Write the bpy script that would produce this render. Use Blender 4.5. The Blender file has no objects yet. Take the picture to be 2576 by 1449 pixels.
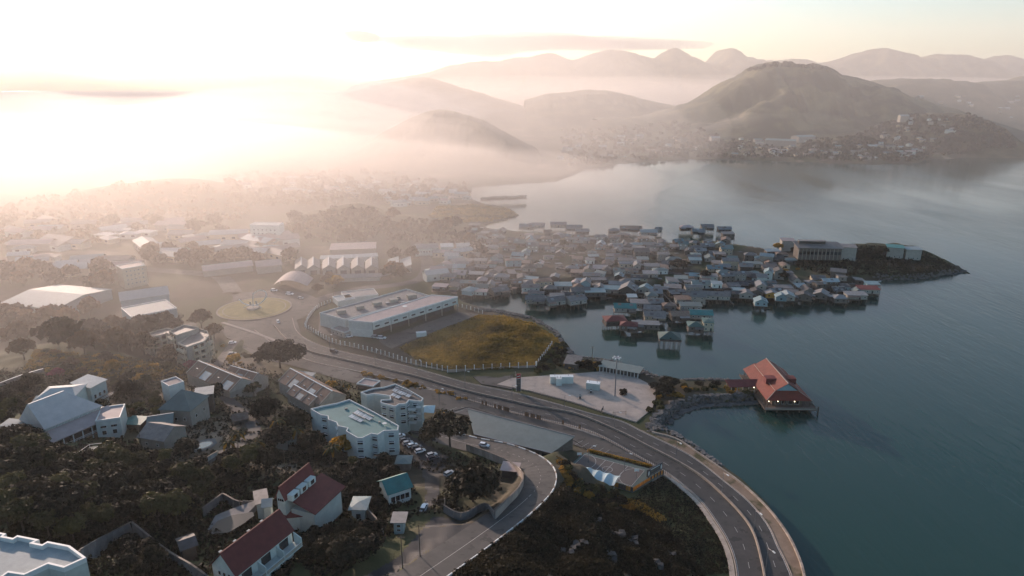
import bpy, math, random
import numpy as np
from mathutils import Vector, Matrix
random.seed(7); np.random.seed(7)
R = math.radians
C = bpy.context.scene.collection
S = bpy.context.scene
# ------------------------------------------------------------------ camera, sky, sun, exposure
CAM_H = 150.0
PITCH = R(16.83)
FPX = 1717.0                       # focal length in pixels of the 2576 px wide survey picture
cam_d = bpy.data.cameras.new('camera'); cam_d.lens = 24.0; cam_d.sensor_width = 36.0
cam_d.clip_start = 1.0; cam_d.clip_end = 60000
cam = bpy.data.objects.new('camera', cam_d); C.objects.link(cam)
cam.location = (0, 0, CAM_H); cam.rotation_euler = (math.pi/2 - PITCH, 0, 0)
S.camera = cam
SUN_AZ = R(-35.0); SUN_EL = R(13.5)          # azimuth from +Y towards +X
w = bpy.data.worlds.new('World'); S.world = w; w.use_nodes = True
nt = w.node_tree; nt.nodes.clear()
sky = nt.nodes.new('ShaderNodeTexSky'); sky.sky_type = 'NISHITA'; sky.sun_disc = False
sky.sun_elevation = SUN_EL; sky.sun_rotation = SUN_AZ
sky.altitude = 0; sky.air_density = 1.0; sky.dust_density = 1.3; sky.ozone_density = 3.0
bg = nt.nodes.new('ShaderNodeBackground'); bg.inputs['Strength'].default_value = 0.15
wo = nt.nodes.new('ShaderNodeOutputWorld')
tn = nt.nodes.new('ShaderNodeVectorMath'); tn.operation = 'MULTIPLY'; tn.inputs[1].default_value = (1.0, .98, .91)
nt.links.new(sky.outputs[0], tn.inputs[0]); nt.links.new(tn.outputs[0], bg.inputs[0]); nt.links.new(bg.outputs[0], wo.inputs[0])
sd = bpy.data.lights.new('sun', 'SUN'); sd.energy = 5.0; sd.angle = R(0.6); sd.color = (1.0, 0.74, 0.60)
sun = bpy.data.objects.new('sun', sd); C.objects.link(sun)
sdir = Vector((math.sin(SUN_AZ)*math.cos(SUN_EL), math.cos(SUN_AZ)*math.cos(SUN_EL), math.sin(SUN_EL)))
sun.rotation_euler = sdir.to_track_quat('Z', 'Y').to_euler()
sun.location = (-400, 500, 300)
S.view_settings.view_transform = 'Standard'; S.view_settings.look = 'None'
S.view_settings.exposure = 0.70; S.view_settings.gamma = 1.0; S.view_settings.use_curve_mapping = False
S.cycles.volume_bounces = 2; S.cycles.max_bounces = 8; S.cycles.diffuse_bounces = 3
S.cycles.glossy_bounces = 3; S.cycles.transparent_max_bounces = 12
S.cycles.sample_clamp_indirect = 4.0
HAZE = 0.00005; HAZE_G = 0.50

# ------------------------------------------------------------------ helpers
def cy(py): return math.cos(PITCH), math.sin(PITCH)
cp, sp = math.cos(PITCH), math.sin(PITCH)
def ray(px, py):
    u = (px-1288)/FPX; v = (724.5-py)/FPX
    return Vector((u, cp + v*sp, -sp + v*cp))
def U(px, py, z=0.0):
    d = ray(px, py); t = (z-CAM_H)/d.z
    return Vector((d.x*t, d.y*t, z))
def UD(px, py, D):
    d = ray(px, py); t = D/d.y
    return Vector((d.x*t, D, CAM_H + d.z*t))
def proj(p):
    p = Vector(p) - Vector((0, 0, CAM_H))
    zc = p.y*cp - p.z*sp; yc = p.y*sp + p.z*cp
    return (1288 + FPX*p.x/zc, 724.5 - FPX*yc/zc)

# --- numpy value noise
_rng = np.random.RandomState(3); _T = _rng.rand(256, 256)
def vnoise(x, y):
    xi = np.floor(x).astype(int); yi = np.floor(y).astype(int); fx = x-xi; fy = y-yi
    fx = fx*fx*(3-2*fx); fy = fy*fy*(3-2*fy)
    a = _T[xi & 255, yi & 255]; b = _T[(xi+1) & 255, yi & 255]; c = _T[xi & 255, (yi+1) & 255]; d = _T[(xi+1) & 255, (yi+1) & 255]
    return (a*(1-fx)+b*fx)*(1-fy)+(c*(1-fx)+d*fx)*fy
def fbm(x, y, o=4):
    s = 0; a = .5
    for i in range(o):
        s = s + a*(vnoise(x*2**i + 17.3*i, y*2**i + 9.1*i)-.5)*2; a *= .5
    return s

# --- materials
def mat(name, col, rough=.8, var=.25, scale=.4, col2=None, bump=0, bscale=3, spec=.3, metal=0, trans=0, emit=0, wave=None, streak=None, rnd=(.8, 1.2)):
    m = bpy.data.materials.new(name); m.use_nodes = True
    n = m.node_tree.nodes; l = m.node_tree.links; b = n['Principled BSDF']
    b.inputs['Roughness'].default_value = rough; b.inputs['Specular IOR Level'].default_value = spec
    b.inputs['Metallic'].default_value = metal
    tc = n.new('ShaderNodeNewGeometry'); tx = n.new('ShaderNodeTexNoise'); tx.inputs['Scale'].default_value = scale
    tx.inputs['Detail'].default_value = 6; tx.inputs['Roughness'].default_value = .65
    mp = n.new('ShaderNodeMapping')
    if streak: mp.inputs['Scale'].default_value = streak
    l.new(tc.outputs['Position'], mp.inputs[0]); l.new(mp.outputs[0], tx.inputs['Vector'])
    cr = n.new('ShaderNodeValToRGB'); cr.color_ramp.elements[0].position = .32; cr.color_ramp.elements[1].position = .68
    c2 = col2 or tuple(min(1, c*(1+var)) for c in col)
    c1 = tuple(c*(1-var) for c in col) if col2 is None else col
    cr.color_ramp.elements[0].color = (*c1, 1); cr.color_ramp.elements[1].color = (*c2, 1)
    l.new(tx.outputs['Fac'], cr.inputs[0])
    oi = n.new('ShaderNodeObjectInfo'); mr = n.new('ShaderNodeMapRange'); mr.inputs[3].default_value = rnd[0]; mr.inputs[4].default_value = rnd[1]
    l.new(oi.outputs['Random'], mr.inputs[0])
    mx = n.new('ShaderNodeVectorMath'); mx.operation = 'SCALE'; l.new(cr.outputs[0], mx.inputs[0]); l.new(mr.outputs[0], mx.inputs['Scale'])
    l.new(mx.outputs[0], b.inputs['Base Color'])
    if bump:
        bp = n.new('ShaderNodeBump'); bp.inputs['Strength'].default_value = bump; bp.inputs['Distance'].default_value = .3
        t2 = n.new('ShaderNodeTexNoise'); t2.inputs['Scale'].default_value = bscale; t2.inputs['Detail'].default_value = 4
        l.new(tc.outputs['Position'], t2.inputs['Vector']); l.new(t2.outputs['Fac'], bp.inputs['Height']); l.new(bp.outputs[0], b.inputs['Normal'])
    if wave:
        tco = n.new('ShaderNodeTexCoord'); wv = n.new('ShaderNodeTexWave'); wv.inputs['Scale'].default_value = wave; wv.bands_direction = 'X'
        bp = n.new('ShaderNodeBump'); bp.inputs['Strength'].default_value = .35; bp.inputs['Distance'].default_value = .08
        l.new(tco.outputs['Object'], wv.inputs['Vector']); l.new(wv.outputs['Fac'], bp.inputs['Height']); l.new(bp.outputs[0], b.inputs['Normal'])
    if trans:
        tr = n.new('ShaderNodeBsdfTranslucent'); ms = n.new('ShaderNodeMixShader'); ms.inputs[0].default_value = trans
        l.new(mx.outputs[0], tr.inputs[0]); o = n['Material Output']
        l.new(b.outputs[0], ms.inputs[1]); l.new(tr.outputs[0], ms.inputs[2]); l.new(ms.outputs[0], o.inputs[0])
    if emit:
        b.inputs['Emission Color'].default_value = (1, .8, .5, 1); b.inputs['Emission Strength'].default_value = emit
    return m
def vary(m, col, scale, pos=(.45, .55), detail=5):
    """add a second patchy colour (real change of ground cover) to a material"""
    n = m.node_tree.nodes; l = m.node_tree.links; b = n['Principled BSDF']
    src = b.inputs['Base Color'].links[0].from_socket
    g = n.new('ShaderNodeNewGeometry'); t = n.new('ShaderNodeTexNoise'); t.inputs['Scale'].default_value = scale; t.inputs['Detail'].default_value = detail
    l.new(g.outputs['Position'], t.inputs['Vector'])
    cr = n.new('ShaderNodeValToRGB'); cr.color_ramp.elements[0].position = pos[0]; cr.color_ramp.elements[1].position = pos[1]
    l.new(t.outputs['Fac'], cr.inputs[0])
    mx = n.new('ShaderNodeMix'); mx.data_type = 'RGBA'; l.new(cr.outputs[0], mx.inputs[0]); l.new(src, mx.inputs[6]); mx.inputs[7].default_value = (*col, 1)
    l.new(mx.outputs[2], b.inputs['Base Color'])
    return m
M = {}
M['ground'] = vary(vary(mat('earth_and_scrub', (.028, .025, .014), .95, col2=(.07, .055, .036), scale=.05, bump=.6, bscale=1.2), (.05, .055, .02), .02), (.22, .17, .12), .011, (.58, .66))
M['hill'] = vary(mat('hill_scrub', (.035, .036, .016), .95, col2=(.12, .10, .045), scale=.02, bump=1.5, bscale=.05), (.02, .025, .010), .012)
M['asphalt'] = vary(mat('asphalt', (.05, .048, .047), .75, col2=(.085, .08, .075), scale=.25, bump=.1, bscale=8, streak=(1, 1, 1)), (.04, .04, .04), .06, (.5, .7))
M['asphalt_old'] = vary(mat('worn_asphalt', (.085, .078, .07), .85, col2=(.13, .115, .10), scale=.15, bump=.15), (.065, .06, .056), .05, (.45, .65))
M['concrete'] = vary(mat('pale_concrete', (.27, .225, .19), .85, col2=(.38, .31, .26), scale=.12, bump=.1), (.25, .22, .20), .3, (.55, .75))
M['kerb'] = mat('kerb_concrete', (.24, .20, .165), .85, col2=(.38, .31, .25), scale=.5)
M['paint'] = mat('road_paint', (.5, .48, .45), .7, .25, 2)
M['dirt'] = vary(mat('dry_dirt', (.20, .14, .10), .95, col2=(.30, .22, .16), scale=.2, bump=.4), (.07, .065, .03), .12, (.5, .6))
vary(M['asphalt'], (.032, .031, .031), .3, (.60, .63)); vary(M['asphalt_old'], (.05, .046, .042), .25, (.60, .63))
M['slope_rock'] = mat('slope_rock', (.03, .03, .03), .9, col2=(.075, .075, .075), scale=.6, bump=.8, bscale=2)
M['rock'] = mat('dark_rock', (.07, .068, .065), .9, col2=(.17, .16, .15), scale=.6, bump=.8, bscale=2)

# --- mesh builder
class MB:
    def __init__(s): s.v = []; s.f = []
    def add(s, vs, fs):
        o = len(s.v); s.v += [tuple(v) for v in vs]; s.f += [tuple(i+o for i in f) for f in fs]; return s
    def box(s, x, y, z, sx, sy, sz, rz=0, base=True):
        z0 = z if base else z-sz/2; c, n = math.cos(rz), math.sin(rz); vs = []
        for dz in (0, sz):
            for dx, dy in ((-sx/2, -sy/2), (sx/2, -sy/2), (sx/2, sy/2), (-sx/2, sy/2)):
                vs.append((x+dx*c-dy*n, y+dx*n+dy*c, z0+dz))
        return s.add(vs, [(3, 2, 1, 0), (4, 5, 6, 7), (0, 1, 5, 4), (1, 2, 6, 5), (2, 3, 7, 6), (3, 0, 4, 7)])
    def prism(s, poly, z0, z1):
        n = len(poly); a = sum(poly[i][0]*poly[(i+1) % n][1]-poly[(i+1) % n][0]*poly[i][1] for i in range(n))
        if a < 0: poly = poly[::-1]
        zs0 = z0 if isinstance(z0, (list, tuple)) else [z0]*n; zs1 = z1 if isinstance(z1, (list, tuple)) else [z1]*n
        if a < 0: zs0 = zs0[::-1]; zs1 = zs1[::-1]
        vs = [(p[0], p[1], q) for p, q in zip(poly, zs0)]+[(p[0], p[1], q) for p, q in zip(poly, zs1)]
        return s.add(vs, [tuple(range(n))[::-1], tuple(range(n, 2*n))]+[(i, (i+1) % n, n+(i+1) % n, n+i) for i in range(n)])
    def beam(s, a, b, w, h=None):
        a = Vector(a); b = Vector(b); d = (b-a).normalized(); h = h or w
        up = Vector((0, 0, 1)) if abs(d.z) < .95 else Vector((1, 0, 0))
        x = d.cross(up).normalized()*w/2; y = x.cross(d).normalized()*h/2
        vs = [a-x-y, a+x-y, a+x+y, a-x+y, b-x-y, b+x-y, b+x+y, b-x+y]
        return s.add(vs, [(0, 1, 2, 3), (7, 6, 5, 4), (4, 5, 1, 0), (5, 6, 2, 1), (6, 7, 3, 2), (7, 4, 0, 3)])
    def cyl(s, x, y, z0, z1, r0, r1=None, n=8, cap=True):
        r1 = r0 if r1 is None else r1
        vs = [(x+r*math.cos(2*math.pi*i/n), y+r*math.sin(2*math.pi*i/n), z) for z, r in ((z0, r0), (z1, r1)) for i in range(n)]
        fs = [(i, (i+1) % n, n+(i+1) % n, n+i) for i in range(n)]
        if cap: fs += [tuple(range(n))[::-1], tuple(range(n, 2*n))]
        return s.add(vs, fs)
    def tube(s, a, b, r0, r1, n=6):
        a = Vector(a); b = Vector(b); d = (b-a).normalized(); up = Vector((0, 0, 1)) if abs(d.z) < .9 else Vector((1, 0, 0))
        x = d.cross(up).normalized(); y = d.cross(x)
        vs = [p+(x*math.cos(2*math.pi*i/n)+y*math.sin(2*math.pi*i/n))*r for p, r in ((a, r0), (b, r1)) for i in range(n)]
        return s.add(vs, [(i, (i+1) % n, n+(i+1) % n, n+i) for i in range(n)]+[tuple(range(n)), tuple(range(n, 2*n))[::-1]])
    def quad(s, *p): return s.add(p, [tuple(range(len(p)))])
    def gable(s, L, W, z, h, t=.15, ov=.5):
        """closed pitched roof slab, ridge along x"""
        a = L/2+ov; b = W/2+ov; k = h/(W/2); e = z-ov*k
        for sg in (-1, 1):
            s.add([(-a, sg*b, e), (a, sg*b, e), (a, 0, z+h), (-a, 0, z+h), (-a, sg*b, e+t), (a, sg*b, e+t), (a, 0, z+h+t), (-a, 0, z+h+t)],
                  [(0, 1, 2, 3), (7, 6, 5, 4), (4, 5, 1, 0), (5, 6, 2, 1), (7, 4, 0, 3)] if sg < 0 else [(3, 2, 1, 0), (4, 5, 6, 7), (0, 1, 5, 4), (1, 2, 6, 5), (3, 0, 4, 7)])
        return s
    def hip(s, L, W, z, h, t=.15, ov=.5, ridge=None):
        a = L/2+ov; b = W/2+ov; r = (max(L-W, 0)/2 if ridge is None else ridge/2); r = max(r, .05)
        vs = [(-a, -b, z), (a, -b, z), (a, b, z), (-a, b, z), (-a, -b, z+t), (a, -b, z+t), (a, b, z+t), (-a, b, z+t), (-r, 0, z+h), (r, 0, z+h)]
        return s.add(vs, [(3, 2, 1, 0), (0, 1, 5, 4), (1, 2, 6, 5), (2, 3, 7, 6), (3, 0, 4, 7), (4, 5, 9, 8), (6, 7, 8, 9), (5, 6, 9), (7, 4, 8)])
    def mesh(s, name, m, smooth=False):
        me = bpy.data.meshes.new(name); me.from_pydata(s.v, [], s.f); me.update()
        if m: me.materials.append(M[m] if isinstance(m, str) else m)
        if smooth: me.polygons.foreach_set('use_smooth', [True]*len(me.polygons))
        return me
def link(name, me, parent=None, loc=(0, 0, 0), rz=0):
    o = bpy.data.objects.new(name, me); C.objects.link(o); o.location = loc; o.rotation_euler = (0, 0, rz)
    if parent: o.parent = parent
    return o
def islands(mb):
    par = list(range(len(mb.v)))
    def find(i):
        while par[i] != i: par[i] = par[par[i]]; i = par[i]
        return i
    for f in mb.f:
        for k in f[1:]: par[find(k)] = find(f[0])
    g = {}
    for f in mb.f: g.setdefault(find(f[0]), []).append(f)
    return list(g.values())
SPLIT = {'rail', 'railing', 'frame', 'bar'}
def part(name, mb, m, parent, loc=(0, 0, 0), rz=0, smooth=False):
    if name in SPLIT:
        gs = islands(mb)
        if len(gs) > 1:
            for g in gs[1:]:
                ids = sorted({i for f in g for i in f}); mp = {k: j for j, k in enumerate(ids)}; q = MB(); q.v = [mb.v[i] for i in ids]; q.f = [tuple(mp[i] for i in f) for f in g]; link(name, q.mesh(name, m, smooth), parent, loc, rz)
            ids = sorted({i for f in gs[0] for i in f}); mp = {k: j for j, k in enumerate(ids)}; q = MB(); q.v = [mb.v[i] for i in ids]; q.f = [tuple(mp[i] for i in f) for f in gs[0]]; mb = q
    return link(name, mb.mesh(name, m, smooth), parent, loc, rz)
def tag(o, label, cat, group=None, kind=None):
    if label: o['label'] = label
    if cat: o['category'] = cat
    if group: o['group'] = group
    if kind: o['kind'] = kind
    return o
def thing(name, label, cat, loc=(0, 0, 0), rz=0, group=None):
    o = bpy.data.objects.new(name, None); C.objects.link(o); o.location = loc; o.rotation_euler = (0, 0, rz); o.empty_display_size = .5
    return tag(o, label, cat, group)
def struct(o): o['kind'] = 'structure'; return o
def copytree(o, loc=None, rz=None, scale=None, label=None, group=None):
    c = o.copy(); C.objects.link(c)
    for ch in o.children:
        d = ch.copy(); C.objects.link(d); d.parent = c
        for g in ch.children:
            e = g.copy(); C.objects.link(e); e.parent = d
    if loc is not None: c.location = loc
    if rz is not None: c.rotation_euler = (0, 0, rz)
    if scale is not None: c.scale = (scale,)*3 if not isinstance(scale, (tuple, list)) else scale
    if label: c['label'] = label
    if group: c['group'] = group
    return c
_bx = {}
def bxm(name, sx, sy, sz, m):
    k = (name, round(sx, 2), round(sy, 2), round(sz, 2), m)
    if k not in _bx: _bx[k] = MB().box(0, 0, 0, sx, sy, sz).mesh(name, m)
    return _bx[k]
def spline(pts, step=4.0):
    """Catmull-Rom through 3-D points, resampled"""
    P = [Vector(p) for p in pts]; P = [P[0]*2-P[1]]+P+[P[-1]*2-P[-2]]; out = []
    for i in range(1, len(P)-2):
        n = max(2, int((P[i+1]-P[i]).length/step))
        for k in range(n):
            t = k/n; a, b, c, d = P[i-1:i+3]
            out.append(.5*((2*b)+(c-a)*t+(2*a-5*b+4*c-d)*t*t+(3*b-a-3*c+d)*t**3))
    out.append(P[-2]); return out
def resample(pts, n):
    L = [0]
    for a, b in zip(pts, pts[1:]): L.append(L[-1]+(b-a).length)
    out = []; j = 0
    for i in range(n):
        s = L[-1]*i/(n-1)
        while j < len(L)-2 and L[j+1] < s: j += 1
        t = (s-L[j])/max(1e-6, L[j+1]-L[j]); out.append(pts[j].lerp(pts[j+1], min(1, t)))
    return out
def pxl(pts, z=3.0): return [U(p[0], p[1], p[2] if len(p) > 2 else z) for p in pts]
def strip(a, b, dz=0, solid=0):
    mb = MB(); n = len(a); vs = [(p.x, p.y, p.z+dz) for p in a]+[(p.x, p.y, p.z+dz) for p in b]
    fs = [(i, i+1, n+i+1, n+i) for i in range(n-1)]
    mb.add(vs, fs)
    if solid:
        vs2 = [(p.x, p.y, p.z+dz-solid) for p in a]+[(p.x, p.y, p.z+dz-solid) for p in b]
        o = len(mb.v); mb.v += vs2
        for i in range(n-1): mb.f += [(i, i+1, o+i+1, o+i), (n+i, n+i+1, o+n+i+1, o+n+i)]
        mb.f += [(0, n, o+n, o), (n-1, 2*n-1, o+2*n-1, o+n-1)]
    return mb
def offs(line, d):
    out = []
    for i, p in enumerate(line):
        t = (line[min(i+1, len(line)-1)]-line[max(i-1, 0)]); t.z = 0; t.normalize()
        out.append(p+Vector((-t.y, t.x, 0))*d)
    return out
def path_strip(line, w, dz=0, solid=0): return strip(offs(line, w/2), offs(line, -w/2), dz, solid)

# ------------------------------------------------------------------ roads (survey lines, picture points put on the ground)
outer = spline(pxl([(735, 800), (748, 835), (790, 862), (860, 884), (944, 902), (1029, 922), (1119, 947), (1181, 964), (1288, 986), (1413, 1019), (1493, 1042), (1563, 1059), (1620, 1087), (1735, 1144), (1825, 1212), (1885, 1262), (1932, 1320), (1957, 1374), (1982, 1424), (2000, 1480), (2010, 1600), (2000, 1800)]), 3)
med = spline(pxl([(690, 820), (725, 858), (786, 887), (869, 906), (1044, 947), (1119, 969), (1194, 989), (1288, 1010), (1345, 1023), (1448, 1042), (1558, 1087), (1630, 1124), (1698, 1159), (1763, 1199), (1813, 1242), (1863, 1294), (1895, 1342), (1915, 1412), (1925, 1475), (1930, 1600), (1920, 1800)]), 3)
inner = spline(pxl([(640, 830), (700, 873), (780, 908), (869, 928), (1019, 960), (1119, 989), (1194, 1010), (1288, 1036), (1373, 1057), (1430, 1069), (1503, 1092), (1600, 1145), (1673, 1187), (1713, 1217), (1763, 1262), (1803, 1317), (1830, 1362), (1848, 1412), (1855, 1475), (1855, 1600), (1845, 1800)]), 3)
NR = 220
outer, med, inner = resample(outer, NR), resample(med, NR), resample(inner, NR)
road2c = spline([U(1030, 1085, 6), U(1110, 1098, 6.5), U(1180, 1117, 8), U(1262, 1133, 10), U(1330, 1160, 13), U(1358, 1188, 15.5), U(1352, 1225, 18), U(1310, 1268, 20.5), U(1250, 1315, 23), U(1180, 1365, 26), U(1100, 1420, 29), U(1020, 1475, 32), U(900, 1560, 36)], 3)
serv = spline(pxl([(600, 850), (680, 893), (760, 912), (857, 940), (960, 968), (1060, 1000), (1160, 1026), (1260, 1046), (1340, 1066), (1430, 1094), (1520, 1128), (1600, 1165)]), 4)
uproad = spline([U(395, 1240, 27), U(520, 1160, 22), U(600, 1120, 18), U(640, 1080, 15), U(600, 1030, 13), U(560, 990, 11.5), U(540, 940, 9), U(560, 900, 6), U(600, 850, 3)], 4)
farroad = spline(pxl([(735, 790), (800, 755), (900, 728), (1000, 716), (1060, 700), (1075, 660), (1050, 620), (1030, 590)]), 5)
westroad = spline(pxl([(560, 800), (460, 815), (300, 830), (100, 850), (-200, 900)]), 6)
nwroad = spline(pxl([(600, 755), (560, 700), (520, 690), (400, 680), (200, 665), (-200, 640)]), 6)
mid_ = [(o+i)/2 for o, i in zip(outer, inner)]

# ------------------------------------------------------------------ height field
coast_px = [(2020, 1800), (2045, 1600), (2026, 1449), (2014, 1412), (1982, 1344), (1932, 1277), (1870, 1218), (1813, 1177), (1750, 1132), (1700, 1100), (1655, 1080),
 (1668, 1060), (1705, 1030), (1760, 1015), (1830, 1012), (1895, 1008), (1905, 990), (1830, 964), (1760, 962), (1700, 965), (1655, 955), (1600, 935), (1520, 912), (1450, 905), (1430, 885), (1405, 850), (1350, 812), (1270, 792), (1200, 778), (1160, 765), (1150, 745),
 (1230, 728), (1330, 705), (1450, 712), (1580, 725), (1700, 715), (1780, 735), (1900, 722), (1990, 735), (2080, 728), (2130, 715), (2190, 705), (2300, 700), (2360, 692), (2425, 682),
 (2380, 672), (2300, 655), (2200, 640), (2080, 640), (1960, 640), (1860, 625), (1780, 612), (1700, 618), (1640, 620), (1560, 600), (1480, 598), (1380, 592), (1250, 582), (1200, 570), (1230, 560), (1305, 542), (1280, 524), (1215, 514), (1180, 500), (1185, 470), (1290, 462), (1400, 455), (1440, 440), (1480, 424), (1550, 412), (1650, 404), (1750, 400), (1900, 402), (2050, 408), (2200, 413), (2310, 409), (2325, 400), (2450, 396), (2540, 382), (2562, 370), (2552, 345), (2525, 327), (2580, 327), (3000, 330), (3600, 320)]
coast = [U(*p) for p in coast_px]
poly = np.array([(p.x, p.y) for p in coast]+[(11000, 6000), (11000, 11800), (-11800, 11800), (-11800, -700), (60, -700)])
ctrl_px = [(0,1449,46),(-300,1449,50),(-600,1300,50),(-600,1000,30),(-300,1100,32),(200,1449,42),(450,1449,36),(700,1449,31),(900,1449,30),(1100,1449,31),(1300,1449,33),(1000,1560,34),(500,1600,45),(0,1700,55),(1300,1600,38),(1500,1600,32),(1700,1600,12),
 (1400,1245,19.5),(1330,1300,23),(1260,1350,26),(1180,1400,29),(1450,1350,19),(1600,1400,13),(1500,1449,22),(1700,1449,8),(1420,1290,18),(1540,1310,10),(1640,1380,8),
 (1450,1180,12),(1500,1215,8),(1420,1150,9),(1570,1255,4),(1640,1300,4),(1700,1370,4),(1780,1449,4),(1700,1300,3),(1790,1400,3.2),(1650,1220,3),(1350,1130,4),(1500,1150,3),(1250,1105,4),
 (1200,1160,9),(1290,1180,12),(1180,1210,13),(1250,1240,17),(1120,1200,15),(1100,1290,22),(1150,1270,19),(1050,1250,19),
 (1020,1120,12),(1090,1150,12),(1110,1180,13),(1140,1085,7),(1060,1090,10),(950,1145,12),(900,1130,12),(800,1100,11),(850,1060,9),(990,1060,8),(900,1010,6),(1000,1000,3),
 (600,960,8),(500,940,9),(700,980,8),(780,1010,8),(840,1010,5),(700,1040,11),(760,1080,12),(590,1030,13),(640,1100,16),(510,1120,20),(430,1050,19),(480,1000,15),(200,1060,23),(60,1080,25),(400,1110,21),(0,950,20),(250,905,14),(100,890,14),(330,930,15),(380,870,6),(450,900,6),(250,830,3),(0,850,6),(100,820,3),
 (150,1150,28),(300,1170,27),(300,1250,32),(100,1300,40),(330,1330,34),(450,1200,26),(420,1300,31),(600,1200,23),(700,1250,22),(560,1290,26),(640,1400,29),(850,1200,18),(760,1290,23),(850,1350,26),(950,1400,28),(950,1270,20),(1000,1320,23),(0,1200,34),(-200,1250,42),
 (540,900,5),(620,880,3),(560,850,3),(700,930,3.5),(860,960,3),(1100,1020,3),(1300,1080,3),(1400,1110,3),(480,830,3),(640,775,3),(900,800,3),(1100,850,3),(1300,850,4),(1380,900,3),(1250,900,3.5),(1150,820,3),(1500,980,3),(1600,1010,3),(1700,1000,3),(1850,985,3),(1350,970,3),
 (300,760,3),(0,700,3),(-400,760,4),(600,700,3),(900,700,3),(1000,640,3),(1300,640,3),(1500,660,3),(1700,670,3.5),(1850,660,4),(1950,665,5),(700,620,3),(300,620,3),(-400,600,4),(900,560,3),(1200,530,2.5),(600,500,3),(0,500,3),(1000,440,3),(1500,380,3),(2000,380,4),(500,400,3),(-500,400,3),(2300,360,6),(2800,300,4),(1500,300,3),(500,300,3),(2500,260,3)]
CT = np.array([tuple(U(*p)) for p in ctrl_px]); CW = np.maximum(8, .06*CT[:, 1])
def seg_dist(X, Y, pts, closed=False):
    """distance, and z of the nearest point, to a polyline"""
    best = np.full(X.shape, 1e9); zz = np.zeros(X.shape); n = len(pts)
    for i in range(n if closed else n-1):
        a = pts[i]; b = pts[(i+1) % n]; dx, dy = b[0]-a[0], b[1]-a[1]; l2 = dx*dx+dy*dy+1e-9
        t = np.clip(((X-a[0])*dx+(Y-a[1])*dy)/l2, 0, 1); d = np.hypot(X-a[0]-t*dx, Y-a[1]-t*dy)
        k = d < best; best = np.where(k, d, best)
        if len(a) > 2: zz = np.where(k, a[2]+t*(b[2]-a[2]), zz)
    return best, zz
def inside(X, Y, P):
    r = np.zeros(X.shape, bool); n = len(P); j = n-1
    for i in range(n):
        xi, yi = P[i][:2]; xj, yj = P[j][:2]
        r ^= ((yi > Y) != (yj > Y)) & (X < (xj-xi)*(Y-yi)/((yj-yi) if yj != yi else 1e-9)+xi); j = i
    return r
def sm(t): t = np.clip(t, 0, 1); return t*t*(3-2*t)
flats = [([tuple(p) for p in road2c[::3]], 6.5, 3.5), ([tuple(p) for p in mid_[::4]], 15, 6), ([tuple(p) for p in serv[::3]], 6, 5), ([tuple(p) for p in uproad[::2]], 3.5, 3), ([tuple(p) for p in farroad[::2]], 6, 5)]
patches = [([tuple(U(*p, 3.5))[:2] for p in [(1430,1165),(1472,1132),(1560,1150),(1680,1188),(1595,1240),(1518,1220)]], 3.2, 5),
 ([tuple(U(*p, 25.5))[:2] for p in [(1000,1400),(1060,1335),(1150,1322),(1215,1330),(1150,1390),(1060,1449),(960,1449)]], 25.3, 7),
 ([tuple(U(*p, 12.3))[:2] for p in [(990,1092),(1030,1092),(1125,1150),(1105,1175),(1010,1130)]], 12.2, 5)]
field_c = U(1290, 850, 3)
def H(X, Y, fine=True):
    X = np.asarray(X, float); Y = np.asarray(Y, float); num = np.zeros(X.shape); den = np.zeros(X.shape)
    for (cx, c_y, cz), cw in zip(CT, CW):
        wgt = 1/((((X-cx)**2+(Y-c_y)**2)/cw**2)+.05)**2.0; num += wgt*cz; den += wgt
    h = num/den
    rough = sm((h-5)/8)
    h = h + fbm(X/22, Y/22)*0.9*rough + fbm(X/5, Y/5, 3)*.5*rough + fbm(X/40, Y/40, 3)*.35
    for pp_, z_, bl in patches:
        d, _ = seg_dist(X, Y, pp_, True); d = np.where(inside(X, Y, pp_), 0, d); k = 1-sm(d/bl); h = h*(1-k)+z_*k
    for pts, wd, bl in flats:
        d, z = seg_dist(X, Y, pts); k = 1-sm((d-wd)/bl); h = h*(1-k)+(z-.25)*k
    k = np.exp(-((X-field_c[0])**2+(Y-field_c[1])**2)/900.); h = h+k*(1.6+fbm(X/9, Y/9, 3)*2.2)
    d, _ = seg_dist(X, Y, poly, True); ins = inside(X, Y, poly)
    sd_ = np.where(ins, d, -d); wd = np.clip(Y*.012, 3.5, 30)
    k = sm((sd_+wd*.6)/wd)
    return -2.5+(h+2.5)*k
def grid_mesh(name, X, Y, Z, m, cut=None):
    r, c = X.shape; co = np.stack([X, Y, Z], -1).reshape(-1, 3)
    idx = np.arange(r*c).reshape(r, c)
    f = np.stack([idx[:-1, :-1], idx[:-1, 1:], idx[1:, 1:], idx[1:, :-1]], -1).reshape(-1, 4)
    if cut is not None:
        zf = Z.reshape(-1)[f].max(1); f = f[zf > cut]
    used = np.unique(f); remap = np.zeros(r*c, int); remap[used] = np.arange(len(used)); co = co[used]; f = remap[f]
    me = bpy.data.meshes.new(name); me.vertices.add(len(co)); me.vertices.foreach_set('co', co.ravel())
    me.loops.add(f.size); me.loops.foreach_set('vertex_index', f.ravel().astype(np.int32))
    me.polygons.add(len(f)); me.polygons.foreach_set('loop_start', np.arange(0, f.size, 4, dtype=np.int32))
    me.polygons.foreach_set('use_smooth', np.ones(len(f), bool))
    me.update(calc_edges=True); me.materials.append(M[m]); return link(name, me)
ys = np.concatenate([np.linspace(2600, 1500, 30)[:-1], np.linspace(1500, 560, 330)[:-1], np.linspace(560, 232, 90)])
xs = np.linspace(-900, 3400, 760)
XX, YY = np.meshgrid(xs, ys); uu = (XX-1288)/FPX; vv = (724.5-YY)/FPX
dz = -sp+vv*cp; tt = -CAM_H/dz; GX = uu*tt; GY = (cp+vv*sp)*tt
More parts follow.
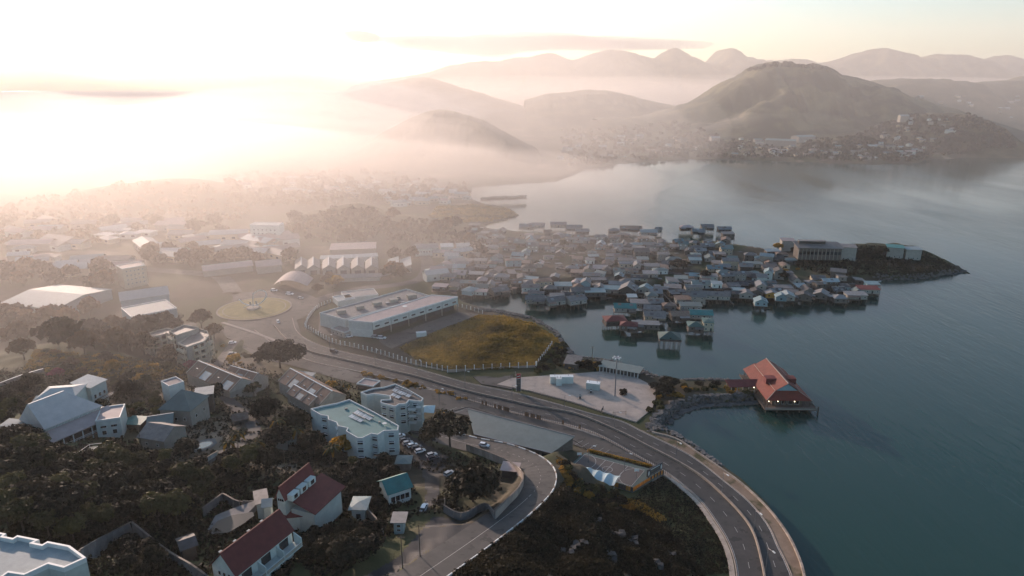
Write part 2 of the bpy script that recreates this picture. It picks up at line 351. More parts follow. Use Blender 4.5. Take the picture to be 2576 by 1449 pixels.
GZ = H(GX, GY)
GROUND = struct(grid_mesh('ground', GX, GY, GZ, 'ground', -2.3))
def h1(x, y): return float(H(np.array([x]), np.array([y]))[0])
def G(px, py, z0=5.0, it=6):
    """picture point -> point on the terrain"""
    z = z0
    for _ in range(it):
        p = U(px, py, z); z = .5*z+.5*h1(p.x, p.y) if _ < it-1 else h1(p.x, p.y)
    return Vector((p.x, p.y, z))
# ridges: silhouettes at their own distance
def ridge(name, pts, wf, wb, m='hill', ncol=160, nrow=60, rough=.12, base=1.0, pw=1.0, jag=1.0):
    W = [UD(*p) for p in pts]; W = resample(spline(W, 20), ncol)
    t = np.linspace(-1, 1, nrow); X = np.array([[p.x]*nrow for p in W]); Y0 = np.array([[p.y]*nrow for p in W]); Z0 = np.array([[max(p.z, 0)]*nrow for p in W])
    Z0 = Z0*(1+.085*fbm(X/(Y0*.025), Y0*0+1.7, 5)*jag)
    T = np.tile(t, (ncol, 1)); Y = Y0+np.where(T < 0, T*wf, T*wb); sc = 8/(wf+wb)
    X = X + T*0
    s = (.5+.5*np.cos(np.pi*T))**pw
    nz = fbm(X*sc*1.3+3, Y*sc*1.3, 5); gul = 1+rough*nz*4*(1-s)*s*2.2 + .22*np.abs(fbm(X*sc*4, Y*sc*1.2+5, 4))*(s*(1-s)*4)
    gul = np.clip(gul, .62, 1.08)
    Z = base*s*0-2+(Z0+2)*s*gul+fbm(X*sc*5, Y*sc*5, 3)*Z0*.02*s
    o = grid_mesh(name, X, Y, Z, m); return struct(o)
# ------------------------------------------------------------------ hills
ridge('mountain_range', [(900,215,4700),(1000,195,4700),(1080,182,4700),(1150,158,4700),(1250,150,4700),(1330,140,4700),(1390,135,4700),(1450,150,4700),(1500,136,4700),(1560,127,4700),(1620,140,4700),(1645,148,4700),(1690,127,4700),(1740,140,4700),(1785,155,4700),(1832,126,4700),(1880,140,4700),(1925,152,4700),(2010,148,4700),(2060,162,4700),(2110,148,4700),(2180,130,4700),(2225,124,4700),(2270,133,4700),(2300,147,4700),(2350,140,4700),(2430,143,4700),(2475,165,4700),(2520,178,4700),(2600,200,4700)], 900, 1200, rough=.25, ncol=300)
ridge('mountain_peak', [(2440,175,5600),(2480,150,5600),(2527,139,5600),(2576,160,5600),(2700,190,5600),(2900,160,5600),(3300,190,5600)], 700, 900)
ridge('ridge', [(1320,250,2700),(1370,237,2700),(1430,230,2700),(1500,229,2700),(1570,236,2700),(1650,258,2700),(1750,275,2700)], 700, 600, rough=.2)
ridge('ridge', [(2080,280,2700),(2140,230,2700),(2220,200,2700),(2290,196,2700),(2360,204,2700),(2430,208,2700),(2500,204,2700),(2600,198,2700),(2800,185,2700),(3200,200,2700)], 620, 800, rough=.3)
ridge('hill', [(1500,300,2100),(1640,292,2100),(1700,272,2100),(1760,247,2100),(1820,215,2100),(1870,182,2100),(1900,166,2100),(1950,158,2100),(2010,160,2100),(2060,170,2100),(2110,185,2100),(2160,200,2100),(2230,232,2100),(2320,262,2100),(2420,300,2100)], 560, 600, rough=.35, ncol=220, pw=.9)
ridge('hill', [(2140,350,1650),(2200,325,1640),(2260,302,1620),(2330,290,1600),(2400,287,1590),(2450,292,1580),(2500,318,1560),(2545,352,1530),(2562,372,1500)], 190, 230, rough=.3)
ridge('hill', [(1960,395,1480),(2020,370,1480),(2090,352,1480),(2150,348,1480),(2220,356,1480),(2280,375,1480),(2320,395,1480)], 130, 200, rough=.3)
ridge('hill', [(860,420,1500),(920,370,1500),(980,325,1500),(1040,292,1500),(1100,278,1500),(1150,280,1500),(1220,305,1500),(1290,345,1480),(1360,390,1450),(1420,425,1400),(1460,440,1350)], 380, 400, rough=.25, ncol=200)
ridge('ridge', [(560,330,3000),(640,300,3000),(700,280,3000),(800,255,3000),(900,232,3000),(980,208,3000),(1050,194,3000),(1110,205,3000),(1200,230,3000),(1300,262,3000),(1400,290,3000)], 900, 700, rough=.2)
ridge('ridge', [(-500,250,2800),(-200,230,2800),(0,240,2800),(100,255,2800),(200,285,2800),(330,310,2800),(500,330,2800)], 700, 700, rough=.2)
ridge('hill', [(-200,540,900),(0,520,900),(120,500,900),(230,475,880),(330,462,880),(430,458,880),(520,468,870),(590,490,860),(640,520,840)], 90, 200, rough=.2)
ridge('hill', [(690,575,720),(740,545,720),(800,535,720),(840,522,720),(875,517,720),(920,524,720),(960,548,720),(1040,560,715),(1120,562,710),(1180,575,690),(1220,592,680)], 55, 120, rough=.2)
ridge('headland', [(1900,660,590),(1960,648,590),(2020,636,590),(2100,624,590),(2180,616,590),(2270,617,590),(2320,628,580),(2360,645,572),(2395,664,560),(2432,686,545)], 40, 40, rough=.2, nrow=40, pw=.6, jag=.6)
from mathutils.bvhtree import BVHTree
def _bvh():
    vs = []; fs = []
    for ob in [o for o in C.objects if o.type == 'MESH' and o.name.split('.')[0] in ('ground', 'hill', 'ridge', 'headland', 'mountain_range')]:
        me = ob.data; n = len(vs); co = np.empty(len(me.vertices)*3); me.vertices.foreach_get('co', co); vs += co.reshape(-1, 3).tolist()
        li = np.empty(len(me.loops), np.int32); me.loops.foreach_get('vertex_index', li); fs += (li.reshape(-1, 4)+n).tolist()
    return BVHTree.FromPolygons(vs, fs)
BV = _bvh()
def rayhit(px, py):
    loc, n, i, d = BV.ray_cast(Vector((0, 0, CAM_H)), ray(px, py).normalized())
    return None if loc is None or loc.z < .3 else (loc, None, n)
def down(x, y):
    loc, n, i, d = BV.ray_cast(Vector((x, y, 600)), Vector((0, 0, -1)))
    return (loc.z if loc else 0), n
def drape(name, poly_, m, step=6, dz=.16):
    xs_ = np.arange(min(p[0] for p in poly_), max(p[0] for p in poly_)+step, step); ys_ = np.arange(min(p[1] for p in poly_), max(p[1] for p in poly_)+step, step*.7)
    mb = MB(); idx = {}
    for i, x in enumerate(xs_):
        for j, y in enumerate(ys_):
            if in_px(poly_, x, y):
                h = rayhit(x, y)
                if h: idx[i, j] = len(mb.v); mb.v.append((h[0].x, h[0].y, h[0].z+dz))
    for (i, j) in idx:
        q = [(i, j), (i, j+1), (i+1, j+1), (i+1, j)]
        if all(k_ in idx for k_ in q): mb.f.append(tuple(idx[k_] for k_ in q))
    return struct(part(name, mb, m, None))
def in_px(poly, px, py): return bool(inside(np.array([float(px)]), np.array([float(py)]), poly)[0])
# ------------------------------------------------------------------ water
def water_material():
    m = bpy.data.materials.new('sea_water'); m.use_nodes = True; n = m.node_tree.nodes; l = m.node_tree.links; b = n['Principled BSDF']
    b.inputs['Base Color'].default_value = (.013, .043, .034, 1); b.inputs['Roughness'].default_value = .12; b.inputs['IOR'].default_value = 1.33
    g = n.new('ShaderNodeNewGeometry')
    def nz(sc, stretch, rot, det):
        mp = n.new('ShaderNodeMapping'); mp.inputs['Rotation'].default_value = (0, 0, rot); mp.inputs['Scale'].default_value = stretch
        t = n.new('ShaderNodeTexNoise'); t.inputs['Scale'].default_value = sc; t.inputs['Detail'].default_value = det; t.inputs['Distortion'].default_value = .6
        l.new(g.outputs['Position'], mp.inputs[0]); l.new(mp.outputs[0], t.inputs['Vector']); return t
    a = nz(.35, (1, .28, 1), R(62), 5); c = nz(.08, (1, .3, 1), R(70), 3); d = nz(.012, (1, .35, 1), R(65), 4)
    ad = n.new('ShaderNodeMath'); ad.operation = 'MULTIPLY_ADD'; l.new(c.outputs['Fac'], ad.inputs[0]); ad.inputs[1].default_value = 1.6; l.new(a.outputs['Fac'], ad.inputs[2])
    bp = n.new('ShaderNodeBump'); bp.inputs['Distance'].default_value = .21; l.new(ad.outputs[0], bp.inputs['Height'])
    mr = n.new('ShaderNodeMapRange'); mr.inputs[1].default_value = .35; mr.inputs[2].default_value = .65; mr.inputs[3].default_value = .35; mr.inputs[4].default_value = 1.0
    l.new(d.outputs['Fac'], mr.inputs[0]); l.new(mr.outputs[0], bp.inputs['Strength']); l.new(bp.outputs[0], b.inputs['Normal'])
    m2 = n.new('ShaderNodeMapRange'); m2.inputs[1].default_value = .3; m2.inputs[2].default_value = .7; m2.inputs[3].default_value = .08; m2.inputs[4].default_value = .22
    l.new(d.outputs['Fac'], m2.inputs[0]); l.new(m2.outputs[0], b.inputs['Roughness'])
    return m
M['water'] = water_material()
wm = MB().quad((-11900, -800, 0), (11900, -800, 0), (11900, 11900, 0), (-11900, 11900, 0))
struct(part('sea', wm, 'water', None))
# ------------------------------------------------------------------ haze
def vol(name, dens, g, col):
    m = bpy.data.materials.new(name); m.use_nodes = True; n = m.node_tree.nodes; n.clear()
    o = n.new('ShaderNodeOutputMaterial'); v = n.new('ShaderNodeVolumePrincipled'); v.inputs['Density'].default_value = dens
    v.inputs['Anisotropy'].default_value = g; v.inputs['Color'].default_value = (*col, 1); m.node_tree.links.new(v.outputs[0], o.inputs['Volume']); return m
M['haze'] = vol('haze_air', HAZE, HAZE_G, (.93, .95, .97))
hz = part('haze', MB().box(0, 5500, -4, 24000, 13000, 396), 'haze', None); hz['kind'] = 'stuff'
# ------------------------------------------------------------------ road surfaces
struct(part('road', strip(outer, inner, .02), 'asphalt', None))
struct(part('service_road', path_strip(serv, 11, .0), 'asphalt_old', None))
struct(part('hill_road', path_strip(road2c, 11, .05), 'asphalt', None))
struct(part('lane', path_strip(uproad, 5, .1), 'asphalt_old', None))
struct(part('back_road', path_strip(farroad, 10, .1), 'asphalt_old', None))
struct(part('west_road', path_strip(westroad, 12, .1), 'asphalt_old', None))
struct(part('north_road', path_strip(nwroad, 12, .1), 'asphalt_old', None))

M['dark_asphalt'] = vary(mat('dark_yard_asphalt', (.022, .023, .026), .85, col2=(.05, .05, .052), scale=.12, bump=.15), (.03, .028, .026), .06, (.5, .65))
drape('yard', [(1085,1300),(1115,1297),(1160,1318),(1215,1318),(1200,1335),(1090,1410),(1010,1470),(860,1470),(930,1440),(1000,1400),(1050,1340)], 'dark_asphalt')
drape('car_park', [(985,1090),(1030,1090),(1130,1148),(1125,1180),(1110,1205),(1105,1260),(1075,1290),(1055,1290),(1070,1240),(1060,1190),(1010,1125)], 'dark_asphalt')
drape('path', [(600,1040),(632,1050),(690,1085),(700,1110),(668,1112),(640,1080)], 'dirt')
# ------------------------------------------------------------------ materials for built things
M['white_wall'] = mat('white_render', (.50, .54, .50), .8, .1, .5)
M['pale_wall'] = mat('pale_render', (.31, .285, .245), .8, .12, .5)
M['grey_wall'] = mat('weathered_grey_wall', (.13, .112, .095), .85, .25, 1.2)
M['cream_wall'] = mat('cream_wall', (.42, .36, .26), .85, .12, 1)
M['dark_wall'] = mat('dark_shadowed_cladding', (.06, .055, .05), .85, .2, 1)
M['yellow_wall'] = mat('yellow_ochre_wall', (.50, .26, .05), .8, .12, 1)
M['blue_wall'] = mat('pale_blue_wall', (.24, .34, .36), .8, .12, 1)
M['teal_flat'] = mat('teal_roof_membrane', (.09, .19, .185), .7, .12, .25, bump=.05)
M['teal_roof'] = mat('teal_metal_roof', (.03, .16, .15), .5, .2, .4, wave=2.2)
M['green_roof'] = mat('dark_green_metal_roof', (.03, .085, .075), .5, .2, .4, wave=2.2)
M['red_roof'] = mat('red_metal_roof', (.18, .034, .019), .6, .18, .35, wave=1.6)
M['maroon_roof'] = mat('maroon_tile_roof', (.13, .030, .028), .75, .2, .5, wave=2.6)
M['brown_roof'] = mat('brown_shingle_roof', (.24, .15, .105), .85, .15, .8, bump=.2)
M['grey_roof'] = mat('weathered_grey_roof', (.165, .15, .14), .6, .25, .5, wave=2.0)
M['dark_roof'] = mat('dark_weathered_roof', (.075, .07, .068), .7, .3, .5, wave=2.0)
M['tin'] = mat('galvanised_sheet_roof', (.20, .195, .19), .65, .18, .5, wave=2.0, spec=.15)
M['tin2'] = mat('pale_sheet_roof', (.30, .34, .34), .6, .12, .5, wave=2.0, spec=.15)
M['rust'] = mat('rusty_sheet_roof', (.17, .10, .07), .75, .3, .7, col2=(.24, .18, .14), wave=2.0)
M['blue_roof'] = mat('pale_blue_sheet_roof', (.19, .26, .27), .6, .12, .5, wave=2.0, spec=.15)
M['grey_green'] = mat('grey_green_sheet_roof', (.15, .18, .165), .6, .12, .3, wave=1.3)
M['pink_roof'] = mat('pinkish_grey_roof', (.34, .27, .25), .75, .12, .25)
M['trim'] = mat('white_trim', (.62, .64, .62), .6, .06, 1)
M['glass'] = mat('dark_window_glass', (.015, .018, .022), .12, .2, 1, spec=.6)
M['dark'] = mat('dark_opening', (.02, .018, .018), .9, .2, 1)
M['wood'] = mat('weathered_timber', (.11, .085, .065), .9, .25, 1.5)
M['timber_panel'] = mat('timber_fence_panel', (.28, .17, .10), .8, .2, 1.5, trans=.25)
M['deck'] = mat('deck_boards', (.15, .11, .085), .85, .2, 1)
M['metal'] = mat('grey_steel', (.25, .25, .26), .45, .1, 2, metal=.6)
M['metal_dark'] = mat('dark_steel', (.05, .05, .055), .5, .1, 2)
M['canvas'] = mat('white_canvas', (.60, .76, .80), .7, .05, .6, trans=.35)
M['glare'] = mat('solar_panel_glare', (.50, .50, .48), .12, .08, 1, spec=1)  # pale base colour stands for white sun glare on the solar panels
M['pool'] = mat('pool_water', (.03, .10, .12), .05, .1, 1, spec=.6)
M['court'] = mat('court_surface', (.13, .11, .10), .8, .1, .2)
M['court_green'] = mat('court_apron', (.07, .10, .09), .8, .12, .2)
M['stonewall'] = mat('retaining_wall_concrete', (.16, .155, .15), .9, .2, .4, bump=.3)
M['tyre'] = mat('tyre_rubber', (.02, .02, .02), .9, .1, 2)
M['red_sign'] = mat('red_sign_face', (.35, .03, .03), .5, .1, 1)
M['panel_backlit'] = mat('sunlit_mesh_screen', (.45, .26, .06), .8, .25, 1.2, trans=.6)  # golden glow of backlit fence panels put into their colour
M['lamp'] = mat('lamp_lens', (.8, .75, .65), .3, .05, 2, emit=3)
for k, c in dict(car_white=(.75, .76, .76), car_silver=(.35, .36, .37), car_dark=(.04, .04, .05), car_red=(.25, .03, .03), car_blue=(.05, .08, .15)).items(): M[k] = mat(k+'_paint', c, .25, .04, 1, spec=.6)
EXC = []
def exc(x, y, r): EXC.append((x, y, r))
def inst(name, me, m, parent, loc=(0, 0, 0), rz=0):
    o = link(name, me, parent, loc, rz); o.material_slots[0].link = 'OBJECT'; o.material_slots[0].material = M[m]; return o
def windows(root, L, W, side, n, z, w=1.2, h=1.2, name='window', fm='trim', pane=True, span=.86, m='glass'):
    D = L if side in 'fb' else W
    for i in range(n):
        t = (-D/2+D*(1-span)/2)+D*span*(i+.5)/n
        if side == 'f': loc, r = (t, -W/2, z), 0
        elif side == 'b': loc, r = (t, W/2, z), 0
        elif side == 'l': loc, r = (-L/2, t, z), math.pi/2
        else: loc, r = (L/2, t, z), math.pi/2
        f = link(name, bxm(name, w, .10, h, fm if pane else m), root, loc, r)
        if pane: link('pane', bxm('pane', w-.22, .16, h-.22, m), f, (0, 0, .11))
def rect(a, b, z, W):
    """front edge a (left) to b (right) at height z; W goes away from the viewer"""
    A = U(*a, z); B = U(*b, z); d = (B-A); L = d.length; d.normalize(); n = Vector((-d.y, d.x, 0))
    c = (A+B)/2+n*W/2; return c.x, c.y, math.atan2(d.y, d.x), L
def gbase(x, y, r=4): return min(down(x-r, y-r)[0], down(x+r, y-r)[0], down(x, y)[0], down(x+r, y+r)[0], down(x-r, y+r)[0])
def building(label, a, b, z, W, base=None, roof='gable', rh=2.5, wall='white_wall', rm='grey_roof', win=(), ov=.6, name='house', cat='house', group=None, ridge=None, t=.18, cap=None, door=None):
    """a,b: picture points of the near eave (left, right) at height z"""
    x, y, rz, L = rect(a, b, z, W); zb = gbase(x, y, W/2) if base is None else base
    r = thing(name, label, cat, (x, y, zb), rz, group); Hh = z-zb; exc(x, y, max(L, W)/2+1)
    if max(L, W) > 1.6*min(L, W):
        for k in (-.3, .3): exc(x+math.cos(rz)*L*k, y+math.sin(rz)*L*k, W/2+2)
    if y < 420: [exc(x+math.cos(rz)*L*k+math.sin(rz)*(W/2+4.5), y+math.sin(rz)*L*k-math.cos(rz)*(W/2+4.5), 3.5) for k in (-.35, 0, .35)]
    w = MB().box(0, 0, -2.5, L, W, Hh+2.5)
    if roof == 'gable':
        w.add([(-L/2, -W/2, Hh), (-L/2, W/2, Hh), (-L/2, 0, Hh+rh)], [(0, 2, 1)]); w.add([(L/2, -W/2, Hh), (L/2, W/2, Hh), (L/2, 0, Hh+rh)], [(0, 1, 2)])
    part('wall', w, wall, r)
    if roof == 'gable': ro = part('roof', MB().gable(L, W, Hh+.02, rh, t, ov), rm, r)
    elif roof == 'hip': ro = part('roof', MB().hip(L, W, Hh+.02, rh, t, ov, ridge), rm, r)
    elif roof == 'shed':
        ro = part('roof', MB().prism([(-L/2-ov, -W/2-ov), (L/2+ov, -W/2-ov), (L/2+ov, W/2+ov), (-L/2-ov, W/2+ov)], [Hh+.02, Hh+.02, Hh+rh, Hh+rh], [Hh+.02+t, Hh+.02+t, Hh+rh+t, Hh+rh+t]), rm, r)
        w2 = MB().add([(-L/2, W/2, Hh), (L/2, W/2, Hh), (L/2, W/2, Hh+rh-.3), (-L/2, W/2, Hh+rh-.3), (-L/2, -W/2, Hh), (L/2, -W/2, Hh)], [(1, 0, 3, 2), (0, 4, 3), (5, 1, 2)]); part('gable_wall', w2, wall, r)
    else:
        ro = part('roof', MB().box(0, 0, Hh+.01, L-.5, W-.5, .12), rm, r)
        p = MB(); p.box(0, -W/2+.12, Hh, L+.1, .3, .6).box(0, W/2-.12, Hh, L+.1, .3, .6).box(-L/2+.12, 0, Hh, .3, W-.54, .6).box(L/2-.12, 0, Hh, .3, W-.54, .6); part('parapet', p, 'trim', r)
    if cap: part('ridge_cap', MB().box(0, 0, Hh+rh+t-.05, (L+2*ov) if roof == 'gable' else max(L-W, .5), .5, .14), cap, ro)
    for wd in win: windows(r, L, W, *wd)
    if door: link('door', bxm('door', 1.1, .1, 2.1, 'wood'), r, (door, -W/2-.02, .05))
    r['L'] = L; r['Wd'] = W; r['Hh'] = Hh
    return r
def box_on(root, name, x, y, z, sx, sy, sz, m, rz=0): return part(name, MB().box(x, y, z, sx, sy, sz, rz), m, root)
def polyblock(label, px, z, base, wall='white_wall', rm='teal_flat', name='building', cat='building', par=.7, lip=.5, group=None):
    P = [U(*p, z) for p in px]; c = sum(P, Vector())/len(P); r = thing(name, label, cat, (c.x, c.y, base), 0, group)
    pts = [(p.x-c.x, p.y-c.y) for p in P]; Hh = z-base
    a = sum(pts[i][0]*pts[(i+1) % len(pts)][1]-pts[(i+1) % len(pts)][0]*pts[i][1] for i in range(len(pts)))
    if a < 0: pts = pts[::-1]
    part('wall', MB().prism(pts, -3, Hh-par), wall, r); n = len(pts)
    ins = []
    for i in range(n):
        p0, p1, p2 = Vector(pts[i-1]), Vector(pts[i]), Vector(pts[(i+1) % n]); d1 = (p1-p0).normalized(); d2 = (p2-p1).normalized()
        n1 = Vector((-d1.y, d1.x)); n2 = Vector((-d2.y, d2.x)); k = n1+n2; k = k/max(.3, k.length_squared)*2; ins.append(tuple(p1+k*lip*.7))
    part('roof', MB().prism(ins, Hh-par+.003, Hh-par+.15), rm, r)
    pm = MB()
    for i in range(n):
        j = (i+1) % n; A, B, Cc, D = pts[i], pts[j], ins[j], ins[i]
        pm.add([(*A, Hh-par), (*B, Hh-par), (*Cc, Hh-par), (*D, Hh-par), (*A, Hh), (*B, Hh), (*Cc, Hh), (*D, Hh)], [(4, 5, 6, 7), (0, 1, 5, 4), (2, 3, 7, 6)])
    part('parapet', pm, 'trim' if wall in ('white_wall',) else wall, r)
    r['_pts'] = [v for p in pts for v in p]; exc(c.x, c.y, max(math.hypot(*p) for p in pts)*.8)
    for p in pts: exc(c.x+p[0]*.7, c.y+p[1]*.7, 5)
    return r, pts, Hh, c
def wall_windows(r, A, B, zs, n, w=1.3, h=1.3, frame='trim', off=.05, awn=False, name='window', m='glass'):
    """windows along the local wall edge A->B"""
    A = Vector(A); B = Vector(B); d = B-A; L = d.length; rz = math.atan2(d.y, d.x)
    for z in zs:
        for i in range(n):
            p = A+d*((i+.5)/n); f = link(name, bxm(name, w, .12, h, frame), r, (p.x, p.y, z), rz)
            link('pane', bxm('pane', w-.22, .18, h-.22, m), f, (0, 0, .11))
# ------------------------------------------------------------------ road furniture
kp = {'n': 0}
def kerbline(line, w, h, name, m, label=None, cat=None, dz=.0):
    o = part(name, path_strip(line, w, dz+h, h+.6), m, None)
    if label: tag(o, label, cat)
    else: struct(o)
    return o
oi_ = [p.lerp(q, .035) for p, q in zip(outer, med)]
kerbline(offs(outer, 0), .35, .16, 'kerb', 'kerb'); kerbline(inner, .35, .16, 'kerb', 'kerb')
kerbline(med, .55, .85, 'median_barrier', 'kerb', 'low concrete barrier running between the two carriageways of the coast road', 'barrier')
struct(part('sidewalk', strip(offs(inner, -.5)[80:], offs(inner, -2.2)[80:], .12, .5), 'kerb', None))
sw = spline(pxl([(1640, 1088), (1700, 1104), (1750, 1136), (1813, 1179), (1870, 1221), (1932, 1280), (1982, 1347), (2013, 1413), (2026, 1470), (2045, 1600), (2022, 1800)], 3.2), 3)
struct(part('verge', strip(resample(sw, 100), resample([p for p in outer if p.y < sw[0].y+4], 100), -.05), 'dirt', None))
seawall = thing('sea_wall', 'pale concrete sea wall edging the coast road above the open water', 'wall', tuple(sw[0]))
nseg = 60; sw2 = resample(sw, nseg+1)
for i in range(nseg):
    a, b = sw2[i]-sw2[0], sw2[i+1]-sw2[0]; d = (b-a).normalized()
    part('wall_panel', MB().beam(a+Vector((0, 0, -1.2)), b-d*.12+Vector((0, 0, -1.2)), .7, 3.4+.15*random.random()), 'kerb', seawall)
# lane lines
def dashes(line, w, on, off, z, name='lane_marking'):
    pts = resample(line, int(sum((b-a).length for a, b in zip(line, line[1:]))/1.0)); mb = MB(); i = 0
    while i+on < len(pts):
        seg = pts[i:i+on+1]; s = path_strip(seg, w, z); mb.add(s.v, s.f); i += on+off
    return struct(part(name, mb, 'paint', None))
for fr in (.28, .5): dashes([o.lerp(m_, fr) for o, m_ in zip(outer, med)], .14, 3, 6, .03) if fr == .5 else dashes([o.lerp(m_, .06) for o, m_ in zip(outer, med)], .14, 8, 0, .03)
dashes([o.lerp(m_, .5) for o, m_ in zip(inner, med)], .14, 3, 6, .03); dashes([o.lerp(m_, .06) for o, m_ in zip(inner, med)], .14, 8, 0, .03)
dashes(road2c, .13, 40, 0, .06, 'centre_line')
# white guard kerb on the hill road's outer edge
gr = offs(road2c, 5.6) if (offs(road2c, 5.6)[40].x > road2c[40].x) else offs(road2c, -5.6)
go = thing('guard_kerb', 'low pale kerb wall along the outer edge of the hairpin hill road', 'kerb', tuple(gr[0]))
g2 = resample(gr, 91)
for i in range(90): part('kerb_block', MB().beam(g2[i]-g2[0], g2[i+1]-g2[0]-(g2[i+1]-g2[i])*.08, .35, .9), 'trim' if i % 3 else 'kerb', go)
# street lamps
def lamp_proto(hh=9.0, arm=2.2):
    r = thing('street_lamp', 'x', 'street lamp'); part('pole', MB().tube((0, 0, 0), (0, 0, hh), .12, .07, 6), 'metal', r)
    part('arm', MB().tube((0, 0, hh), (arm, 0, hh+.5), .06, .05, 5), 'metal', r); part('lamp_head', MB().box(arm+.3, 0, hh+.42, 1.1, .45, .2), 'trim', r); return r
LP = lamp_proto(); first = True
lamps = [(830,878,'by the fence corner of the white depot'),(944,918,'on the median left of the depot forecourt'),(1050,945,'on the median below the fenced field'),(1170,975,'on the median beside the tall green trees'),(1288,1012,'on the median level with the dark totem sign'),(1420,1038,'on the median below the white tanks'),(1545,1082,'on the median near the service yard gate'),(1700,1160,'on the median above the ball court'),(1815,1242,'on the median where the coast road starts to bend down'),(1895,1342,'on the median near the hill shadow'),(1925,1440,'on the median at the bottom of the picture'),(1105,1020,'beside the parking area behind the apartments'),(1480,1170,'at the left of the ball court'),(1570,1190,'on the long side of the ball court')]
for px, py, lb in lamps:
    p = G(px, py, 3); o = LP if first else copytree(LP); first = False
    o.location = (p.x, p.y, p.z-.1); o.rotation_euler = (0, 0, math.atan2(-1, 1.3)+(0 if px < 1600 else -.6)); o['label'] = 'grey street lamp '+lb; o['group'] = 'street lamps along the coast road'
# timber panels and posts of the fence between coast road and service road
fl = resample([p for p in offs(inner, -1.2)], 500); fl = [p for p in fl if 1120 < proj(p)[0] < 1690]
fence = thing('roadside_fence', 'tall fence of thin posts with some warm timber panels beside the coast road', 'fence', tuple(fl[0]))
fl = resample(fl, 121); pan = {21, 23, 28, 30, 31, 33, 34, 35, 44, 45, 47, 48, 50, 51, 62, 70}
for i in range(121):
    a = fl[i]-fl[0]; part('post', MB().box(a.x, a.y, -.3, .12, .12, 2.9), 'metal_dark', fence)
    if i < 120:
        b = fl[i+1]-fl[0]; part('rail', MB().beam(a+Vector((0, 0, 2.4)), b+Vector((0, 0, 2.4)), .06).beam(a+Vector((0, 0, .3)), b+Vector((0, 0, .3)), .06), 'metal_dark', fence)
        if i in pan: part('panel', MB().beam(a+(b-a)*.05+Vector((0, 0, 1.35)), b-(b-a)*.05+Vector((0, 0, 1.35)), .06, 2.0), 'timber_panel', fence)
# pillared boundary wall of the field and depot
def pillar_fence(px, label, hp, hw, step, wallm='kerb', w=.4, name='pillared_wall', inset=0):
    L = resample(spline(pxl(px), 2), max(3, int(sum((U(*b[:2], 3)-U(*a[:2], 3)).length for a, b in zip(px, px[1:]))/step)))
    r = thing(name, label, 'wall', tuple(L[0])); hb = 3.0
    for i, p in enumerate(L):
        a = p-L[0]; part('pillar', MB().box(a.x, a.y, -.8, w, w, hp+.8).box(a.x, a.y, hp, w+.16, w+.16, .12), 'trim', r)
        if i < len(L)-1:
            b = L[i+1]-L[0]; part('wall_panel', MB().beam(a+Vector((0, 0, hw/2-.4)), b+Vector((0, 0, hw/2-.4)), .2, hw+.8), wallm, r)
            part('rail', MB().beam(a+Vector((0, 0, hp-.3)), b+Vector((0, 0, hp-.3)), .05).beam(a+Vector((0, 0, (hp+hw)/2)), b+Vector((0, 0, (hp+hw)/2)), .05), 'metal_dark', r)
    return r
pillar_fence([(771,826),(834,861),(894,875),(961,892),(1031,914),(1090,926),(1126,934)], 'pillared wall with white posts between the coast road and the grassy field', 2.6, .5, 3.2)
pillar_fence([(1126,936),(1200,933),(1288,928),(1348,925)], 'grey block wall with white pillars along the bottom edge of the golden field', 3.4, 1.5, 4.2)
pillar_fence([(1350,923),(1370,897),(1388,872)], 'short pillared wall climbing the right edge of the golden field to the rocks', 3.2, 1.2, 3.0)
pillar_fence([(768,822),(778,800),(800,775),(832,762),(862,752)], 'pillared wall left of the white depot facing the roundabout', 2.4, .6, 2.6)
pillar_fence([(1152,772),(1180,779),(1214,790)], 'short fence with pale posts between the white depot and the inlet', 2.6, .3, 3.2)
# ------------------------------------------------------------------ roundabout
rc = U(641, 777, 3.0); rr = 23.2
def ring(c, r0, r1, z, n=64): 
    a = [Vector((c.x+r0*math.cos(2*math.pi*i/n), c.y+r0*math.sin(2*math.pi*i/n), z)) for i in range(n+1)]
    b = [Vector((c.x+r1*math.cos(2*math.pi*i/n), c.y+r1*math.sin(2*math.pi*i/n), z)) for i in range(n+1)]; return strip(b, a)
struct(part('roundabout_road', ring(rc, 0.01, 42, 3.12), 'asphalt_old', None))
rt = part('roundabout_island', ring(rc, .01, rr, 3.45), 'dirt', None); M['lawn'] = mat('dry_lawn', (.16, .13, .05), .95, col2=(.28, .22, .09), scale=.15, bump=.3); rt.data.materials[0] = M['lawn']; struct(rt)
struct(part('kerb', ring(rc, rr-.05, rr+.9, 3.5).add(ring(rc, rr+.9, rr+.95, 3.5).v, []), 'kerb', None)); struct(part('path', ring(rc, rr-3.4, rr-2.9, 3.46), 'kerb', None))
struct(part('forecourt', MB().prism([tuple(U(*p, 3.0))[:2] for p in [(540,800),(570,850),(640,880),(745,885),(790,900),(760,850),(745,800),(760,770),(700,735),(560,735)]], 2.6, 3.1), 'asphalt_old', None))
tr_ = spline(pxl([(560,812),(640,838),(700,860)]), 3); struct(part('traffic_island', path_strip(tr_, 2.2, .28, .3), 'concrete', None))
mo = thing('sculpture', 'white curved sculpture like a boat with outriggers on the roundabout lawn', 'sculpture', (rc.x-1, rc.y, 3.4))
part('plinth', MB().cyl(0, 0, 0, .8, 4.5, 4.0, 12), 'kerb', mo)
def arc(pts, r): 
    m = MB(); q = spline([Vector(p) for p in pts], .8)
    for a, b in zip(q, q[1:]): m.tube(a, b, r, r, 6)
    return m
part('arch', arc([(-9, 0, 6.5), (-6, 0, 3.4), (-1, 0, 2.2), (4, 0, 3.0), (8, 0, 6), (10, 0, 9)], .42), 'trim', mo)
part('arch', arc([(10, 0, 9), (9, 0, 12), (5, 0, 12.6), (1, 0, 10)], .3), 'trim', mo)
part('mast', MB().tube((0, 0, .8), (1, 0, 11), .35, .2), 'trim', mo)
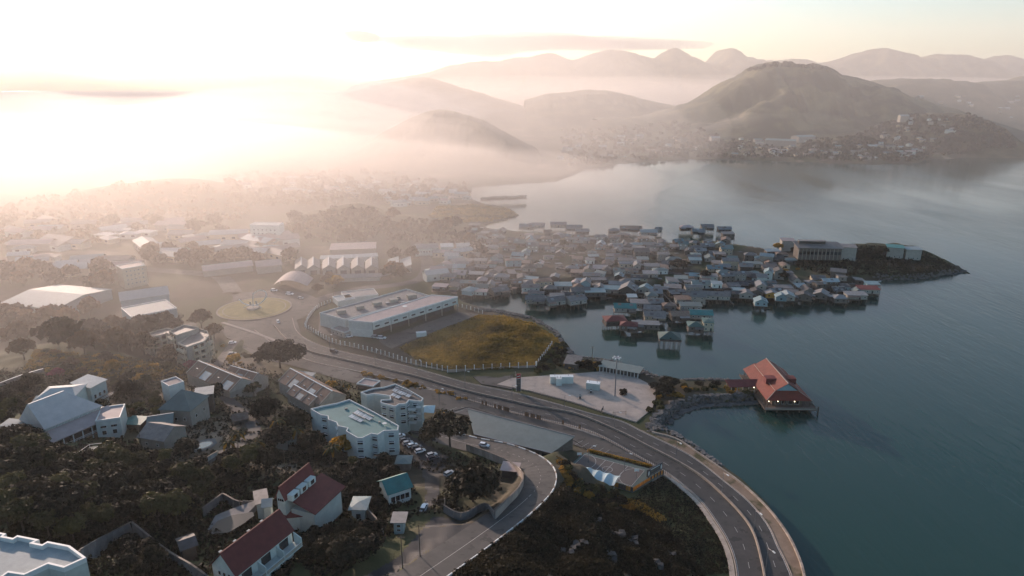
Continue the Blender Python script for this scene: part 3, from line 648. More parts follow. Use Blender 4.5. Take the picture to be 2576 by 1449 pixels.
part('figure', MB().box(-1.5, 0, 2.4, 1.1, .8, 2.2).box(2.5, 0, 3.0, 1.0, .8, 2.2), 'pale_wall', mo)
for s in (-1, 1): part('outrigger', arc([(s*6, -1, .4), (s*5, -1, 1.6), (s*2, 0, 2.2)], .25), 'trim', mo)
# ------------------------------------------------------------------ depot (large white warehouse)
A_, B_, C2, D_ = U(876.5, 806, 13), U(936.5, 811, 13), U(1151.5, 746.5, 13), U(1086, 742, 13)
def local(P, c): return [(p.x-c.x, p.y-c.y) for p in P]
dc = (A_+B_+C2+D_)/4; dep = thing('warehouse', 'long white warehouse with pinkish roof and a row of windows over a dark loading bay', 'warehouse', (dc.x, dc.y, 3)); exc(dc.x, dc.y, 25)
pl = local([A_, B_, C2, D_], dc); part('upper_wall', MB().prism(pl, 5.0, 9.6), 'white_wall', dep)
part('roof', MB().prism([(p[0]*.985, p[1]*.985) for p in pl], 9.6, 9.85), 'pink_roof', dep)
pv = [Vector((*p, 0)) for p in pl]; dn = (pv[2]-pv[1]).normalized(); nn = Vector((dn.y, -dn.x, 0))
for i in range(4):
    a, b = pv[i], pv[(i+1) % 4]; part('parapet', MB().beam(a+Vector((0, 0, 9.85)), b+Vector((0, 0, 9.85)), .35, .7), 'trim', dep)
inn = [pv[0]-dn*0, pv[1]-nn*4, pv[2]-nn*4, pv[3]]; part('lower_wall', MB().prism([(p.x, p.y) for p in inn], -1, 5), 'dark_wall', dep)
part('end_wall', MB().beam(pv[0]+Vector((0, 0, 2)), pv[1]+Vector((0, 0, 2)), .5, 6), 'white_wall', dep)
LL = (pv[2]-pv[1]).length
for i in range(10):
    p = pv[1]+dn*(LL*(i+.5)/10)+nn*.06; f = link('window', bxm('window', LL/18, .14, 1.5, 'trim'), dep, (p.x, p.y, 6.2), math.atan2(dn.y, dn.x)); link('pane', bxm('pane', LL/18-.5, .22, 1.1, 'glass'), f, (0, 0, .2))
for i in range(6): p = pv[1]+dn*(LL*i/5)-nn*.5; part('column', MB().box(p.x, p.y, -.5, .5, .5, 5.5), 'pale_wall', dep); part('cladding_joint', MB().box(p.x+nn.x*.52, p.y+nn.y*.52, 5, .15, .1, 4.6), 'grey_wall', dep)
for i in range(7): p = pv[1]+dn*(LL*(i+.6)/7.2)-nn*3.9; link('door', bxm('door', 4.0, .3, 3.4, 'metal_dark'), dep, (p.x, p.y, 0), math.atan2(dn.y, dn.x))
part('dish', MB().cyl(0, 0, 10.6, 11.2, .3, 1.6, 10), 'trim', dep)
r, pts, Hh, c = polyblock('flat roofed white depot block with rooftop units behind the long warehouse', [(804,786),(1021.5,726),(1083,743.5),(868,803)], 12, 3, rm='tin', name='depot_building', cat='warehouse', par=.9)
ax = (Vector(pts[0])-Vector(pts[1])); 
for u_, v_, s in [(858,785,3.6),(905,774,3.4),(948,765,3.8),(990,757,3.6),(1035,747,4.0),(1000,748,2.2),(975,762,1.6),(1012,760,1.6)]:
    p = U(u_, v_, 12)-c; part('rooftop_unit', MB().box(p.x, p.y, Hh-.7, s*1.5, s*1.2, s*.62, .45), 'pale_wall' if s > 2 else 'metal', r)
building('low lean-to annex with a flat canopy on the left end of the white depot', (832,827),(866,838), 6.5, 8, roof='flat', wall='pale_wall', rm='tin', name='annex', cat='shed', win=(('f', 3, 1.2),))
building('low white flat roofed shed behind the depot nearest the roundabout', (850,759),(893,752), 6.5, 12, roof='flat', rm='tin2', name='shed', cat='shed')
building('long low pale roofed shed directly behind the depot', (868,752),(952,742), 6.5, 16, roof='flat', rm='tin', name='shed', cat='shed')
# depot yard
struct(part('yard', MB().prism([tuple(U(*p, 3))[:2] for p in [(936,872),(800,838),(805,800),(876,815),(940,858),(1155,785),(1205,792),(1010,866),(975,884)]], 2.5, 3.32), 'asphalt_old', None))
# ------------------------------------------------------------------ service yard (pale concrete) and its things
struct(part('concrete_yard', MB().prism([tuple(U(*p, 3))[:2] for p in [(1288,952),(1430,942),(1520,935),(1600,950),(1648,975),(1650,1000),(1640,1030),(1600,1062),(1560,1050),(1515,1036),(1440,1012),(1330,983),(1250,968)]], 2.5, 3.34), 'concrete', None))
struct(part('lower_access_lane', MB().prism([tuple(U(*p, 3))[:2] for p in [(1190,948),(1290,946),(1288,980),(1210,966)]], 2.5, 3.24), 'asphalt_old', None))
struct(part('parking_area', MB().prism([tuple(U(*p, 3))[:2] for p in [(1000,965),(1100,985),(1290,1040),(1420,1072),(1520,1105),(1660,1182),(1640,1178),(1480,1134),(1450,1112),(1410,1095),(1180,1024),(1120,1040),(1080,1030),(990,990)]], 2.4, 3.2), 'asphalt_old', None))
mk = MB()
for a, b in [((1447,1118),(1466,1108)),((1464,1124),(1481,1114)),((1505,1135),(1518,1127)),((1520,1140),(1533,1131)),((1120,1036),(1150,1024)),((1138,1041),(1168,1030)),((1160,1024),(1230,1044))]: mk.beam(U(*a, 3.24), U(*b, 3.24), .14, .02)
for i in range(8): mk.beam(U(1476+i*2.6, 1134-i*1.5, 3.24), U(1491+i*1.6, 1122+i*1.0-i*1.5, 3.24), .18, .02)
struct(part('parking_bay_marking', mk, 'paint', None))
t = thing('totem_sign', 'tall dark totem sign with a red head beside the coast road', 'sign', tuple(U(1304.5, 984, 3.2)))
part('board', MB().box(0, 0, 0, 2.1, .5, 9.2), 'metal_dark', t); part('sign_head', MB().box(0, -.04, 7.0, 2.16, .5, 2.3), 'red_sign', t)
part('edge_strip', MB().box(-1.12, 0, 0, .1, .55, 9.2), 'trim', t); part('edge_strip', MB().box(1.12, 0, 0, .1, .55, 9.2), 'trim', t)
part('logo_bar', MB().beam((-.7, -.33, 7.9), (.7, -.33, 8.4), .06, .3), 'trim', t); part('logo_bar', MB().beam((-.8, -.33, 6.7), (.8, -.33, 7.1), .06, .22), 'trim', t)
for z in (5.4, 4.0, 2.7): part('price_panel', MB().box(0, -.3, z, 1.5, .06, .8), 'grey_wall', t)
def tank(label, a, b, z, W, Hh):
    x, y, rz, L = rect(a, b, z, W); r = thing('storage_tank', label, 'tank', (x, y, 3.3), rz); exc(x, y, L/2+1)
    part('body', MB().box(0, 0, .15, L, W, Hh), 'white_wall', r); part('roof', MB().box(0, 0, Hh+.15, L+.15, W+.15, .14), 'trim', r)
    for s in (-.3, .3): part('vent_pipe', MB().tube((L*s, 0, Hh+.25), (L*s, 0, Hh+1.5), .09, .09), 'metal', r)
    part('skid', MB().box(0, 0, 0, L*.9, W*.8, .15), 'metal_dark', r); return r
tank('long white box tank standing on the concrete yard', (1384, 966), (1442, 966), 3.3, 2.8, 3.6)
tank('small white box tank in front of the long one on the concrete yard', (1399, 971), (1413, 971), 3.3, 2.2, 3.6)
r = tank('short white tank with sloping top near the floodlight mast', (1474, 980), (1507, 984), 3.3, 3.2, 3.4)
for nm, px, py in (('left of the pair of fuel pumps', 1459, 1003), ('right of the pair of fuel pumps', 1486, 989)):
    p = U(px, py, 3.3); r = thing('fuel_pump', 'small dark fuel pump on a kerb, '+nm, 'fuel pump', tuple(p)); part('island', MB().box(0, 0, 0, 3, 1.2, .2), 'kerb', r); part('cabinet', MB().box(0, 0, .2, .9, .6, 1.9), 'metal_dark', r); part('display', MB().box(0, -.31, 1.4, .7, .04, .5), 'trim', r)
p = U(1547, 996, 3.3); fm = thing('floodlight_mast', 'tall grey floodlight mast standing on the concrete yard', 'floodlight', tuple(p)); exc(p.x, p.y, 3)
part('mast', MB().tube((0, 0, 0), (0, 0, 20.5), .34, .17, 8), 'metal', fm); part('ring', MB().cyl(0, 0, 19.9, 20.2, 1.5, 1.5, 10), 'metal', fm)
for i in range(6): a = i*math.pi/3; part('floodlight', MB().box(1.7*math.cos(a), 1.7*math.sin(a), 19.7, .8, .6, .6, a), 'trim', fm)
p = U(1489, 911, 3); o = thing('utility_pole', 'timber utility pole at the head of the jetty above the yard', 'utility pole', tuple(p)); part('pole', MB().tube((0, 0, 0), (0, 0, 9.5), .2, .13), 'wood', o); part('crossarm', MB().box(0, 0, 8.6, 2.2, .15, .15), 'wood', o)
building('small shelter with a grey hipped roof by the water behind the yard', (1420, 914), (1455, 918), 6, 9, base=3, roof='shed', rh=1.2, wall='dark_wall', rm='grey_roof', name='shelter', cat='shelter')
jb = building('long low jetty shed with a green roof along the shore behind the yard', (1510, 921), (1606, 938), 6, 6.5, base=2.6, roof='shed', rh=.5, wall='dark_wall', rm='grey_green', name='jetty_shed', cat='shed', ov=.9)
for i in range(12): part('post', MB().box(-jb['L']/2+jb['L']*i/11, -jb['Wd']/2-.8, -2.5, .25, .25, jb['Hh']+2.4), 'trim', jb)
yf = resample(spline(pxl([(1330, 986), (1400, 1006), (1460, 1023), (1513, 1040)], 3.2), 3), 31); f2 = thing('wire_fence', 'low wire fence with thin posts between the coast road and the concrete yard', 'fence', tuple(yf[0]))
for i in range(31):
    a = yf[i]-yf[0]; part('post', MB().box(a.x, a.y, 0, .09, .09, 1.6), 'rust', f2)
    if i < 30: b = yf[i+1]-yf[0]; part('rail', MB().beam(a+Vector((0, 0, 1.55)), b+Vector((0, 0, 1.55)), .05).beam(a+Vector((0, 0, .8)), b+Vector((0, 0, .8)), .04), 'rust', f2)
def gate(px, py, w, rz, label):
    p = G(px, py, 3); g = thing('gate', label, 'gate', tuple(p), rz)
    for s in (-1, 1): part('gate_post', MB().box(s*w/2, 0, 0, .3, .3, 2.4), 'kerb', g)
    part('frame', MB().box(0, 0, .2, w-.3, .08, .1).box(0, 0, 2.0, w-.3, .08, .1), 'metal_dark', g)
    for i in range(9): part('bar', MB().box(-w/2+w*(i+1)/10, 0, .3, .07, .05, 1.7), 'metal_dark', g)
gate(1558, 1046, 6, .1, 'steel bar gate at the lower corner of the concrete yard'); gate(1515, 1036, 3, 1.2, 'small gate leaf standing open beside the yard fence'); gate(1096, 1284, 6, .2, 'wide dark gate in the wall below the round tree'); gate(1290, 950, 5, 1.0, 'dark barred gate at the head of the yard lane')
# ------------------------------------------------------------------ restaurant on piles
a5, b5 = U(1869, 928, 6.2), U(1929, 1007, 6.2); dv = (b5-a5); RL = dv.length; dv.normalize(); rzr = math.atan2(dv.y, dv.x); c5 = U(2036, 1009, 6.2); RW = abs((c5-b5).dot(Vector((-dv.y, dv.x, 0))))
nv = Vector((-dv.y, dv.x, 0)); RW = max(RW, 18)+1.5; ctr = (a5+b5)/2+nv*RW/2; re = thing('restaurant', 'red roofed restaurant with a stepped gable roof standing on piles in the sea', 'restaurant', (ctr.x, ctr.y, 0), rzr); exc(ctr.x, ctr.y, 26)
ez = 6.2; mid = 9.4; tp = 13.2; iw = RW*.24; il = RL*.5-4.5
def skirt():
    m = MB(); a, b = RL/2, RW/2; o = [(-a, -b, ez), (a, -b, ez), (a, b, ez), (-a, b, ez)]; i = [(-a+.0, -iw, mid), (il, -iw, mid), (il, iw, mid), (-a+.0, iw, mid)]
    m.add(o+i+[(p[0], p[1], p[2]-.25) for p in o], [(0, 1, 5, 4), (1, 2, 6, 5), (2, 3, 7, 6), (3, 0, 4, 7), (0, 8, 9, 1), (1, 9, 10, 2), (2, 10, 11, 3), (3, 11, 8, 0), (8, 11, 10, 9)]); return m
ro = part('roof', skirt(), 'red_roof', re)
up = MB(); a0, a1 = -RL/2+2, il+.9; up.add([(a0, -iw-.7, mid+.15), (a1, -iw-.7, mid+.15), (a1, 0, tp), (a0, 0, tp), (a1, iw+.7, mid+.15), (a0, iw+.7, mid+.15)], [(0, 1, 2, 3), (3, 2, 4, 5)])
up.add([(a0, -iw-.7, mid-.05), (a1, -iw-.7, mid-.05), (a1, 0, tp-.2), (a0, 0, tp-.2), (a1, iw+.7, mid-.05), (a0, iw+.7, mid-.05)], [(3, 2, 1, 0), (5, 4, 2, 3)])
part('upper_roof', up, 'red_roof', re)
part('gable_end', MB().add([(il+.3, -iw, mid-.1), (il+.3, iw, mid-.1), (il+.3, 0, tp-.35)], [(0, 1, 2)]), 'blue_wall', re)
part('gable_end', MB().add([(a0+.3, -iw, mid-.1), (a0+.3, iw, mid-.1), (a0+.3, 0, tp-.35)], [(0, 2, 1)]), 'blue_wall', re)
part('ridge_cap', MB().beam((a0, 0, tp+.05), (a1, 0, tp+.05), .5, .16), 'kerb', ro)
for sgn in (-1, 1):
    part('hip_cap', MB().beam((RL/2, sgn*RW/2, ez+.05), (il, sgn*iw, mid+.05), .28, .1), 'kerb', ro); part('eave_gutter', MB().beam((a0, sgn*(iw+.75), mid+.12), (a1, sgn*(iw+.75), mid+.12), .18, .16), 'kerb', ro)
    d = MB().prism([(2, sgn*(iw+2.2)), (6, sgn*(iw+2.2)), (6, sgn*1.2), (2, sgn*1.2)], [mid-.5]*4, [mid+2.4]*4); part('dormer', d, 'maroon_roof', ro)
part('wall', MB().box(0, 0, 2.4, RL-5, RW-7, ez-2.3), 'wood', re)
part('deck', MB().box(.5, .3, 2.0, RL+3, RW+3, .4), 'deck', re)
for s in (-1, 1):
    part('railing', MB().box(0.5, s*(RW/2+1.6)+.3, 3.3, RL+2.8, .1, .1).box(.5, s*(RW/2+1.6)+.3, 2.4, RL+2.8, .08, .5), 'wood', re)
part('railing', MB().box(RL/2+1.9, .3, 3.3, .1, RW+2.8, .1).box(RL/2+1.9, .3, 2.4, .08, RW+2.8, .5), 'pale_wall', re)
for i in range(8):
    for j in range(5): part('pile', MB().cyl(-RL/2+RL*i/7, -RW/2+RW*j/4, -3, 2.0, .35, .3, 8, False), 'wood', re)
for i in range(9):
    for s in (-1, 1): part('veranda_post', MB().box(-RL/2+.8+(RL-1.6)*i/8, s*(RW/2-.7), 2.4, .25, .25, ez-2.4), 'wood', re)
for i in range(6): part('veranda_post', MB().box(RL/2-.8, -RW/2+.8+(RW-1.6)*i/5, 2.4, .25, .25, ez-2.4), 'wood', re)
windows(re, RL-5, RW-7, 'f', 9, 3.1, 2.2, 1.8); windows(re, RL-5, RW-7, 'r', 4, 3.1, 2.2, 1.8)
for x, y in ((RL/2-.2, -RW*.25), (RL/2-.2, RW*.12), (RL/2-.2, -RW*.45)): part('lamp', MB().box(x, y, ez-.75, .35, .35, .3), 'lamp', re)
part('fender_pile', MB().cyl(RL/2+3, RW/2+2, -2, 4.5, .4, .35, 8), 'wood', re)
part('platform', MB().box(-4, -RW/2-4.5, .9, 16, 6, .35), 'deck', re)
for k in range(4): part('pile', MB().cyl(-11+k*4.6, -RW/2-6.5, -3, .9, .25, .25, 7, False), 'wood', re)
wk = thing('covered_walkway', 'covered walkway with a dark red roof leading onto the red roofed restaurant', 'walkway', tuple(U(1872, 990, 2.8)))
wa = [U(*p, z)-wk.location for p, z in (((1823, 955), 7.6), ((1916, 953), 7.6), ((1903, 972), 5.9), ((1836, 974), 5.9))]
part('roof', MB().add([tuple(p) for p in wa]+[(p.x, p.y, p.z-.25) for p in wa], [(3, 2, 1, 0), (4, 5, 6, 7), (0, 1, 5, 4), (1, 2, 6, 5), (2, 3, 7, 6), (3, 0, 4, 7)]), 'maroon_roof', wk)
for i in range(5):
    for e0, e1 in ((wa[3], wa[2]), (wa[0], wa[1])): q = e0.lerp(e1, (i+.3)/4.6); part('post', MB().box(q.x, q.y, -.3, .25, .25, q.z+.2), 'pale_wall', wk)
q0 = wa[3].lerp(wa[2], .02); q1 = wa[3].lerp(wa[2], .97); q0.z = q1.z = 1.0; part('railing', MB().beam(q0, q1, .1, .1).beam(q0-Vector((0, 0, .5)), q1-Vector((0, 0, .5)), .06, .6), 'pale_wall', wk)
q2 = wa[0].lerp(wa[1], .02); q3 = wa[0].lerp(wa[1], .97); part('deck', MB().prism([(q0.x, q0.y), (q1.x, q1.y), (q3.x, q3.y), (q2.x, q2.y)], -.4, 0), 'deck', wk); part('lamp', MB().box(wa[2].x-1.2, wa[2].y, 2.4, .35, .35, .3), 'lamp', wk)
# ------------------------------------------------------------------ grey hall, court, canopies, billboard
def quadroof(label, fl, fr, br, bl, zf, zb_, base, rm, wall, name, cat, win=0):
    P = [U(*fl, zf), U(*fr, zf), U(*br, zb_), U(*bl, zb_)]; c = sum(P, Vector())/4; r = thing(name, label, cat, (c.x, c.y, base)); q = [(p.x-c.x, p.y-c.y, p.z-base) for p in P]
    cen = Vector((0, 0, 0)); part('wall', MB().prism([(p[0]*.97, p[1]*.97) for p in q], [-2]*4, [p[2]-.1 for p in q]), wall, r)
    part('roof', MB().prism([(p[0], p[1]) for p in q], [p[2] for p in q], [p[2]+.25 for p in q]), rm, r)
    a, b = Vector(q[0]), Vector(q[1]); part('gutter', MB().beam(a+Vector((0, 0, .15)), b+Vector((0, 0, .15)), .3, .3), 'metal', r)
    c_, d = Vector(q[3]), Vector(q[2]); part('ridge_cap', MB().beam(c_+Vector((0, 0, .3)), d+Vector((0, 0, .3)), .5, .15), 'tin', r)
    n_ = (b-a).normalized(); e_ = Vector((n_.y, -n_.x, 0))
    for i in range(win): p = a.lerp(b, (i+.5)/win)*.97+e_*.1; link('window', bxm('window', 3, .2, 1.2, 'glass'), r, (p.x, p.y, q[0][2]*.45), math.atan2(n_.y, n_.x))
    for k in (.15, .35, .5, .65, .85): m_ = a.lerp(b, k).lerp(c_.lerp(d, k), .5); exc(c.x+m_.x, c.y+m_.y, 12)
    return r
hl = quadroof('very long hall with a plain grey green roof beside the ball court', (1192, 1093), (1388, 1141), (1446, 1099), (1176, 1029), 7.0, 9.5, 3, 'grey_green', 'grey_wall', 'hall', 'hall', 8)
cz = 4.0; cpts = [U(*p, cz) for p in [(1430,1172),(1472,1138),(1560,1160),(1670,1188),(1592,1234),(1520,1213)]]
cr_, cpl, chh, cc = None, None, None, sum(cpts, Vector())/6
struct(part('court_platform', MB().prism([(p.x, p.y) for p in cpts], 1.5, 4.0), 'court_green', None))
ci = [U(*p, 4.03) for p in [(1436,1176),(1471,1143),(1621,1184),(1588.5,1222.5)]]
struct(part('ball_court', MB().prism([(p.x, p.y) for p in ci], 3.9, 4.03), 'court', None))
lm = MB(); Q = ci
def ql(a, b, w=.12): lm.beam(a+Vector((0, 0, .015)), b+Vector((0, 0, .015)), w, .02)
for i in range(4): ql(Q[i], Q[(i+1) % 4])
for s in (.36, .5, .73): ql(Q[1].lerp(Q[2], s), Q[0].lerp(Q[3], s))
for s, d in ((0, 1), (1, -1)):
    e0 = Q[1].lerp(Q[2], s); e1 = Q[0].lerp(Q[3], s); cc2 = e0.lerp(e1, .5); ax = (Q[2]-Q[1]).normalized()*d; pr = (e1-e0).normalized(); rad = 7.0
    ps = [cc2+pr*rad*math.cos(k*math.pi/18)+ax*rad*math.sin(k*math.pi/18) for k in range(19)]
    for a, b in zip(ps, ps[1:]): ql(a, b)
cc3 = (Q[0]+Q[1]+Q[2]+Q[3])/4; ps = [cc3+Vector((2*math.cos(k*math.pi/8), 2*math.sin(k*math.pi/8), 0)) for k in range(17)]
for a, b in zip(ps, ps[1:]): ql(a, b)
struct(part('court_line', lm, 'paint', None))
for nm, s in (('far left end', .02), ('right end near the billboard', .97)):
    p = Q[1].lerp(Q[2], s).lerp(Q[0].lerp(Q[3], s), .5); h = thing('basketball_hoop', 'basketball hoop on a pole at the '+nm+' of the ball court', 'basketball hoop', tuple(p), 0)
    part('pole', MB().tube((0, 0, 0), (0, 0, 3.6), .1, .08), 'metal', h); part('backboard', MB().box(0, -.3, 2.9, 1.8, .08, 1.1), 'trim', h); part('rim', MB().cyl(0, -.7, 3.0, 3.06, .25, .25, 8), 'red_sign', h)
w1 = [U(*p, 4) for p in [(1520,1213),(1592,1234),(1632,1209.5),(1670,1188)]]
cf = thing('court_fence', 'screen fence of panels on a wall round the lower corner of the ball court', 'fence', tuple(w1[0])); lit = []
for k, (a, b, n) in enumerate(((w1[0], w1[1], 12), (w1[1], w1[2], 12), (w1[2], w1[3], 10))):
    for i in range(n):
        p = a.lerp(b, (i+.04)/n)-w1[0]; q = a.lerp(b, (i+.96)/n)-w1[0]
        m_ = 'panel_backlit' if (k == 1 or (k == 0 and i in (4, 5, 9, 10)) or (k == 2 and i % 2 == 0)) else 'dark_wall'
        part('screen_panel', MB().beam(p+Vector((0, 0, .35)), q+Vector((0, 0, .35)), .07, 1.9), m_, cf)
        part('base_wall', MB().beam(p+Vector((0, 0, -1.6)), q+Vector((0, 0, -1.6)), .3, 2.0), 'stonewall', cf)
        part('post', MB().box(p.x, p.y, -.6, .12, .12, 2.2), 'metal_dark', cf)
bb0, bb1 = U(1627, 1207, 4), U(1664, 1186, 4); d = (bb1-bb0); bl = d.length; rb = math.atan2(d.y, d.x); bc = (bb0+bb1)/2
b_ = thing('billboard', 'dark scoreboard style billboard with pale lettering strips at the court corner', 'billboard', (bc.x, bc.y, 4.6), rb)
part('board', MB().box(0, 0, .6, bl, .5, 3.0), 'metal_dark', b_)
for x in (-bl*.4, 0, bl*.4): part('leg', MB().box(x, 0, -1.5, .25, .25, 2.2), 'metal_dark', b_)
for sgn in (-1, 1):
    part('header_strip', MB().box(0, sgn*-.28, 3.0, bl*.62, .06, .28), 'trim', b_); part('lettering_strip', MB().box(0, sgn*-.28, 1.9, bl*.58, .06, .6), 'grey_wall', b_); part('footer_strip', MB().box(0, sgn*-.28, 1.0, bl*.6, .06, .16), 'tin', b_)
    for s in (-1, 1): part('emblem', MB().add([(s*bl*.42+.42*math.cos(t*math.pi/6), sgn*-.29, 2.0+1.0*math.sin(t*math.pi/6)) for t in range(12)], [tuple(range(12)) if sgn > 0 else tuple(range(12))[::-1]]), 'trim', b_)
e0, e1 = U(1433, 1161, 6.6), U(1561, 1196, 6.6); ed = (e1-e0); el = ed.length; ed.normalize(); en = Vector((ed.y, -ed.x, 0))
for i in range(5):
    w_ = el/5; cn = e0+ed*(w_*(i+.5))+en*3.6; r = thing('shade_canopy', 'white tensioned shade canopy beside the ball court, '+['leftmost of five','second from left','middle of five','second from right','rightmost of five'][i], 'canopy', (cn.x, cn.y, 4.0), math.atan2(ed.y, ed.x), 'shade canopies in a row beside the ball court')
    m_ = MB(); nn_ = 8
    for a in range(nn_+1):
        for b in range(nn_+1): u_ = a/nn_; v_ = b/nn_; m_.v.append(((u_-.5)*w_, (v_-.5)*7.4, 1.9+1.0*abs(2*u_-1)**1.6*(1-.5*abs(2*v_-1))+.5*(1-(2*v_-1)**2)))
    for a in range(nn_):
        for b in range(nn_): o_ = a*(nn_+1)+b; m_.f.append((o_, o_+nn_+1, o_+nn_+2, o_+1))
    part('canvas', m_, 'canvas', r, smooth=True)
    for sx in (-1, 1): part('rib', MB().tube((sx*w_/2, -3.6, 2.5), (sx*w_/2, 3.6, 2.5), .09, .09), 'trim', r); part('post', MB().tube((sx*w_/2, -3.4, 0), (sx*w_/2, -3.4, 2.5), .09, .09), 'trim', r)
# ------------------------------------------------------------------ cars
def car_proto():
    r = thing('parked_car', 'x', 'car')
    secs = [(-2.2, .55, .55, .95), (-2.1, .42, .95, 1.7), (-1.6, .35, 1.02, 1.78), (0, .32, 1.0, 1.8), (1.2, .35, .95, 1.78), (2.0, .42, .82, 1.66), (2.2, .5, .6, 1.3)]
    m = MB()
    for x, z0, z1, w in secs: m.v += [(x, -w/2, z0), (x, w/2, z0), (x, w/2, z1-.12), (x, w/2*.9, z1), (x, -w/2*.9, z1), (x, -w/2, z1-.12)]
    for i in range(len(secs)-1):
        for j in range(6): a, b = i*6+j, i*6+(j+1) % 6; m.f.append((a, b, b+6, a+6))
    m.f += [tuple(range(6))[::-1], tuple(range(36, 42))]; link('body', m.mesh('body', 'car_white'), r)
    def cab(x0, x1, x2, x3, w0, w1, z0, z1): return [(x0, -w0/2, z0), (x3, -w0/2, z0), (x3, w0/2, z0), (x0, w0/2, z0), (x1, -w1/2, z1), (x2, -w1/2, z1), (x2, w1/2, z1), (x1, w1/2, z1)]
    fs = [(4, 5, 6, 7), (0, 1, 5, 4), (1, 2, 6, 5), (2, 3, 7, 6), (3, 0, 4, 7)]
    link('glazing', MB().add(cab(-2.0, -1.6, .35, 1.1, 1.64, 1.34, .96, 1.5), fs).mesh('glazing', 'glass'), r)
    link('car_roof', MB().box(-.62, 0, 1.5, 2.05, 1.36, .07).mesh('car_roof', 'car_white'), r)
    for x in (-1.4, 1.35):
        for y in (-.82, .82):
            wmesh = bpy.data.meshes.get('wheel_mesh') or None
            if not wmesh:
                mm = MB(); n = 12; mm.v = [(.33*math.cos(2*math.pi*k/n), s, .33+.33*math.sin(2*math.pi*k/n)) for s in (-.1, .1) for k in range(n)]; mm.f = [(k, (k+1) % n, n+(k+1) % n, n+k) for k in range(n)]+[tuple(range(n)), tuple(range(n, 2*n))[::-1]]; wmesh = mm.mesh('wheel_mesh', 'tyre')
            link('wheel', wmesh, r, (x, y, 0))
    for y in (-.55, .55): link('headlight', bxm('headlight', .08, .35, .16, 'trim'), r, (2.17, y, .58)); link('tail_light', bxm('tail_light', .08, .3, .16, 'red_sign'), r, (-2.2, y, .68))
    return r
CP = car_proto(); cfirst = [True]
def car(px, py, z, rz, col, label, group=None, sc=1.0):
    p = G(px, py, z); o = CP if cfirst[0] else copytree(CP); cfirst[0] = False
    o.location = (p.x, p.y, p.z+.15 if z < 5 else p.z+.1); o.rotation_euler = (0, 0, R(rz)); o.scale = (sc,)*3; o['label'] = label
    if group: o['group'] = group
    for ch in o.children:
        if ch.name.split('.')[0] in ('body', 'car_roof'): ch.material_slots[0].link = 'OBJECT'; ch.material_slots[0].material = M['car_'+col]
    exc(p.x, p.y, 3); return o
pk = 'cars parked in the lot below the white apartments'
for a in [(1006,1100,12,30,'white','white car half hidden against the apartment wall, furthest up the parked row'),(1018,1111,12,30,'dark','black car behind the furthest white one in the parked row'),(1026,1118,12,30,'silver','silver car in the middle of the parked row'),(1038,1124,12,30,'white','white hatchback between the silver and the dark car in the row'),(1048,1129,12,30,'dark','dark car squeezed between two white cars in the parked row'),(1057,1138,12,30,'white','white car near the low shrub, just before the gap in the row'),(1086,1148,12,32,'white','white car standing apart below the parked row'),(1090,1156,12,32,'dark','dark car parked close behind the separate white one')]: car(*a, group=pk)
car(1129,1196,13,50,'silver','pale roofed car half under the edge of the round tree'); car(1067,1282,20,80,'white','lone white car parked by the dark gate')
car(1218,1123,9,-20,'white','white car driving on the hill road behind the pines'); car(840,885,3,-12,'dark','car glinting on the coast road near the fence corner'); car(700,812,3,-60,'white','white car leaving the roundabout'); car(729,742,3,-10,'white','white van on the far side of the roundabout',sc=1.3); car(757,752,3,-20,'silver','small silver car behind the white van'); car(690,733,3,-10,'white','white car on the approach above the roundabout',sc=1.2)
car(945,851,3,-5,'silver','silver pickup parked at the depot end wall',sc=1.25); car(960,853,3,-5,'white','white pickup in front of the depot corner',sc=1.25); car(878,849,3,20,'white','small white van beside the depot annex'); car(1197,730,3,-10,'white','white car by the shore houses behind the depot'); car(1230,728,3,-5,'white','white pickup by the shore houses, right of the white car')
car(585,865,3,15,'white','white car on the road below the roundabout'); car(585,893,4,10,'silver','silver car in the yard below the roundabout')
p = U(1060,846,3.2); r = thing('container','white storage box standing on the edge of the grassy field','container',tuple(p),.25); part('body',MB().box(0,0,.1,6,2.6,2.6),'white_wall',r); part('roof',MB().box(0,0,2.7,6.1,2.7,.12),'trim',r); part('door',MB().box(-3.02,0,.2,.06,2.2,2.3),'pale_wall',r)
car(1668,985,3,-5,'white','white truck parked at the start of the causeway', sc=1.5)
M['dark_pool'] = mat('dark_pool_water', (.01, .014, .018), .3, .1, 1, spec=.15)
M['house_roof'] = mat('pale_grey_house_roof', (.66, .59, .55), .7, .1, .4, wave=1.6)
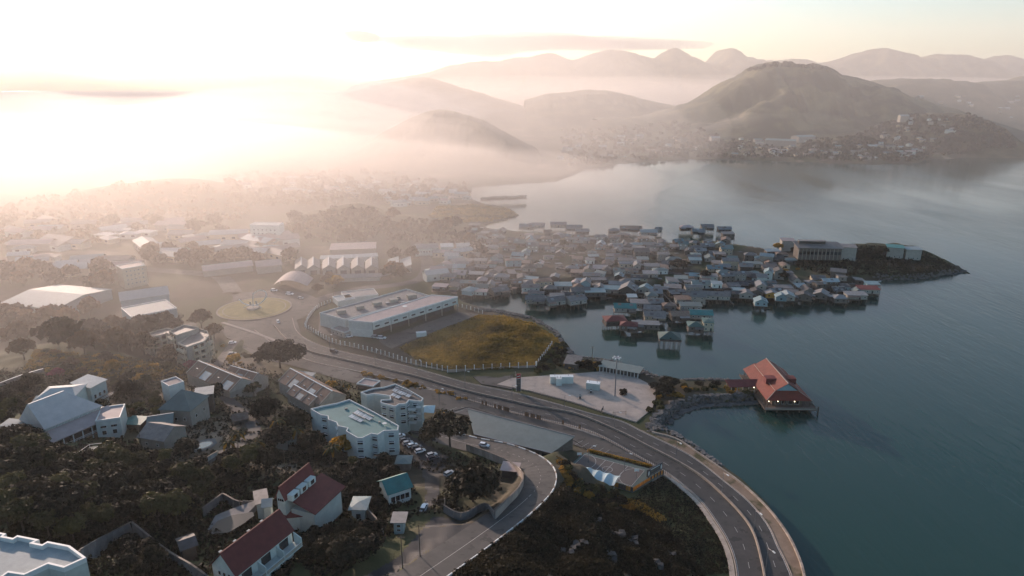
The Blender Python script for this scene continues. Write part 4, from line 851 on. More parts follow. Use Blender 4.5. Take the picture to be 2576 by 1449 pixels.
# ------------------------------------------------------------------ white apartment blocks
def apt(label, px, z, base, edges, solar, clutter=()):
    r, pts, Hh, c = polyblock(label, px, z, base, name='apartment_block', cat='apartment block', par=.8)
    P = [U(*p, z)-c for p in px]
    for i, n in edges:
        A, B = P[i], P[(i+1) % len(P)]; d = (B-A).normalized()
        wall_windows(r, (A.x, A.y), (B.x, B.y), [Hh-z0 for z0 in (2.9, 6.1, 9.3) if Hh-z0 > .3], n, 2.2, 1.7)
        nrm = Vector((d.y, -d.x, 0)); nrm = nrm if (nrm.y < 0 or abs(nrm.y) < .3 and nrm.x > 0) else -nrm
        for zz in (2.0, 5.2, 8.4):
            if Hh-zz-1.2 < .5: continue
            for k in range(n):
                q = A.lerp(B, (k+.5)/n)+nrm*.3; part('awning', MB().box(q.x, q.y, Hh-zz+.25, 2.6, .55, .1, math.atan2(d.y, d.x)), 'trim', r)
    for (u_, v_, rot) in solar:
        p = U(u_, v_, z-.7)-c; p.z = Hh-.6
        s = part('solar_heater', MB().tube(p+Vector((-1.2*math.cos(rot), -1.2*math.sin(rot), .9)), p+Vector((1.2*math.cos(rot), 1.2*math.sin(rot), .9)), .34, .34, 8), 'metal', r)
        t1 = Vector((math.cos(rot), math.sin(rot), 0)); t2 = Vector((math.sin(rot), -math.cos(rot), 0))
        for k in (-1, 1):
            a = p+t1*(k*.62-.55)+t2*.4+Vector((0, 0, .65)); b = a+t1*1.1; part('panel', MB().add([tuple(a), tuple(b), tuple(b+t2*1.9-Vector((0, 0, .35))), tuple(a+t2*1.9-Vector((0, 0, .35)))], [(3, 2, 1, 0)]), 'glare', r)
    for q in clutter: p = U(q[0], q[1], z-.7)-c; p.z = Hh-.65; part('roof_vent', MB().box(p.x, p.y, p.z, q[2], q[2], q[3]), 'pale_wall', r)
    return r, P, Hh
ap1, P1, H1 = apt('nearer white apartment block with teal roof and solar heaters', [(781,1028),(812,1020),(845,1014),(879,1004),(942,1036),(1003,1070),(1001,1082),(966,1083),(950,1093),(934,1090),(912,1101),(899,1101),(870,1084),(874,1076),(850,1071),(846,1062),(826,1055),(824,1046),(806,1043)], 22.5, 12.3, [(12, 1), (17, 1), (6, 1), (8, 1), (10, 1), (14, 1)], [(906,1037,-.72),(916,1042,-.72),(926,1047,-.72),(936,1052,-.72),(893,1047,-.72),(903,1052,-.72),(914,1057,-.72)], ((871,1030,1,.6),(955,1065,.8,.8)))
part('antenna_mast', MB().tube((P1[6].x-4, P1[6].y+6, H1-1), (P1[6].x-4, P1[6].y+6, H1+6.5), .12, .07).box(P1[6].x-4, P1[6].y+6, H1+3, 1.6, .1, .1).box(P1[6].x-4, P1[6].y+6, H1+4.4, 1.2, .1, .1), 'metal', ap1)
part('dish', MB().cyl(P1[6].x-6, P1[6].y+5, H1-.3, H1+.3, .2, .9, 10), 'trim', ap1)
ap2, P2, H2 = apt('further white apartment block with dark roof and two banks of solar heaters', [(907,986),(938,976),(965,973),(994,965),(1030,981),(1065,1001),(1060,1009),(1029,1006),(1022,1014),(1004,1016),(994,1022),(957,1012),(958,1005),(982,1003),(980,995),(958,992),(940,990),(922,993)], 20.5, 8.0, [(6, 1), (8, 1), (10, 2), (7, 1)], [(1000,981,-.6),(1011,986,-.6),(1022,990,-.6),(1033,995,-.6),(996,993,-.6),(1007,998,-.6)])
for q in ap2.children:
    if q.name.startswith('roof') and not q.name.startswith('roof_'): q.data.materials[0] = M['dark_roof']
for k in range(3):
    for px_, py_ in ((1036, 1012), (1056, 1006)): q = U(px_, py_, 20.5)-Vector(ap2.location); part('balcony', MB().box(q.x, q.y, H2-3.4-3.1*k, 3.0, 2.0, .2).box(q.x, q.y-1, H2-3.4-3.1*k, 3.0, .12, 1.1), 'trim', ap2)
tt_ = thing('awning_tent', 'white pointed awning tent at the right corner of the further apartment block', 'tent', tuple(G(1072, 1040, 7)))
part('canvas', MB().add([(-4, -3, 3), (4, -3, 2.2), (4, 3, 3.2), (-4, 3, 3), (0, 0, 4.4)], [(0, 1, 4), (1, 2, 4), (2, 3, 4), (3, 0, 4)]), 'canvas', tt_)
for x in (-3.8, 3.8):
    for y in (-2.8, 2.8): part('post', MB().tube((x, y, -1), (x, y, 2.6), .06, .06), 'metal', tt_)
building('small grey roofed shed beside the parked row under the near apartments', (997,1166), (1030,1166), 16, 5, roof='hip', rh=.8, wall='grey_wall', rm='grey_green', name='shed', cat='shed')
for px_, py_ in [(960,1165),(1000,1150),(910,1165),(880,1160),(840,1140),(1040,1100)]: p = U(px_, py_, 12); exc(p.x, p.y, 4)
# ------------------------------------------------------------------ townhouse terraces with brown roofs
def terrace(label, a, b, z, W, rh, n):
    r = building(label, a, b, z, W, roof='gable', rh=rh, wall='pale_wall', rm='brown_roof', name='townhouse_terrace', cat='terrace', cap='trim', ov=.3)
    L, H0 = r['L'], r['Hh']; k = rh/(W/2)
    for i in range(n+1):
        x = -L/2+L*i/n
        for s in (-1, 1): part('party_wall', MB().prism([(x-.18, 0), (x+.18, 0), (x+.18, s*(W/2+.25)), (x-.18, s*(W/2+.25))], [H0-.5]*4, [H0+rh+.32, H0+rh+.32, H0+.3, H0+.3]), 'pale_wall', r)
    for i in range(n):
        x = -L/2+L*(i+.5)/n
        if i % 2: part('skylight_roof', MB().add([(x-L/n*.3, -W/2-.2, H0+.18), (x+L/n*.3, -W/2-.2, H0+.18), (x+L/n*.3, -W*.22, H0+.27+rh*.56), (x-L/n*.3, -W*.22, H0+.27+rh*.56)], [(0, 1, 2, 3)]), 'tin2', r)
        else: part('water_heater', MB().box(x, -W*.27, H0+rh*.5, 1.2, .4, .4), 'metal', r)
    windows(r, L, W, 'f', n*2, .8, 1.1, 1.2); return r
terrace('brown roofed terrace stepping down beside the balconied apartments, left of the three', (470,938), (578,985), 15.5, 13, 4.0, 4)
terrace('short brown roofed terrace just behind the left one', (560,948), (628,968), 13.5, 11, 3.6, 3)
terrace('long brown roofed terrace with white skylight strips, nearest the white apartments', (701,958), (805,1018), 14.5, 13, 4.2, 5)
terrace('low brown roofed terrace in front of the long one, half hidden by trees', (722,988), (778,1020), 13.5, 8, 2.6, 3)
building('white awning roof at the head of the long terrace', (736,950), (775,955), 9, 6, roof='shed', rh=.8, rm='tin2', name='garage', cat='garage')
building('small flat pinkish roof between road and further apartments', (897,967), (938,974), 6.5, 7, roof='flat', rm='pink_roof', wall='rust', name='shed', cat='shed')
# ------------------------------------------------------------------ balconied flats in the haze
def flats_(label, px, z, base, slabs, cols):
    r, pts, Hh, c = polyblock(label, px, z, base, wall='pale_wall', rm='grey_roof', name='flats', cat='apartment block', par=1.0); P = [U(*p, z)-c for p in px]
    for i, n in slabs:
        A, B = P[i], P[(i+1) % len(P)]; d = (B-A).normalized(); nr = Vector((d.y, -d.x, 0)); nr = nr if nr.y < .2 else -nr
        for zz in (3.2, 6.4, 9.6):
            if Hh-zz < -1: continue
            for k in range(n):
                q = A.lerp(B, (k+.5)/n)+nr*1.0; w_ = (B-A).length/n*.8
                part('balcony', MB().box(q.x, q.y, Hh-zz-.5, w_, 2.0, 1.1, math.atan2(d.y, d.x)), 'cream_wall', r)
                q2 = q-nr*.9; f = link('window', bxm('window', w_*.8, .2, 1.7, 'glass'), r, (q2.x, q2.y, Hh-zz+.7), math.atan2(d.y, d.x))
        for k in range(n+1): q = A.lerp(B, k/n)+nr*1.6; part('column', MB().box(q.x, q.y, -2, .45, .45, Hh+1.6), 'cream_wall', r)
    return r
flats_('left wing of the balconied flats with an open concrete frame, above the dark trees', [(367,838),(382,847),(422,838),(427,842),(440,829),(420,824)], 18, 4, [(0, 1), (1, 2)], 3)
flats_('central tower of the balconied flats with a sloping pale top', [(425,832),(443,843),(489,829),(500,822),(462,816)], 20.5, 4, [(0, 1)], 2)
flats_('right wing of the balconied flats with rounded stacked balconies', [(447,862),(470,873),(482,868),(514,858),(526,843),(522,832),(500,826),(488,834)], 18.5, 4.5, [(0, 1), (2, 2), (3, 1), (4, 1)], 3)
# ------------------------------------------------------------------ houses on the left hillside
B = building
ch = B('large white colonial house with a steep grey roof and long veranda', (114,1078), (252,1021), 30.5, 15, base=22, roof='none', wall='white_wall', win=(('f', 8, 6.3, 1.0, 1.1),))
for q in list(ch.children):
    if q.name.split('.')[0] in ('roof', 'parapet'): bpy.data.objects.remove(q)
L, W, H0 = ch['L'], 15, ch['Hh']; o_ = .6
part('roof', MB().add([(-L/2-o_, -W/2-o_, H0), (L/2+o_, -W/2-o_, H0), (L/2+o_, W/2+o_, H0), (-L/2-o_, W/2+o_, H0), (-L/2-o_, 0, H0+8), (L*.10, 0, H0+8), (-L/2-o_, -W/2-o_, H0-.2), (L/2+o_, -W/2-o_, H0-.2), (L/2+o_, W/2+o_, H0-.2), (-L/2-o_, W/2+o_, H0-.2)], [(0, 1, 5, 4), (2, 3, 4, 5), (1, 2, 5), (3, 0, 4), (0, 6, 7, 1), (1, 7, 8, 2), (2, 8, 9, 3), (3, 9, 6, 0), (6, 9, 8, 7)]), 'house_roof', ch)
part('ridge_cap', MB().box(-L*.2, 0, H0+7.95, L*.62, .4, .15), 'trim', ch)
for k in (-.5, -.25, 0, .25, .5): cr, sr = math.cos(ch.rotation_euler.z), math.sin(ch.rotation_euler.z); [exc(ch.location.x+cr*L*k+sr*q_, ch.location.y+sr*L*k-cr*q_, 4) for q_ in (12, 18, 23)]
L, H0 = ch['L'], ch['Hh']
vr = MB().prism([(-L/2-5, -7.3), (L/2+3, -7.3), (L/2+3, -14), (-L/2-5, -14)], [H0-1.3, H0-1.3, H0-3.4, H0-3.4], [H0-1.05, H0-1.05, H0-3.15, H0-3.15]); vo = part('veranda_roof', vr, 'pink_roof', ch)
part('veranda_deck', MB().box(-1, -10.6, H0-7.0, L+8, 6.6, .3), 'deck', ch)
for i in range(9): part('veranda_post', MB().box(-L/2-4.6+(L+7)*i/8, -13.6, -3, .28, .28, H0-.6), 'trim', ch)
for i in range(8): part('railing', MB().box(-L/2-4.6+(L+7)*(i+.5)/8, -13.6, H0-5.9, (L+7)/8*.94, .1, .12).box(-L/2-4.6+(L+7)*(i+.5)/8, -13.6, H0-6.4, (L+7)/8*.94, .08, .12), 'trim', ch)
for i in range(18): x = -L/2+.9+(L-1.8)*i/17; part('bracket', MB().beam((x, -7.55, H0-1.2), (x+.55, -7.75, H0-.1), .14), 'trim', ch)
windows(ch, L, 15, 'f', 7, 2.4, 1.6, 1.9)
B('white box wing with a flat roof at the right end of the colonial house', (240,1062), (302,1053), 28.5, 12, base=22, roof='flat', rm='pink_roof', name='house_wing', win=(('f', 2, 3.6, 2.2, 1.0), ('f', 2, .8, 1.6, 1.8)))
B('white modern house with a pale roof directly behind the colonial house', (95,1003), (188,996), 27.5, 11, roof='hip', rh=1.8, ridge=8, rm='tin2', win=(('f', 4, 2.4, 1.6, 1.3),))
B('low teal lean-to roof left of the modern white house', (83,1015), (112,1012), 25, 5, roof='shed', rh=.8, rm='blue_roof', name='lean_to', cat='shed')
dk = B('small house with a slanted white roof and a jutting balcony', (227,976), (266,956), 26, 9, base=17, roof='shed', rh=1.4, rm='tin2', win=(('f', 3, 3.4, 1.3, 1.8),))
part('balcony', MB().box(1, -dk['Wd']/2-1.6, 2.6, dk['L'], 2.8, .22), 'deck', dk); part('railing', MB().box(1, -dk['Wd']/2-2.9, 3.6, dk['L'], .1, .12).box(1, -dk['Wd']/2-2.9, 3.1, dk['L'], .06, .1), 'trim', dk)
pv_ = thing('pavilion', 'open pavilion with a bent pale roof on posts at the left picture edge', 'pavilion', tuple(G(52, 1098, 25)))
part('roof', MB().add([(-5, -2.5, 5.8), (0, -2.5, 4.9), (5, -2.5, 3.4), (7, -2.5, 3.6), (-5, 3, 6.0), (0, 3, 5.3), (5, 3, 3.6), (7, 3, 3.8)], [(0, 1, 5, 4), (1, 2, 6, 5), (2, 3, 7, 6)]), 'blue_roof', pv_)
for x, h_ in ((-4.6, 5.7), (6.4, 3.5)):
    for y in (-2.2, 2.7): part('post', MB().box(x, y, -2, .2, .2, h_+1.9), 'trim', pv_)
part('railing', MB().box(0, -2.4, .9, 11, .08, .1), 'trim', pv_)
B('house with a steep dark hipped roof in the middle of the hillside garden', (402,1030), (478,1034), 25.5, 13, base=18, roof='hip', rh=6, ridge=.4, rm='grey_green', wall='pale_wall', win=(('f', 3, 3, 1.2, 1.4), ('r', 2, 3, 1.2, 1.4)))
B('flat pale carport roof with a satellite dish right of the hipped house', (492,996), (534,990), 23, 7, base=17, roof='shed', rh=.3, rm='tin2', wall='dark_wall', name='carport', cat='carport')
B('white box house with a slab roof behind the hipped house', (425,974), (463,962), 23, 8, roof='flat', rm='pink_roof', win=(('f', 2, 2, 1.2, 1.0),))
B('low wing with a long skylight strip below the hipped house', (372,1071), (432,1062), 24.5, 8, base=19, roof='gable', rh=1.8, rm='grey_green', wall='dark_wall', cap='tin2', name='house_wing')
B('old house with a dark grey gabled roof and pale gable wall below the skylight wing', (349,1098), (412,1108), 26, 11, base=21, roof='gable', rh=2.8, rm='grey_roof', wall='pale_wall', win=(('f', 2, 2, 1.1, 1.1),))
B('small teal tarp roof between the colonial house and the skylight wing', (310,1066), (352,1068), 22, 5, roof='shed', rh=.6, rm='teal_roof', wall='dark_wall', name='shed', cat='shed')
B('low house with a pinkish flat roof by the hill lane', (664,1116), (722,1108), 17, 8, roof='hip', rh=1.2, rm='pink_roof', wall='pale_wall')
B('small white garage roof at the bend of the hill lane', (716,1095), (746,1090), 16.5, 5, roof='shed', rh=.5, rm='tin2', name='garage', cat='garage')
B('house with twin dark skylights half hidden by trees on the hill lane', (588,1058), (622,1052), 16, 6, roof='gable', rh=1.4, rm='rust', wall='dark_wall')
# pools, courts and garden walls
def slab(name, px, z, m, label=None, cat=None, th=.25, dz=.12):
    P = [G(p[0], p[1], z) for p in px]; zz = max(p.z for p in P)+dz; c = sum(P, Vector())/len(P)
    o = part(name, MB().prism([(p.x-c.x, p.y-c.y) for p in P], -2.0, 0), m, None, (c.x, c.y, zz)); exc(c.x, c.y, 4)
    if label: tag(o, label, cat)
    else: struct(o)
    return o, zz, c, P
pp = [(484,1126),(492,1121),(505,1114),(520,1110),(533,1110),(537,1116),(527,1124),(510,1130),(494,1133)]
o, zz, c, P = slab('pool_terrace', [((x-510)*1.35+510, (y-1120)*1.5+1120) for x, y in pp], 20, 'stonewall')
pt = thing('swimming_pool', 'kidney shaped swimming pool mirroring the sky on the hillside', 'swimming pool', (c.x, c.y, zz)); q_ = [U(x, y, zz) for x, y in pp]; part('coping', MB().prism([(p.x-c.x, p.y-c.y) for p in q_], 0, .1), 'kerb', pt); part('water', MB().prism([((p.x-c.x)*.88, (p.y-c.y)*.88) for p in q_], .05, .13), 'pool', pt)
o, zz, c, P = slab('garden_court', [(163,1168),(228,1133),(262,1136),(200,1168)], 28, 'court_green'); sc_ = thing('court_surround', 'thin white line fence round the dark garden court below the colonial house', 'fence', (P[0].x, P[0].y, zz))
for i in range(4): a = P[i]-P[0]; b = P[(i+1) % 4]-P[0]; a.z = b.z = .9; part('rail', MB().beam(a, b, .09), 'trim', sc_); part('post', MB().box(a.x, a.y, -.2, .1, .1, 1.2), 'trim', sc_)
pp = [(527,1334),(548,1311),(585,1296),(636,1288),(640,1297),(612,1318),(575,1340),(540,1342)]
o, zz, c, P = slab('pool_surround', [((x-580)*1.12+580, (y-1315)*1.15+1315) for x, y in pp], 27, 'stonewall')
pt = thing('swimming_pool', 'dark still swimming pool behind the big red roofed row', 'swimming pool', (c.x, c.y, zz)); q_ = [U(x, y, zz) for x, y in pp]; part('water', MB().prism([((p.x-c.x), (p.y-c.y)) for p in q_], 0, .08), 'dark_pool', pt)
def wall(label, px, h, m='stonewall', th=.35, cat='wall', name='retaining_wall', n=14, cap='grey_wall', follow=True):
    L_ = resample(spline([G(*p) for p in px], 3) if len(px) > 2 else [G(*p) for p in px], n+1); r = thing(name, label, cat, tuple(L_[0]))
    for i in range(n):
        a, b = L_[i]-L_[0], L_[i+1]-L_[0]; part('wall_panel', MB().beam(a+Vector((0, 0, h/2-1)), b-(b-a)*.02+Vector((0, 0, h/2-1)), th, h+2), m, r)
        part('coping', MB().beam(a+Vector((0, 0, h+.05)), b+Vector((0, 0, h+.05)), th+.12, .1), cap, r)
    for p in L_[::3]: exc(p.x, p.y, 2)
    return r
wall('dark blue grey retaining wall rising to a corner behind the bottom left house', [(205,1420,38),(270,1375,36),(335,1340,34)], 3.4); wall('dark retaining wall running down right from the wall corner to the red roofs', [(337,1340,34),(425,1412,33),(490,1452,33),(540,1490,34)], 3.4)
wall('grey garden wall beside the dark pool, left arm', [(512,1300,26),(562,1262,25)], 3.0, n=6); wall('grey garden wall beside the dark pool, right arm', [(564,1262,25),(605,1283,25),(650,1280,24)], 3.0, n=7)
wall('tall pale panelled wall curving along the inside of the hill road', [(1174,1134,8),(1225,1152,10),(1285,1180,12),(1316,1212,15),(1305,1245,18),(1290,1262,18),(1246,1308,21)], 3.0, 'concrete', n=34, name='boundary_wall')
wall('pale panelled wall stepping back from the hill road below the round tree', [(1244,1308,21),(1217,1282,20),(1162,1310,22),(1116,1288,21)], 2.6, 'stonewall', n=14, name='boundary_wall')
wall('straight grey wall running downhill from the small pale roofed kiosk', [(914,1290,19),(965,1345,23)], 3.2, n=8, name='boundary_wall'); wall('low white garden wall beside the kidney shaped pool', [(519,1180,21),(520,1165,21),(548,1148,20)], 2.0, 'white_wall', n=6, name='boundary_wall')
wall('long dark wall with a bright cap at the far left edge', [(0,972,20),(60,950,19),(110,935,18)], 1.6, n=8, cap='trim', name='boundary_wall')
# ------------------------------------------------------------------ bottom: modern house, red roofs, kiosks
r, pts, Hh, c = polyblock('bright teal white modern house with a zigzag parapet in the bottom left corner', [(-70,1340),(-5,1338),(16,1342),(8,1348),(33,1353),(44,1346),(99,1357),(84,1364),(107,1369),(120,1361),(176,1372),(217,1402),(160,1428),(120,1418),(60,1446),(20,1440),(-60,1500)], 51.5, 38, rm='tin2', name='modern_house', cat='house', par=1.2, lip=.7)
exc(c.x, c.y, 16)
P = [U(*p, 51.5)-c for p in [(217,1402),(100,1418)]]
b0, b1 = U(222,1438,46)-c, U(130,1490,46)-c; part('balcony', MB().beam(b0+Vector((0, 0, .2)), b1+Vector((0, 0, .2)), .2, 1.2), 'trim', r); part('balcony_floor', MB().prism([(b0.x, b0.y), (b1.x, b1.y), (b1.x-3, b1.y+3), (b0.x-3, b0.y+3)], b0.z-.6, b0.z-.35), 'pale_wall', r)
f_ = link('window', bxm('window', 7, .2, 2.6, 'glass'), r, ((b0.x+b1.x)/2-1.5, (b0.y+b1.y)/2+2.4, b0.z-.2), math.atan2(b1.y-b0.y, b1.x-b0.x))
def redrow(label, ap_near, ap_far, ev_near, z_r, z_e, base, rm='maroon_roof'):
    a, b = U(*ap_near, z_r), U(*ap_far, z_r); d = b-a; L = d.length; d.normalize(); e = U(*ev_near, z_e); nr = Vector((d.y, -d.x, 0)); W = 2*abs((e-a).dot(nr)); c = (a+b)/2
    r = thing('row_house', label, 'house', (c.x, c.y, base), math.atan2(d.y, d.x)); H0 = z_e-base; rh = z_r-z_e; w = MB().box(0, 0, -3, L, W-1, H0+3)
    for s in (-1, 1): w.add([(s*L/2, -W/2+.5, H0), (s*L/2, W/2-.5, H0), (s*L/2, 0, H0+rh-.2)], [(0, 1, 2) if s > 0 else (0, 2, 1)])
    part('wall', w, 'white_wall', r); part('roof', MB().gable(L, W-1, H0, rh, .2, .5), rm, r); part('ridge_cap', MB().box(0, 0, H0+rh+.15, L+.8, .4, .12), rm, r)
    for k in (-.3, 0, .3): exc(c.x+d.x*L*k, c.y+d.y*L*k, W/2+1); exc(c.x+d.x*L*k+nr.x*(W/2+5), c.y+d.y*L*k+nr.y*(W/2+5), 4)
    return r, L, W, H0, rh
r, L, W, H0, rh = redrow('big dark red roofed row house with partitioned balconies at the bottom', (557,1391), (700,1284), (617,1429), 43.5, 39, 30)
windows(r, L, W-1, 'l', 3, H0-2.2, .9, 1.2, span=.6); windows(r, L, W-1, 'l', 2, H0-5.4, 1.4, 1.2, span=.6)
part('balcony', MB().box(0, -W/2-1.2, H0-4.0, L, 3.2, .25), 'white_wall', r)
for i in range(4): x = -L/2+L*i/3; part('partition', MB().prism([(x-.12, -W/2-.1), (x+.12, -W/2-.1), (x+.12, -W/2-2.6), (x-.12, -W/2-2.6)], [H0-3.7]*4, [H0-.6, H0-.6, H0-1.6, H0-1.6]), 'white_wall', r)
for i in range(3): x = -L/2+L*(i+.5)/3; part('railing', MB().box(x, -W/2-2.7, H0-2.7, L/3*.93, .1, .1), 'trim', r); part('railing', MB().box(x, -W/2-2.7, H0-3.7, L/3*.93, .08, .85), 'pale_wall', r); link('glass_door', bxm('glass_door', 3.0, .12, 2.4, 'glass'), r, (x, -W/2+.46, H0-3.7))
for i in range(4): x = -L/2+L*(i+.4)/4.2; part('skylight', MB().box(x, W*.22, H0+rh*.55+.35, .8, 1.8, .12), 'tin2', r)
r, L, W, H0, rh = redrow('smaller dark red roofed row house behind the big one, with a lower front roof', (703,1225), (775,1167), (731,1241), 38.5, 35.5, 26)
windows(r, L, W-1, 'l', 3, H0-1.8, .8, 1.0, span=.8); part('lower_roof', MB().prism([(-L/2+1, -W/2-.3), (L/2+3, -W/2-.3), (L/2+3, -W/2-9), (-L/2+1, -W/2-9)], [H0-1.6, H0-1.6, H0-4.4, H0-4.4], [H0-1.3, H0-1.3, H0-4.1, H0-4.1]), 'maroon_roof', r); part('lower_wall', MB().box(1.5, -W/2-4.2, -3, L, 8, H0-1.6), 'white_wall', r)
for i in range(3): x = -L/2+L*(i+.6)/3.4; part('dormer', MB().box(x, -W/2-.8, H0-1.5, 3.2, 1.8, 1.9), 'white_wall', r); link('window', bxm('window', 1.4, .12, 1.2, 'glass'), r, (x, -W/2-1.76, H0-1.1))
part('skylight', MB().box(-L*.1, W*.3, H0+rh*.4+.3, 2.6, .7, .12), 'tin2', r)
B('low dark red roof at the right end of the two row houses', (716,1302), (764,1297), 29, 5, roof='shed', rh=.8, rm='maroon_roof', name='outbuilding', cat='shed')
B('low roofed wing tucked left of the smaller red row house', (646,1268), (672,1262), 29, 6, roof='shed', rh=.5, rm='grey_roof', name='outbuilding', cat='shed')
B('little house with a bright teal roof and white windows among dark trees', (978,1240), (1033,1222), 24.5, 8, base=18, roof='gable', rh=2.4, rm='teal_roof', win=(('f', 4, 2.6, 1.6, 2.0), ('r', 1, 2.6, 1.6, 2.0)), ov=.7)
B('small kiosk with a pale flat hipped roof at the top of the straight wall', (884,1280), (917,1280), 25, 5.5, roof='hip', rh=.8, ridge=.3, rm='blue_roof', name='kiosk', cat='kiosk', win=(('f', 1, 1.8, 1.6, 1.6),), ov=.9)
B('tiny guard house with a flat overhanging roof and two windows by the yard', (990,1312), (1014,1312), 27, 3.5, roof='shed', rh=.15, rm='tin', name='guard_house', cat='guard house', win=(('f', 1, 2.4, 1.3, 1.0), ('f', 1, 1.1, 1.3, .8)), ov=.9)
B('dark garden shed with a plain roof left of the big red roofed row', (458,1382), (492,1370), 37, 5, roof='gable', rh=.8, rm='dark_roof', wall='dark_wall', name='shed', cat='shed')
B('pale carport roof slab between the round tree and the curving wall', (1262,1182), (1300,1186), 15, 5, roof='shed', rh=.15, rm='pink_roof', wall='dark_wall', name='carport', cat='carport')
B('small white gable peeping out left of the smaller red row house', (662,1272), (680,1270), 29, 3, roof='gable', rh=1.2, rm='tin2', name='porch', cat='porch')
struct(part('dark_yard', MB().prism([(lambda v: (v.x, v.y))(G(*p, 24)) for p in [(1000,1400),(1085,1318),(1180,1318),(1245,1322),(1150,1400),(1040,1475),(900,1500)]], 22, 25.2), 'asphalt_old', None)) if False else None
# utility poles
up_ = [(952,1205,18,'beside the little teal roofed house'),(1013,1430,30,'at the bottom right of the dark yard'),(720,1195,24,'behind the smaller red row house'),(858,1000,9,'in the banana trees at the end of the terraces'),(892,1030,9,'between the terraces and the further apartments'),(1010,760,3,'behind the white depot'),(357,1130,22,'below the skylight wing'),(1057,1400,30,'at the left of the dark yard'),(840,755,3,'by the depot corner')]
for i, (px, py, z, lb) in enumerate(up_):
    p = G(px, py, z); o = thing('utility_pole', 'thin utility pole '+lb, 'utility pole', tuple(p)); part('pole', MB().tube((0, 0, -.5), (0, 0, 10), .16, .1), 'wood', o); part('crossarm', MB().box(0, 0, 9.3, 2.0, .12, .12), 'wood', o)
